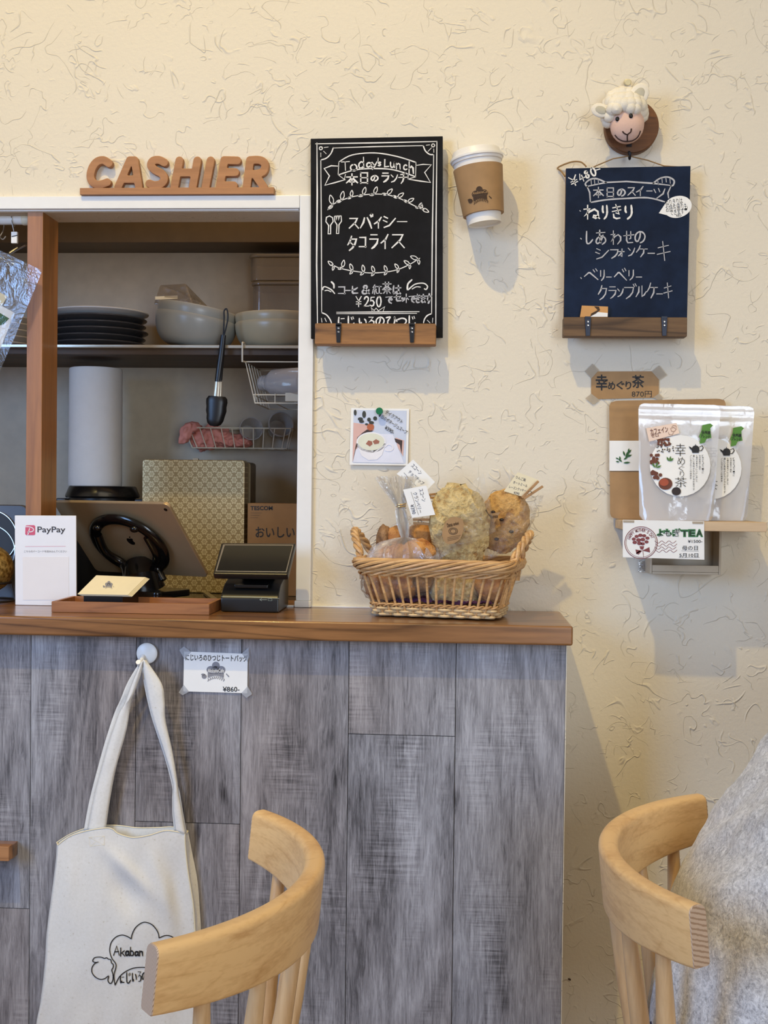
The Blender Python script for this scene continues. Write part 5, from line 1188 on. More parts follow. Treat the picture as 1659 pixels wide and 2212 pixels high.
ap = curve_pts([(0, -.0085), (-.003, -.0080), (-.0065, -.0045), (-.0080, .0005), (-.0065, .0055), (-.003, .0066), (0, .0056), (.003, .0066), (.0062, .0052), (.0050, .002), (.0054, -.001), (.0068, -.0032), (.0045, -.0075), (.002, -.0085)], 4, True)
m = MB(); m.prism([TMx @ Vector((x*1.15, y*1.15-.004, .0036)) for x, y in ap], nn*.0003); m.prism([TMx @ Vector((x*1.15, y*1.15-.004, .0036)) for x, y in ((.0005, .0072), (.0012, .0100), (.0040, .0118), (.0036, .0092), (.0018, .0074))], nn*.0003)
m.build('logo', M_BLACK, tb, smooth=False)
sd_ = thing('tablet_stand', (tcx.x, tcx.y+.02, CZ), 'glossy black tablet stand with a round cradle and heavy base behind the coin tray', 'tablet stand')
M_STAND = plain('glossy_black_plastic', (12, 12, 13), .16)
rg = MB(); n_ = 56
for i in range(n_): pass
ring = [TMx @ Vector((.078*math.cos(2*PI*i/n_), .070*math.sin(2*PI*i/n_)-.006, .013)) for i in range(n_)]
rg.tube(ring, .0125, 12, closed=True, flat=.6); rg.build('cradle_ring', M_STAND, sd_)
for sg in (-1, 1):
    top_ = TMx @ Vector((sg*.046, .046, .020)); MB().ball(top_, .008, 14, sc=(1.2, 1, .9)).build('clamp', M_STAND, sd_)
    lo2 = TMx @ Vector((sg*.042, -.058, .016)); base_ = Vector((tcx.x+.028+sg*.036, tcx.y+.004, CZ+.032))
    MB().tube(curve_pts([tuple(TMx @ Vector((sg*.062, .022, .016))), tuple(TMx @ Vector((sg*.064, -.022, .020))), tuple(lo2), tuple(base_)], 6), .0085, 10).build('arm', M_STAND, sd_)
pd = TMx @ Vector((0, -.058, .012)); MB().tube([pd, Vector((tcx.x+.024, tcx.y-.005, CZ+.040)), Vector((tcx.x+.030, tcx.y+.004, CZ+.012))], [.030, .036, .040], 20, flat=.6).build('neck', M_STAND, sd_)
bb_ = MB(); bb_.prism([Vector((tcx.x+.030, tcx.y+.010, CZ+.0005))+Matrix.Rotation(a_, 3, 'Z') @ Vector((x, y, 0)) for x, y in rr_(.072, .055, .014)], (0, 0, .014)); bb_.build('base', M_STAND, sd_, bevel=.003)

# ------------------------------------------------------------------ things at the far left of the counter
M_GLIT = NT('gold_glitter'); vz = M_GLIT.n('ShaderNodeTexVoronoi'); vz.inputs['Scale'].default_value = 420; M_GLIT.l(M_GLIT.coord(), vz.inputs['Vector'])
M_GLIT.set(Base_Color=M_GLIT.ramp(M_GLIT.noise(M_GLIT.coord(), 160, 3), [(.35, s2l((120, 88, 34))), (.65, s2l((214, 178, 104)))]), Metallic=.7, Roughness=.35)
bpn = M_GLIT.n('ShaderNodeNormalMap') if False else None
M_GLIT.bump(vz.outputs['Color'], .8, .003); M_GLIT = M_GLIT.m
gc = W(-22, 1228, -.02)
gb = MB().ball(gc, .0430, 36, sc=(1, 1, 1.02)).build('glitter_ball', M_GLIT); tag(gb, 'gold glitter ball sitting in a dark ring stand at the left edge of the counter', 'ornament')
rs_ = MB(); 
for z, r in ((gc.z-.026, .0375), (CZ+.004, .046)): rs_.tube([(gc.x+r*math.cos(2*PI*i/40), gc.y+r*math.sin(2*PI*i/40), z) for i in range(40)], .0022, 8, closed=True)
for i in range(5):
    t = 2*PI*i/5+.35; rs_.tube([(gc.x+.0375*math.cos(t), gc.y+.0375*math.sin(t), gc.z-.026), (gc.x+.046*math.cos(t), gc.y+.046*math.sin(t), CZ+.0022)], .0018, 6)
tag(rs_.build('ring_stand', plain('dark_wire', (70, 66, 62), .3, .8)), 'dark wire ring stand holding the gold glitter ball', 'stand')
gq = thing('griddle_plate', (W(10, 1150, .07).x, .075, CZ), 'black griddle plate with a round silver-edged well, propped behind the glitter ball', 'griddle')
gx = W(58, 1150, .07).x; gz = W(30, 1091, .07).z
MB().prism([Vector((gx-.09+x, .070+(z)*.12, (gz+CZ)/2+z)) for x, z in rr_(.09, (gz-CZ)/2, .018)], (0, .014, 0)).build('plate', plain('dark_anodised', (58, 52, 50), .3, .5), gq, bevel=.002)
PG = Plane((gx-.09, .0685, (gz+CZ)/2), (0, -1, .12)); e_ = MB()
for cx, cy, R_ in ((-22, 1160, 58), (-24, 1190, 56)): 
    P_ = [PG.hit(cx+R_*math.cos(2*PI*i/48), cy+R_*math.sin(2*PI*i/48), .002) for i in range(48)]; e_.tube(P_, .0012, 6, closed=True)
e_.build('well_rim', M_STEEL, gq)
m = MB(); disc(m, PG, -22, 1160, 56, .001, n=40); m.build('well', plain('dark_blue_enamel', (18, 20, 28), .5), gq)

# ------------------------------------------------------------------ kitchen behind the opening
zk = lambda x, y: (x/2.37, 300+y/2.37)
RZ = W(390, 748.5, .33).z
ks_ = thing('kitchen_shelf', (-1.0, KY-.05, RZ-.03), 'dark wooden kitchen shelf with a metal front rail, carrying plates and bowls', 'shelf')
M_DARKWOOD = wood('dark_shelf_wood', (50, 36, 24), (92, 70, 48), 'X', .8, .55)
MB().box2((XL+.4, .345, RZ-.016), (.2, KY, RZ-.002)).build('shelf_board', M_DARKWOOD, ks_, bevel=.001)
M_RAIL = plain('shelf_rail_metal', (196, 186, 166), .3, .7)
r_ = MB(); r_.box2((XL+.4, .328, RZ-.0035), (.2, .344, RZ+.0035)); r_.build('front_rail', M_RAIL, ks_, bevel=.0012)
SH = RZ-.0015
def lathe_at(x, y, z, prof, m, nm, par, tilt=None, seg=40):
    M_ = Matrix.Translation((x, y, z)) @ (tilt or Matrix.Identity(4)); return MB().lathe(prof, seg, M_).build(nm, m, par)
def pl_prof(r): return [(0, .002), (r*.55, .002), (r*.57, 0), (r*.62, 0), (r*.64, .004), (r*.86, .011), (r, .0185), (r+.0006, .0205), (r-.001, .0215), (r*.85, .0150), (r*.62, .0075), (0, .0065)]
M_PLATE = plain('dark_glazed_stoneware', (70, 68, 68), .25, var=.08); M_PLATET = plain('grey_glazed_stoneware', (214, 212, 208), .25, var=.03); M_PLATEW = plain('white_glazed_stoneware', (214, 212, 206), .25, var=.03)
px_ = W(214, 742, .47).x
for k in range(6):
    r = .1045 + (.003, .0, .002, -.001, .002, .004)[k]; lab = 'light grey dinner plate on top of the dark plate stack on the kitchen shelf' if k == 5 else 'dark dinner plate in the stack on the kitchen shelf beside the wooden post'
    o = lathe_at(px_+(.001, -.002, .002, 0, -.001, .001)[k], .47, SH+.0003+k*.0142, pl_prof(r), M_PLATET if k == 5 else M_PLATE, 'dinner_plate', None, seg=48)
    tag(o, lab, 'plate', 'dinner plates stacked on the kitchen shelf')
px2 = W(-6, 742, .47).x
for k in range(5):
    o = lathe_at(px2, .47, SH+.0003+k*.0145, pl_prof(.078), M_PLATEW, 'side_plate', None, seg=48); tag(o, 'white side plate in the small stack on the kitchen shelf left of the post', 'plate', 'white side plates left of the post')
def bowl_prof(r, h, t=.0045):
    pts = [(0, .004), (r*.40, .004), (r*.42, 0), (r*.5, 0)]
    pts += [(r*(.5+.5*math.sin(PI/2*i/9)**.9), h*(1-math.cos(PI/2*i/9))**1.0*1.0) for i in range(1, 10)]
    pts += [(r-t*.3, h+.002), (r-t, h)]
    pts += [((r-t)*(.48+.52*math.sin(PI/2*i/9)**.9), t+(h-t)*(1-math.cos(PI/2*i/9))) for i in range(8, -1, -1)] + [(0, t+.002)]
    return pts
M_BOWL = plain('pale_grey_bowl', (168, 168, 158), .3, var=.03); M_BOWLC = plain('cream_bowl', (178, 166, 136), .3, var=.03)
bxl, bxr = W(333, 690, .42).x, W(505, 690, .42).x; bcx = (bxl+bxr)/2; br_ = (bxr-bxl)/2*1.02; bh = .066
TL_ = Matrix.Rotation(math.radians(10), 4, 'Y')
lift = br_*.46*math.sin(math.radians(10))
o = lathe_at(bcx-.004, .42, SH+lift+.0006, bowl_prof(br_, bh), M_BOWL, 'serving_bowl', None, TL_, 56); tag(o, 'lower of two tilted pale grey bowls nested on the kitchen shelf', 'bowl', 'pale bowls on the kitchen shelf')
o = lathe_at(bcx-.001, .42, SH+lift+.0206, bowl_prof(br_*.985, bh), M_BOWL, 'serving_bowl', None, TL_, 56); tag(o, 'upper of two tilted pale grey bowls, holding a clear plastic pack', 'bowl', 'pale bowls on the kitchen shelf')
bcx2 = W(508, 690, .42).x+.098
for k in range(2):
    o = lathe_at(bcx2, .42, SH+.0006+k*.0185, bowl_prof(.097, .058), M_BOWLC, 'serving_bowl', None, None, 56); tag(o, ('lower', 'upper')[k]+' of two cream bowls nested at the right end of the kitchen shelf', 'bowl', 'pale bowls on the kitchen shelf')
# clear plastic pack lying in the tilted bowl
M_PACK = film('clear_pack', .08, .08, (.82, .78, .72), .6, 70, milky=.08)
pk = thing('plastic_pack', W(390, 660, .42), 'clear plastic food pack lying in the upper tilted bowl on the shelf', 'pack')
pkb = lambda x, y, d: W(300+x/4.2538, 530+y/4.2538, d)
A8 = [pkb(75, 465, .40), pkb(430, 545, .38), pkb(690, 605, .45), pkb(560, 560, .50)]
top8 = [pkb(190, 362, .41), pkb(430, 345, .40), pkb(640, 570, .46), pkb(520, 470, .50)]
m = MB(); lo8 = [pkb(130, 545, .40), pkb(500, 555, .39), pkb(680, 606, .45), pkb(330, 520, .50)]
m.add(lo8+top8, [(3, 2, 1, 0), (4, 5, 6, 7), (0, 1, 5, 4), (1, 2, 6, 5), (2, 3, 7, 6), (3, 0, 4, 7)]); m.build('pack', M_PACK, pk, bevel=.004)
m = MB(); PKp = plane3(lo8[0], lo8[1], top8[0]); P_ = [PKp.hit(300+x/4.2538, 530+y/4.2538, .0012) for x, y in ((150, 470), (355, 460), (355, 490), (150, 498))]; m.prism(P_, -PKp.n*.0004); m.build('pack_label', M_CREAM, pk, smooth=False)
# food containers behind the cream bowls
M_TUB = film('cloudy_container', .06, .15, (.80, .74, .60), .2, 12, milky=.12)
for (x0, y0, x1, y1, yy_, lab) in ((548, 612, 690, 668, .53, 'wider cloudy plastic container standing behind the cream bowls'), (543, 553, 690, 610, .53, 'upper cloudy plastic container stacked behind the cream bowls')):
    a, b = W(x0, y0, yy_), W(x1, y1, yy_); zb_ = b.z
    if y1 > 660: zb_ = SH+.0005; ztop = a.z
    t_ = thing('food_container', ((a.x+b.x)/2, yy_, zb_), lab, 'container')
    MB().prism([Vector(((a.x+b.x)/2+x, yy_-.02+.05+y, zb_)) for x, y in rr_(abs(b.x-a.x)/2, .055, .02)], (0, 0, a.z-zb_-.008)).build('tub', M_TUB, t_, bevel=.003)
    MB().prism([Vector(((a.x+b.x)/2+x, yy_+.03+y, a.z-.0078)) for x, y in rr_(abs(b.x-a.x)/2+.003, .058, .022)], (0, 0, .0075)).build('lid', M_TUB, t_, bevel=.002)
# tongs hooked on the rail
tg = thing('kitchen_tongs', W(470, 900, .325), 'black and steel kitchen tongs hanging from the shelf rail', 'tongs')
zt4 = lambda x, y: (380+x/5.352, 720+y/5.352)
def tq(x, y, d): return W(*zt4(x, y), d)
for dx, dy in ((0, 0), (22, .014)):
    MB().tube([tq(480+dx, 560, .318+dy), tq(500+dx*.6, 400, .318+dy), tq(525+dx*.3, 220, .3185+dy*.4), tq(548, 20, .3185+dy*.2)], [.0060, .0062, .0060, .0056], 10, flat=.45, up=(0, 1, 0)).build('grip', M_TERM, tg)
    MB().tube([tq(465+dx*1.2, 745, .316+dy), tq(478+dx, 620, .317+dy), tq(482+dx, 540, .318+dy)], [.0078, .0068, .0060], 10, flat=.3, up=(0, 1, 0)).build('arm', M_RAIL, tg)
    hd_ = [(465, 728, .016), (462, 760, .0205), (462, 800, .021), (458, 850, .0195), (455, 900, .020), (450, 950, .0175), (440, 1000, .0165), (430, 1045, .013), (425, 1072, .006)]
    MB().tube([tq(x+dx, y, .315+dy) for x, y, r in hd_], [r for *_q, r in hd_], 14, flat=.3, up=(0, 1, 0)).build('head', M_TERM, tg)
MB().tube(curve_pts([tuple(tq(548, 25, .319)), tuple(W(484, 688, .3195)), tuple(W(484, 672, .3195)), tuple(W(490, 668, .3195)), tuple(W(492, 690, .3195)), tuple(tq(556, 25, .3195))], 5), .0016, 6).build('hanging_loop', M_TERM, tg)
# white wire basket hung on the rail, with a plastic bottle
M_WIRE = plain('white_coated_wire', (226, 216, 192), .4)
wb = thing('wire_basket', W(600, 872, .30), 'white wire basket hanging from the shelf rail at the right of the opening', 'basket')
hx = tq(775, 200, .33).x
zt_, zb_ = tq(800, 325, .33).z, tq(900, 800, .30).z
xl0, xl1 = tq(800, 330, .33).x, tq(900, 800, .30).x; xr_ = -.262
m = MB(); m.tube(curve_pts([(hx, .3235, zt_-.002), (hx, .3225, RZ+.002), (hx, .326, RZ+.0085), (hx, .348, RZ+.009), (hx, .352, RZ+.004)], 4), .0019, 8); m.tube([(hx, .3235, zt_), (xl0, .335, zt_-.001)], .0019, 8); m.build('hanger', M_WIRE, wb)
m = MB()
for k in range(6):
    y = .335+.036*k; m.tube([(xl0, y, zt_), (xl1, y-.02+.004*k, zb_)], .0011, 6)
for z, f in ((zt_, 0), (zt_*.2+zb_*.8, .8), (zb_, 1)):
    x = xl0+(xl1-xl0)*f; m.tube([(xr_, .335-.02*f, z), (x, .335-.02*f, z), (x, .52-.02*f, z), (xr_, .52-.02*f, z)], .0015, 6)
for k in range(4):
    x = xl1+(xr_-xl1)*k/4; m.tube([(x, .315, zb_+.02), (x, .315, zb_), (x, .50, zb_)], .001, 6)
m.build('wire_frame', M_WIRE, wb)
M_BOTTLE = film('cloudy_bottle', .10, .08, (.90, .87, .80), .15, 10, milky=.36)
bo = thing('plastic_bottle', tq(1100, 700, .36), 'cloudy plastic bottle lying in the hanging wire basket', 'bottle')
bc_ = tq(1000, 580, .365); zmin = zb_+.002
Rb = .030; bc_.z = max(bc_.z, zb_+Rb+.003)
MBt = Matrix.Translation(bc_) @ Matrix.Rotation(math.radians(62), 4, 'Z') @ Matrix.Rotation(math.radians(90), 4, 'X')
MB().lathe([(.013, -.002), (.016, -.002), (.016, .012), (.018, .014), (.018, .017), (.022, .022), (Rb, .035), (Rb, .11), (Rb-.004, .115), (0, .115)][::1], 36, MBt).build('body', M_BOTTLE, bo)
MB().lathe([(.0132, .004), (.0175, .004), (.0178, .009), (.0132, .009)], 30, MBt, closed=True).build('neck_ring', M_BOTTLE, bo)
a = tq(1270, 690, .315); b = tq(1450, 790, .315); m = MB().box2((a.x, .308, b.z), (xr_+.005, .3125, a.z)); tag(m.build('price_clip', M_WIRE, bevel=.001), 'small cream plastic clip on the front of the hanging wire basket', 'clip')
# wire basket fixed to the kitchen wall with pink cloth and cups
w2 = thing('wire_basket', W(515, 968, .56), 'long white wire basket on the kitchen wall holding a pink cloth', 'basket')
ya, yb3 = .545, .612
T0, T1 = tq(90, 1075, ya), tq(1330, 1100, ya); B0, B1 = tq(185, 1315, ya), tq(1275, 1332, ya); K0, K1 = tq(170, 945, yb3), tq(1360, 960, yb3)
zt2, zb2 = T1.z, B1.z
m = MB(); m.tube([(T0.x, ya, zt2), (T1.x, ya, zt2), (T1.x, yb3, zt2), (T0.x, yb3, zt2)], .0017, 6, closed=True); m.tube([(B0.x, ya+.006, zb2), (B1.x, ya+.006, zb2), (B1.x, yb3, zb2), (B0.x, yb3, zb2)], .0014, 6, closed=True)
for k in range(10):
    u = (k+.5)/10; xt = T0.x+(T1.x-T0.x)*u; xb = B0.x+(B1.x-B0.x)*u; m.tube([(xt, ya, zt2), (xb, ya+.006, zb2), (xb, yb3, zb2)], .0012, 6)
for xt, xb in ((T0.x, B0.x), (T1.x, B1.x)):
    for y in (ya, (ya+yb3)/2): m.tube([(xt, y, zt2), (xb, y+.004, zb2)], .0012, 6)
m.build('wire_frame', M_WIRE, w2)
M_PINKC = plain('pink_rubber_cloth', (226, 146, 130), .6, var=.08)
m = MB(); bw_ = B1.x-B0.x
for u, z, sx, sz, sd in ((.10, .022, .030, .026, 1.0), (.24, .026, .034, .024, 3.0), (.38, .018, .030, .016, 5.0), (.50, .014, .026, .012, 7.0)):
    lump(m, Vector((B0.x+bw_*u, ya+.030, zb2+z)), (sx, .024, sz), sd, None, .42, 2.6)
lump(m, Vector((T0.x+.004, ya-.001, zt2-.014)), (.014, .010, .026), 9.0, Matrix.Rotation(.35, 3, 'Y'), .3, 2.0)
lump(m, Vector((T0.x+.018, ya+.010, zt2+.002)), (.022, .014, .012), 11.0, None, .35, 2.0)
pc_ = remesh(m, .0022, 'pink_cloth', M_PINKC, None, 1, lambda p: .0016*noise.noise(p*120), 60); tag(pc_, 'crumpled pink cloth in the wall basket of the kitchen', 'cloth')
for q, r, lab in (((850, 1130), .026, 'clear plastic cup lying on its side in the wall basket'), ((1190, 1080), .028, 'clear plastic tub in the right end of the wall basket')):
    c = tq(*q, .575); c.z = max(c.z, zb2+r*.7); t_ = thing('plastic_cup', c-Vector((0, 0, r)), lab, 'cup')
    Mx_ = Matrix.Translation(c) @ Matrix.Rotation(math.radians(78), 4, 'X') @ Matrix.Rotation(math.radians(20), 4, 'Y')
    MB().lathe([(r*.75, -.026), (r*.78, -.0265), (r, .020), (r*1.06, .022), (r*1.06, .0245), (r*.97, .0245), (r*.74, -.024), (0, -.024)], 30, Mx_).build('cup_wall', M_BOTTLE, t_)
# paper towel roll on a black pot
pot = thing('cooking_pot', (W(222, 1060, .45).x, .45, .985), 'black cooking pot with a lid, carrying the paper towel roll', 'pot')
pzx = W(222, 1055, .45); rl = W(300, 1060, .45).x-pzx.x; ztl = W(222, 1050, .45).z; zrim = W(222, 1072, .45).z
MB().lathe([(0, .9855), (rl*.80, .9855), (rl*.84, .990), (rl*.90, zrim-.004), (0, zrim-.004)], 48, Matrix.Translation((pzx.x, .45, 0))).build('pot_body', M_TERM, pot)
MB().lathe([(0, zrim-.0035), (rl*.97, zrim-.0035), (rl, zrim), (rl*.98, zrim+.005), (rl*.90, ztl-.002), (rl*.86, ztl), (0, ztl)], 48, Matrix.Translation((pzx.x, .45, 0))).build('lid', plain('black_lid', (20, 19, 20), .22), pot)
for sg in (-1, 1): MB().box((pzx.x+sg*(rl*.98+.008), .45, zrim-.010), (.022, .045, .010)).build('handle', M_TERM, pot, bevel=.003)
xT = W(206, 1000, .45).x; rT = W(262, 1000, .45).x-xT; zT = W(206, 797, .45).z
tr2 = thing('paper_towel_roll', (xT, .45, ztl), 'white paper towel roll standing upright on the black pot lid', 'paper towel')
M_TOWEL = plain('quilted_paper_towel', (222, 218, 214), .9, var=.02, bump=.35, bscale=160)
m = MB(); seg = 64; prof = [(.019, 0), (rT*.985, 0), (rT, .003)]
for i in range(1, 17): prof.append((rT*(1-.012*(i/16)), .003+(zT-ztl-.006)*i/16))
prof += [(rT*.965, zT-ztl), (.019, zT-ztl)]
m.lathe(prof, seg, Matrix.Translation((xT, .45, ztl+.0003)), closed=True)
m.build('roll', M_TOWEL, tr2)
MB().lathe([(.0188, 0), (.0188, zT-ztl-.0004), (.0172, zT-ztl-.0004), (.0172, 0)], 30, Matrix.Translation((xT, .45, ztl+.0004)), closed=True).build('core', M_KRAFT, tr2)
# patterned tin
def tin_mat():
    t = NT('patterned_tin'); v = t.coord((1, 1, 1)); sp = t.n('ShaderNodeSeparateXYZ'); t.l(v, sp.inputs[0]); x, z = sp.outputs[0], sp.outputs[2]
    P = .0215
    def lat(ox, oz):
        u = t.math('SUBTRACT', t.math('FRACT', t.math('ADD', t.math('DIVIDE', x, P), ox)), .5); w_ = t.math('SUBTRACT', t.math('FRACT', t.math('ADD', t.math('DIVIDE', z, P*1.05), oz)), .5)
        d = t.math('SQRT', t.math('ADD', t.math('MULTIPLY', u, u), t.math('MULTIPLY', w_, w_)))
        an = t.math('ARCTAN2', w_, u); pet = t.math('MULTIPLY', t.math('COSINE', t.math('MULTIPLY', an, 6.0)), .05)
        a = t.math('ABSOLUTE', t.math('SUBTRACT', d, t.math('ADD', .22, pet)))
        return t.math('MAXIMUM', t.math('LESS_THAN', a, .075), t.math('LESS_THAN', d, .06))
    f = t.math('MAXIMUM', lat(0, 0), lat(.5, .5))
    t.set(Base_Color=t.mix(f, s2l((158, 136, 94)), s2l((204, 186, 142))), Metallic=.4, Roughness=.35); return t.m
tn = thing('patterned_tin', (W(420, 1200, .40).x, .44, .985), 'large gold tin with a pale flower pattern standing on edge behind the tablet', 'tin')
a, b = W(307, 992, .40), W(529, 995, .40); zt5 = a.z
cxm, hh = (a.x+b.x)/2, (zt5-.9855)/2
tin = MB().prism([Vector((cxm+x, .40, .9855+hh+z)) for x, z in rr_((b.x-a.x)/2, hh, .008)], (0, .045, 0)).build('lid', tin_mat(), tn, bevel=.003)
MB().prism([Vector((cxm+.004+x, .4455, .9855+hh-.001+z)) for x, z in rr_((b.x-a.x)/2+.001, hh-.002, .008)], (0, .07, 0)).build('box', plain('tin_box_bronze', (112, 96, 66), .4, .4), tn, bevel=.002)
q = W(422, 990, .44); MB().box((q.x, .445, zt5+.0015), (.012, .014, .005)).build('hinge', M_RAIL, tn, bevel=.001)
# cardboard box
cb = thing('cardboard_box', (W(590, 1200, .36).x, .42, .985), 'brown cardboard box with printed lettering in the right corner of the kitchen', 'box')
M_CARD = plain('brown_cardboard', (134, 100, 66), .8, var=.05)
a = W(535, 1087, .36); xr2 = .02
MB().box2((a.x, .36, .9855), (xr2, .52, a.z)).build('carton', M_CARD, cb, bevel=.001)
PB = YP(.36); m = MB(); text(m, PB, 'TESCOM', (541, 1093, 589, 1102), .03); text(m, PB, 'おいしいキッチン', (552, 1138, 725, 1162), .015)
for i in range(3): stroke(m, PB, [(541, 1108+i*5), (565-i*4, 1108+i*5)], .0007)
m.build('lettering', M_INK, cb, smooth=False)
# steel trim of the hob
a, b = W(425, 1247, .27), W(478, 1292, .135)
tm_ = MB(); z0 = .9855; tm_.prism([Vector((a.x-.006, .36, z0)), Vector((a.x+.006, .36, z0)), Vector((b.x+.004, .135, z0)), Vector((b.x-.010, .135, z0))], (0, 0, .006)); tag(tm_.build('steel_edge_strip', M_STEEL, bevel=.001), 'steel edge strip on the dark kitchen worktop beside the tablet stand', 'trim strip')
# ------------------------------------------------------------------ left bay: tension rod, clip and zip bag
rod = thing('tension_rod', W(30, 473, .04), 'white tension rod with a cone end fixed against the wooden post', 'rod')
zr = W(20, 474, .04).z; rr0 = .0098
MB().tube([(XL+.05, .042, zr), (pxl-.022, .042, zr)], rr0, 24).build('tube', M_WHITE, rod)
MB().lathe([(0, 0), (.0105, 0), (.0112, .002), (.0108, .010), (.0128, .022), (.0128, .024), (0, .024)], 28, Matrix.Translation((pxl-.0243, .042, zr)) @ Matrix.Rotation(PI/2, 4, 'Y')).build('end_cap', plain('ivory_cap', (232, 222, 196), .4), rod)
cp = thing('hanging_clip', W(30, 512, .028), 'small white clip hanging on a wire ring from the tension rod', 'clip')
m = MB(); xr3 = W(29, 470, .04).x; m.tube([(xr3+.0022*math.sin(t*2)*.3, .042+.0118*math.cos(t), zr+.0118*math.sin(t)) for t in [i*PI/12 for i in range(24)]], .0009, 6, closed=True); m.tube([(xr3, .032, zr-.008), W(30, 500, .030)], .0009, 6); m.build('wire', M_STEEL, cp)
a, b = W(25, 501, .027), W(38, 526, .027); MB().box2((a.x, .024, b.z), (b.x, .031, a.z)).build('clip_body', M_WHITE, cp, bevel=.001)
m = MB(); p0, p1 = W(25, 511, .0235), W(38, 508, .0235); m.tube([p0, p1], .0007, 6); m.build('clip_line', M_TERM, cp)
hk2 = MB(); x_ = W(8, 470, .04).x; hk2.tube(curve_pts([(x_, .042, zr-.0108), (x_, .038, zr-.022), (x_-.004, .034, zr-.034), (x_+.003, .030, zr-.040), (x_+.008, .030, zr-.034)], 5), .0012, 7); tag(hk2.build('wire_hook', M_STEEL), 'wire hook hanging from the tension rod at the far left', 'hook')
zbg = thing('zip_bag', W(0, 790, -.02), 'clear zip bag with a leaf print card hanging at the left edge before the post', 'bag')
M_ZIP = film('zip_bag_film', .05, .05, (.96, .97, .99), .7, 22, milky=.02, dist=.006)
zq4 = [(-60, 512), (92, 585), (-12, 830), (-165, 757)]
P_ = [W(x, y, -.022) for x, y in zq4]
for sd in (-1, 1): MB().grid(lambda u, v, sd=sd: P_[0].lerp(P_[1], u).lerp(P_[3].lerp(P_[2], u), v)+Vector((0, sd*.006*math.sin(PI*u)*math.sin(PI*min(1, v*.8+.05))+.002*noise.noise(Vector((u*5, v*6, sd))), 0)), 24, 36).build('film', M_ZIP, zbg)
m = MB()
for v in (.03, .05, .07, .13, .15): m.tube([P_[0].lerp(P_[3], v)+Vector((0, -.0022, 0)), P_[1].lerp(P_[2], v)+Vector((0, -.0022, 0))], .0008, 6)
m.build('zip_ridges', M_ZIP, zbg)
pZ = YP(-.0205); m = MB(); slab(m, pZ, [(-100, 605), (32, 676), (-20, 802), (-150, 735)], .0006); cc = m.build('leaf_card', M_PAPER, zbg, smooth=False)
m = MB(); fill(m, pZ, [(-20, 682), (0, 676), (20, 688), (8, 700), (-8, 706), (-30, 704)]); m.build('leaf_print', M_LEAFD, cc, smooth=False)
m = MB(); slab(m, YP(-.0212), [(-60, 600), (16, 640), (4, 660), (-72, 622)], .0004); m.build('small_label', M_CREAM, zbg, smooth=False)
# steel clip lying against the post
m = MB(); m.tube([W(16, 552, .03), W(40, 538, .03), W(56, 530, .02)], .0028, 8, flat=.5); m.tube([W(20, 546, .03), W(38, 534, .034)], .0014, 6); tag(m.build('steel_clip', M_STEEL), 'steel clip beside the wooden post below the tension rod', 'clip')

# ------------------------------------------------------------------ tote bag on its hook
zh = lambda x, y: (180+x/4.708, 1380+y/4.708)
hk = thing('adhesive_hook', W(318, 1432, -.2102), 'round white adhesive hook on the counter front, carrying the tote bag', 'hook')
hc2 = W(318, 1411, -.212); TH = Matrix.Translation((hc2.x, -.2102, hc2.z)) @ Matrix.Rotation(PI/2, 4, 'X')
MB().lathe([(0, 0), (.0172, 0), (.0178, .001), (.0176, .0045), (.0150, .0066), (0, .0075)], 40, TH).build('disc', M_WHITE, hk)
MB().tube(curve_pts([(hc2.x-.006, -.2165, hc2.z-.004), (hc2.x-.006, -.226, hc2.z-.012), (hc2.x-.006, -.236, hc2.z-.016), (hc2.x-.006, -.246, hc2.z-.010)], 5), .0042, 12).build('peg', M_WHITE, hk)
def canvas():
    t = NT('cotton_canvas'); f = t.noise(t.coord(), 700, 2, .6); sp = t.noise(t.coord(), 240, 2)
    t.set(Base_Color=t.ramp(sp, [(.24, s2l((214, 206, 192))), (.32, s2l((232, 229, 222))), (.7, s2l((238, 235, 229)))]), Roughness=.9); t.bump(t.math('ADD', f, t.math('MULTIPLY', t.noise(t.coord(), 30, 3), 1.2)), .22, .0012); return t.m
M_CANVAS = canvas(); M_HEM = plain('cream_hem', (244, 232, 200), .9, var=.02)
tb_ = thing('tote_bag', W(262, 2200, -.225), 'natural cotton tote bag with a line drawing, hanging from the round white hook', 'bag')
def strip(L, R, ys, nm, cv, sag=0.0, seed=0):
    Lp = curve_pts(L, 6); Rp = curve_pts(R, 6); n = len(Lp)-1; m_ = len(ys)-1
    def fn(u, v):
        i = int(round(v*n)); a, b = Lp[i], Rp[i]; k = v*m_; j = min(m_-1, int(k)); y = ys[j]+(ys[j+1]-ys[j])*(k-j)
        x_, y_ = a[0]+(b[0]-a[0])*u, a[1]+(b[1]-a[1])*u
        return W(*cv(x_, y_), y-.004*math.sin(PI*u)*sag+.0016*noise.noise(Vector((u*2, v*9, seed))))
    o = MB().grid(fn, 6, n).build(nm, M_CANVAS, tb_); s_ = o.modifiers.new('thickness', 'SOLIDIFY'); s_.thickness = .0014; return o
FL = [(592, 222), (500, 440), (420, 660), (362, 760), (285, 970), (215, 1200), (140, 1480), (85, 1720), (40, 1945)]; FR = [(612, 226), (585, 370), (530, 520), (485, 660), (440, 920), (378, 1150), (330, 1330), (275, 1620), (228, 1945)]
strip(FL, FR, [-.247, -.242, -.236, -.232, -.230, -.230], 'front_strap', zh, 1, 1)
strip([(x-14 if i > 0 else x, y) for i, (x, y) in enumerate([(585, 220), (470, 430), (390, 620), (335, 740), (265, 950), (195, 1190), (120, 1470), (65, 1700), (20, 1950)])], FR, [-.240, -.232, -.224, -.220, -.217, -.216], 'back_strap', zh, 0, 5)
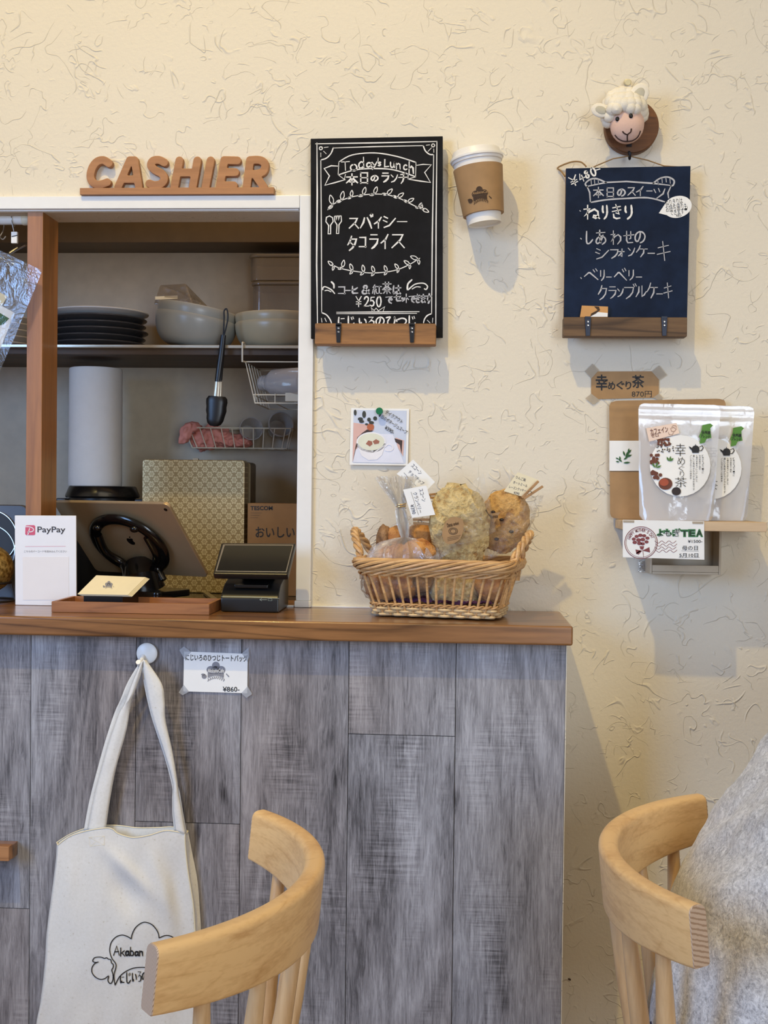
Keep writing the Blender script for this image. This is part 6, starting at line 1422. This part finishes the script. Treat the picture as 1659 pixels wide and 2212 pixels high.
GL = [(600, 214), (622, 420), (676, 690), (740, 905), (830, 1180), (908, 1470), (912, 1620), (915, 1780), (936, 1950)]; GR = [(640, 216), (795, 450), (826, 620), (838, 830), (900, 1110), (952, 1400), (972, 1560), (1002, 1740), (1048, 1990)]
strip(GL, GR, [-.247, -.243, -.238, -.233, -.230, -.230], 'front_strap', zh, 1, 9)
strip([(x-9, y+4) for x, y in GL], [(x-14 if i < 6 else x+10, y) for i, (x, y) in enumerate(GR)], [-.240, -.230, -.222, -.218, -.216, -.215], 'back_strap', zh, 0, 3)
zB = lambda x, y: (80+x/4.366, 1740+y/4.366)
LE = [(196, 372), (180, 560), (135, 900), (98, 1200), (80, 1500), (40, 1850), (-5, 2090), (-40, 2560)]; RE = [(1352, 440), (1398, 640), (1468, 940), (1488, 1140), (1502, 1400), (1520, 1800), (1540, 2090), (1560, 2570)]
TOP = [(196, 372), (255, 325), (330, 280), (480, 236), (680, 212), (760, 262), (840, 290), (920, 302), (1060, 280), (1200, 238), (1310, 246), (1395, 268), (1352, 440)]
def pl_at(poly, t):
    n = len(poly)-1; k = min(n-1e-9, max(0, t*n)); i = int(k); f = k-i; return (poly[i][0]+(poly[i+1][0]-poly[i][0])*f, poly[i][1]+(poly[i+1][1]-poly[i][1])*f)
LEs, REs, TOPs = curve_pts(LE, 6), curve_pts(RE, 6), curve_pts(TOP[:-1], 6)
def dY(x, y):
    """depth of the hanging front panel at a point of the zoomed outline"""
    g_ = lambda cx, cy, sx, sy, r: math.exp(-(((x-cx)*math.cos(r)+(y-cy)*math.sin(r))/sx)**2-((-(x-cx)*math.sin(r)+(y-cy)*math.cos(r))/sy)**2)
    b_ = .013*math.sin(PI*min(1, max(0, (x-60)/1420)))**.8
    b_ += .007*g_(880, 640, 330, 70, .78) - .008*g_(820, 800, 230, 110, 1.1) + .006*g_(1180, 760, 320, 80, 1.25) - .006*g_(1330, 900, 420, 90, 1.45) + .004*g_(300, 700, 300, 90, 1.7)
    b_ += .0035*noise.noise(Vector((x/420, y/700, 1))) + .0018*noise.noise(Vector((x/150+y/600, y/420, 4)))
    return -.2255-b_
def front(u, v):
    l, r = pl_at(LEs, v), pl_at(REs, v); tp = pl_at(TOPs, u); l0, r0 = LEs[0], REs[0]; k = max(0, 1-v*2.4)**2
    x = l[0]+(r[0]-l[0])*u+k*(tp[0]-(l0[0]+(r0[0]-l0[0])*u)); y = l[1]+(r[1]-l[1])*u+k*(tp[1]-(l0[1]+(r0[1]-l0[1])*u))
    return x, y
pf = lambda u, v: W(*zB(*front(u, v)), dY(*front(u, v)))
o = MB().grid(pf, 64, 90).build('front_panel', M_CANVAS, tb_); s_ = o.modifiers.new('thickness', 'SOLIDIFY'); s_.thickness = .0012
BE = [(186, 348), (172, 560), (128, 900), (90, 1200), (72, 1500), (32, 1850), (-12, 2090), (-46, 2560)]; BRE = [(1424, 242), (1462, 440), (1512, 700), (1534, 960), (1548, 1200), (1562, 1700), (1592, 2090), (1600, 2570)]
BTOP = curve_pts([(186, 348), (310, 272), (480, 208), (620, 188), (760, 188), (900, 206), (1000, 212), (1150, 208), (1290, 204), (1424, 242)], 6); BEs, BREs = curve_pts(BE, 6), curve_pts(BRE, 6)
def back(u, v):
    l, r = pl_at(BEs, v), pl_at(BREs, v); tp = pl_at(BTOP, u); k = max(0, 1-v*2.4)**2
    x = l[0]+(r[0]-l[0])*u+k*(tp[0]-(BEs[0][0]+(BREs[0][0]-BEs[0][0])*u)); y = l[1]+(r[1]-l[1])*u+k*(tp[1]-(BEs[0][1]+(BREs[0][1]-BEs[0][1])*u)); return W(*zB(x, y), -.2130)
MB().grid(back, 40, 50).build('back_panel', M_CANVAS, tb_)
MB().grid(lambda u, v: pf(1, v).lerp(back(1, v), u)+Vector((-.004*math.sin(PI*u)*(1 if v < .5 else .5), 0, 0)), 6, 60).build('side_gusset', M_CANVAS, tb_)
MB().grid(lambda u, v: pf(0, v).lerp(back(0, v), u), 4, 60).build('side_gusset', M_CANVAS, tb_)
m = MB(); m.tube([pf(i/64, 0)+Vector((0, -.0002, 0)) for i in range(65)], .0011, 6); m.tube([back(i/50, 0) for i in range(51)], .0010, 6); m.tube([pf(1, 0), pf(1, 0).lerp(back(1, 0), .5)+Vector((-.003, 0, -.004)), back(1, 0)], .0011, 6); m.tube([pf(0, 0), back(0, 0)], .0011, 6)
m.tube([pf(1, i/60)+Vector((0, -.0004, 0)) for i in range(61)], .0012, 6); m.build('hem', M_HEM, tb_)
class BagPl:
    n = Vector((0, -1, 0))
    def hit(s, px, py, off=0.0): return W(px, py, dY((px-80)*4.366, (py-1740)*4.366)-off-.0006)
BP = BagPl(); m = MB()
S_ = lambda pts, w_=.0016, sm=True: stroke(m, BP, [zB(*q) for q in (curve_pts(pts, 6) if sm else pts)], w_)
S_([(735, 1695), (725, 1600), (745, 1505), (705, 1440), (685, 1370), (698, 1295), (742, 1242), (800, 1222), (850, 1235), (888, 1258)]); S_([(888, 1258), (898, 1210), (930, 1150), (985, 1108), (1030, 1102), (1085, 1125), (1125, 1170), (1145, 1212), (1150, 1250)]); S_([(1150, 1250), (1220, 1225), (1290, 1250), (1330, 1320), (1325, 1400), (1285, 1490), (1300, 1590), (1305, 1690)])
S_([(735, 1695), (780, 1612), (850, 1558), (930, 1530), (1040, 1530), (1140, 1560), (1240, 1615), (1305, 1690)])
S_([(578, 1476), (548, 1480), (524, 1466), (545, 1435), (600, 1430), (635, 1442), (655, 1436), (672, 1448), (695, 1455), (702, 1485), (718, 1500), (716, 1530), (704, 1552), (716, 1595), (714, 1648), (692, 1680), (668, 1652), (674, 1608), (640, 1632), (600, 1640), (555, 1622), (520, 1580), (518, 1530), (545, 1490), (578, 1476)])
for ch_, *b in (('A', 722, 1325, 778, 1412), ('k', 778, 1345, 832, 1420), ('a', 830, 1362, 872, 1418), ('b', 872, 1338, 916, 1418), ('a', 918, 1368, 960, 1418), ('n', 962, 1368, 1000, 1418)): glyph(m, BP, ch_, b, .0026, zB)
for ch_, *b in (('に', 782, 1605, 822, 1678), ('じ', 835, 1575, 888, 1678), ('い', 894, 1565, 938, 1672), ('ろ', 945, 1560, 985, 1660), ('の', 990, 1570, 1035, 1650), ('ひ', 1040, 1570, 1090, 1660), ('つ', 1095, 1580, 1150, 1660), ('じ', 1155, 1590, 1210, 1670)): glyph(m, BP, ch_, b, .0018, zB)
m.build('line_print', M_INK, tb_, smooth=False)
m = MB()                                                       # stitched cross where the strap is sewn on
S_([(488, 300), (630, 288), (632, 372), (500, 384), (488, 300), (632, 372)], .0007, False); S_([(630, 288), (500, 384)], .0007, False); m.build('stitching', M_HEM, tb_, smooth=False)

# ------------------------------------------------------------------ end of a small ledge at the left edge
wl = thing('wooden_ledge', W(10, 1862, -.22), 'end of a small brown wooden ledge on the counter front at the left edge', 'ledge')
a, b = W(33, 1821, -.222), W(33, 1851, -.222); MB().box2((XL+1.5, -.234, b.z), (a.x, -.2102, a.z)).build('back_strip', M_COUNTER, wl, bevel=.0012)
a, b = W(20, 1829, -.25), W(20, 1860, -.25); MB().box2((XL+1.5, -.252, b.z), (a.x, -.2342, a.z)).build('front_strip', M_SIGN, wl, bevel=.0012)

# ------------------------------------------------------------------ chairs
M_BEECH = NT('beech'); t = M_BEECH
v = t.coord((9, 9, 60)); f1 = t.noise(v, 1.0, 5, .6, .5); f2 = t.noise(t.coord((4, 4, 22)), 1.0, 2, .4, .3); f3 = t.noise(t.coord((90, 90, 300)), 1.0, 3)
ln_c = t.math('POWER', t.math('MULTIPLY', t.math('ABSOLUTE', t.math('SUBTRACT', t.math('FRACT', t.math('MULTIPLY', f2, 7.0)), .5)), 2.0), 14.0)
t.set(Base_Color=t.ramp(t.math('SUBTRACT', t.math('ADD', t.math('MULTIPLY', f1, .7), t.math('MULTIPLY', f3, .3)), t.math('MULTIPLY', ln_c, .10)), [(.25, s2l((202, 152, 94))), (.55, s2l((238, 196, 136)))]), Roughness=.42); t.b.inputs['Coat Weight'].default_value = .12; t.b.inputs['Coat Roughness'].default_value = .3
M_BEECH = t.m
def endgrain():
    t = NT('beech_end_grain'); v = t.coord((1, 1, 1), (.5, .2, .7)); w_ = t.n('ShaderNodeTexWave'); w_.inputs['Scale'].default_value = 150; w_.inputs['Distortion'].default_value = 1.5; w_.inputs['Detail'].default_value = 2; t.l(v, w_.inputs['Vector'])
    t.set(Base_Color=t.ramp(w_.outputs['Fac'], [(.15, s2l((168, 138, 112))), (.5, s2l((206, 180, 156)))]), Roughness=.6); return t.m
M_END = endgrain()
M_SPIN = wood('beech_spindle', (186, 142, 94), (222, 186, 138), 'Z', 1.2, .45, .1, .2)
RA, HA, TOPZ = .335, 49.0, .78
def chair(label):
    th = thing('dining_chair', (0, 0, 0), label, 'chair', 'beech spindle-back chairs')
    cx = -.112+RA                                           # centre of the bend, the seat lies towards +x
    def sec(a):
        k = math.cos(a/math.radians(HA)*PI/2)               # deeper in the middle
        h = .066+.014*k; t_ = .0245; r = .0085; lean = .16
        pr = []
        for (sx, sz, ctr, a0) in ((1, 1, (t_/2-r, -r), 0), (-1, 1, (-t_/2+r, -r), 90), (-1, -1, (-t_/2+.004, -h+.004), 180), (1, -1, (t_/2-.004, -h+.004), 270)):
            rr = r if sz > 0 else .004
            for i in range(5): an = math.radians(a0+90*i/4); pr.append((ctr[0]+rr*math.cos(an), ctr[1]+rr*math.sin(an)))
        out = []
        for q, z in pr:
            R_ = RA-.0125+q                                  # q>0 is the outside of the bend
            out.append(Vector((cx-R_*math.cos(a)+(-z)*lean*.6, R_*math.sin(a), TOPZ+z)))
        return out
    n = 48; m = MB(); S = [sec(math.radians(-HA+2*HA*i/n)) for i in range(n+1)]; k = len(S[0])
    m.add([p for s_ in S for p in s_], [(i*k+j, i*k+(j+1) % k, (i+1)*k+(j+1) % k, (i+1)*k+j) for i in range(n) for j in range(k)])
    rail = m.build('top_rail', M_BEECH, th, local=True, angle=50)
    for s_, dn in ((S[0], -1), (S[-1], 1)):
        e_ = MB(); c = sum(s_, Vector())/k; d = (s_[0]-s_[k//2]).cross(s_[2]-s_[k//2]).normalized()
        nrm = Vector((math.sin(math.radians(HA)), math.cos(math.radians(HA))*dn, 0)) if True else d
        e_.add([p.lerp(c, .02)+nrm*.0014 for p in s_]+list(s_), [tuple(range(k))]+[(j, (j+1) % k, k+(j+1) % k, k+j) for j in range(k)])
        ee = e_.build('end_grain', M_END, rail, local=True, angle=30)
    for j in range(6):
        a = math.radians((-38, -23, -7.6, 7.6, 23, 38)[j]); kk = math.cos(a/math.radians(HA)*PI/2); h = .066+.014*kk
        top = Vector((cx-(RA-.0125)*math.cos(a)+h*.1, (RA-.0125)*math.sin(a), TOPZ-h+.006)); bot = Vector((-.045+.055*(1-kk), .80*top.y, .438))
        m = MB(); m.tube([top.lerp(bot, q) for q in (0, .12, .35, .65, 1)], [.0080, .0092, .0112, .0112, .0095], 14); m.build('spindle', M_SPIN, th, local=True)
    m = MB(); m.prism([Vector((.135+x, y, .412)) for x, y in rr_(.21, .215, .07, 10)], (0, 0, .030)); m.build('seat', M_BEECH, th, bevel=.008, segs=3, local=True)
    for sx in (-.03, .29):
        for sy in (-.165, .165):
            ft = Vector((sx+(.045 if sx > 0 else -.06), sy*1.22, 0)); tp = Vector((sx, sy, .414)); m = MB(); m.tube([tp, tp.lerp(ft, .4), ft], [.0165, .0175, .0125], 16); m.build('leg', M_SPIN, th, local=True)
    for sy in (-.185, .185): MB().tube([(-.06, sy, .18), (.315, sy, .18)], .0095, 12).build('stretcher', M_SPIN, th, local=True)
    MB().tube([(.13, -.185, .18), (.13, .185, .18)], .0095, 12).build('stretcher', M_SPIN, th, local=True)
    return th
cL = chair('light beech chair at the lower left, its curved back in front of the tote bag'); cL.location = (-.262, -.838, 0); cL.rotation_euler = (0, 0, math.radians(177.6))
cR = copy_tree(cL); cR['label'] = 'light beech chair at the lower right, behind the person in the grey sweater'; cR.location = (.2925, -.678, 0); cR.rotation_euler = (0, 0, math.radians(-11.6))

# ------------------------------------------------------------------ seated person
def loft(mb, secs, seg=36):
    """secs: (centre, half depth along x, half width along y)"""
    vs = []
    for c, a, b in secs:
        for k in range(seg):
            t = 2*PI*k/seg; ct, st = math.cos(t), math.sin(t); e = .85
            vs.append(Vector(c)+Vector((a*abs(ct)**e*(1 if ct > 0 else -1), b*abs(st)**e*(1 if st > 0 else -1), 0)))
    n = len(secs); mb.add(vs, [(i*seg+k, i*seg+(k+1) % seg, (i+1)*seg+(k+1) % seg, (i+1)*seg+k) for i in range(n-1) for k in range(seg)]+[tuple(range(seg-1, -1, -1)), tuple((n-1)*seg+k for k in range(seg))])
PYc = -.655
pr_ = thing('person', (.42, PYc, 0), 'person in a fuzzy grey sweater sitting on the right chair, leaning forward', 'person')
XM = [(.445, .262), (.50, .250), (.545, .257), (.60, .270), (.66, .282), (.711, .297), (.745, .314), (.78, .335), (.82, .362), (.866, .396), (.91, .432), (.95, .468), (.985, .510), (1.01, .555)]
dep = lambda z: .125 if z > .6 else .125+.03*(.6-z)/.15
wid = lambda z: .185 if z < .62 else (.185+.035*(z-.62)/.25 if z < .87 else .22-.5*(z-.87)**1.2)
torso = [((x+dep(z), PYc, z), dep(z), wid(z)) for z, x in XM] + [((.70, PYc, 1.035), .075, .11), ((.725, PYc, 1.055), .055, .065)]
def limb(mb, pts, rs): mb.tube(curve_pts([tuple(p) for p in pts], 5), [r for r in [q[0] for q in curve_pts([(r, 0) for r in rs], 5)]], 18)
# body: one continuous skin
bd = MB(); loft(bd, [(c, a*.90, b*.92) for c, a, b in torso])
limb(bd, [(.71, PYc, 1.02), (.745, PYc, 1.08), (.775, PYc, 1.13)], [.058, .052, .054])
hc_ = Vector((.80, PYc, 1.205)); bd.ball(hc_, 1, 28, sc=(.098, .075, .118), rot=Matrix.Rotation(.35, 3, 'Y')); bd.ball(hc_+Vector((.055, 0, -.065)), 1, 20, sc=(.05, .05, .05))
bd.ball(hc_+Vector((.100, 0, -.028)), 1, 14, sc=(.020, .013, .022)); 
for s_ in (-1, 1): bd.ball(hc_+Vector((-.008, s_*.076, -.022)), 1, 14, sc=(.020, .010, .032))
for s_ in (-1, 1):
    Y = lambda d: PYc+s_*d
    limb(bd, [(.62, Y(.175), .955), (.70, Y(.235), .83), (.79, Y(.245), .70)], [.055, .047, .040]); limb(bd, [(.79, Y(.245), .70), (.90, Y(.20), .73), (1.0, Y(.14), .745)], [.040, .034, .026])
    pm_c = Vector((1.045, Y(.115), .745)); bd.ball(pm_c, 1, 18, sc=(.048, .040, .016), rot=Matrix.Rotation(-s_*.5, 3, 'Z'))
    for k in range(4):
        a_ = -s_*.5+s_*(.30-.2*k); d = Vector((math.cos(a_), math.sin(a_), 0)); sd = Vector((-math.sin(-s_*.5), math.cos(-s_*.5), 0)); b0 = pm_c+Vector((math.cos(-s_*.5), math.sin(-s_*.5), 0))*.035+sd*(s_*(.027-.018*k)); L = (.060, .070, .075, .066)[k]
        limb(bd, [b0, b0+d*L*.45+Vector((0, 0, .006)), b0+d*L*.8, b0+d*L+Vector((0, 0, -.012))], [.0095, .009, .0085, .0075])
    t0 = pm_c+Vector((-.005, -s_*.030, 0)); limb(bd, [t0, t0+Vector((.022, -s_*.024, -.002)), t0+Vector((.045, -s_*.030, -.006))], [.011, .0105, .009])
    limb(bd, [(.40, Y(.10), .50), (.62, Y(.12), .515), (.83, Y(.13), .50)], [.088, .078, .058]); limb(bd, [(.83, Y(.13), .50), (.86, Y(.135), .28), (.82, Y(.14), .075)], [.056, .054, .036]); bd.ball((.87, Y(.14), .042), 1, 16, sc=(.12, .042, .040))
M_SKIN = plain('skin', (214, 168, 140), .55, var=.03)
remesh(bd, .006, 'body', M_SKIN, pr_, 3)
# hair, eyes, mouth
hm = MB(); hm.ball(hc_+Vector((-.022, 0, .018)), 1, 26, sc=(.100, .086, .116), fn=lambda d: 1+.02*noise.noise(d*9)); M_HAIR = plain('dark_brown_hair', (44, 32, 26), .5, var=.2, bump=.3)
hm.build('hair', M_HAIR, pr_)
for s_ in (-1, 1): MB().ball(hc_+Vector((.086, s_*.028, -.004)), .0095, 12).build('eye', M_BLACK, pr_)
MB().tube([hc_+Vector((.090, y, -.077)) for y in (-.02, 0, .02)], .004, 8).build('mouth', plain('lip', (176, 104, 96), .5), pr_)
# trousers and shoes
tm_ = MB(); loft(tm_, [((.385, PYc, .452), .135, .165), ((.385, PYc, .50), .140, .178), ((.39, PYc, .56), .130, .172)])
for s_ in (-1, 1):
    Y = lambda d: PYc+s_*d
    limb(tm_, [(.40, Y(.10), .515), (.62, Y(.12), .522), (.83, Y(.13), .505)], [.086, .086, .070]); limb(tm_, [(.83, Y(.13), .505), (.86, Y(.135), .28), (.825, Y(.14), .10)], [.068, .064, .052])
remesh(tm_, .008, 'trousers', plain('dark_blue_denim', (52, 60, 84), .85, var=.1), pr_, 3)
for s_ in (-1, 1):
    m = MB(); m.ball((.875, PYc+s_*.14, .045), 1, 20, sc=(.135, .050, .046)); m.v = [Vector((p.x, p.y, max(p.z, .002))) for p in m.v]; m.build('shoe', plain('white_sneaker', (226, 224, 220), .6), pr_)
# sweater
sw = MB(); loft(sw, torso[:-1])
for s_ in (-1, 1):
    Y = lambda d: PYc+s_*d
    limb(sw, [(.60, Y(.15), .965), (.70, Y(.24), .83), (.79, Y(.25), .70)], [.082, .072, .062]); limb(sw, [(.79, Y(.25), .70), (.90, Y(.20), .73), (.99, Y(.145), .745)], [.062, .054, .042])
def folds(p):
    a = math.atan2(p.y-PYc, p.x-.45)
    w1 = math.sin((p.z*1.0+(p.y-PYc)*1.1+.25*noise.noise(p*6))*46)
    w2 = noise.noise(Vector((p.x*9, (p.y+p.z*.9)*13, (p.z-p.y*.6)*8)))
    return .006*w1*max(0, .3+noise.noise(p*5+Vector((3, 1, 2)))) + .011*w2 + .0025*noise.noise(p*42)
def fleece():
    t = NT('grey_fleece'); n1 = t.noise(t.coord(), 95, 5, .75, 1.2); n2 = t.noise(t.coord((1, 1, 1), loc=(4, 2, 1)), 300, 3, .7, .8); n3 = t.noise(t.coord(), 9, 2)
    f = t.math('ADD', t.math('ADD', t.math('MULTIPLY', n1, .55), t.math('MULTIPLY', n2, .35)), t.math('MULTIPLY', n3, .15))
    t.set(Base_Color=t.ramp(f, [(.38, s2l((140, 139, 142))), (.50, s2l((198, 197, 197))), (.62, s2l((240, 239, 238)))]), Roughness=.95)
    t.b.inputs['Sheen Weight'].default_value = .35; t.b.inputs['Sheen Roughness'].default_value = .5; t.bump(f, .7, .004); return t.m
remesh(sw, .007, 'sweater', fleece(), pr_, 4, folds)

# ------------------------------------------------------------------ a dark speck low on the wall
q = W(1230, 2115, 0); tag(MB().ball(q+Vector((0, -.0012, 0)), .0022, 12, sc=(1.4, .6, .8), rot=Matrix.Rotation(.4, 3, 'Y')).build('wall_speck', M_BROWNINK), 'tiny dark speck on the wall low beside the counter end', 'speck')
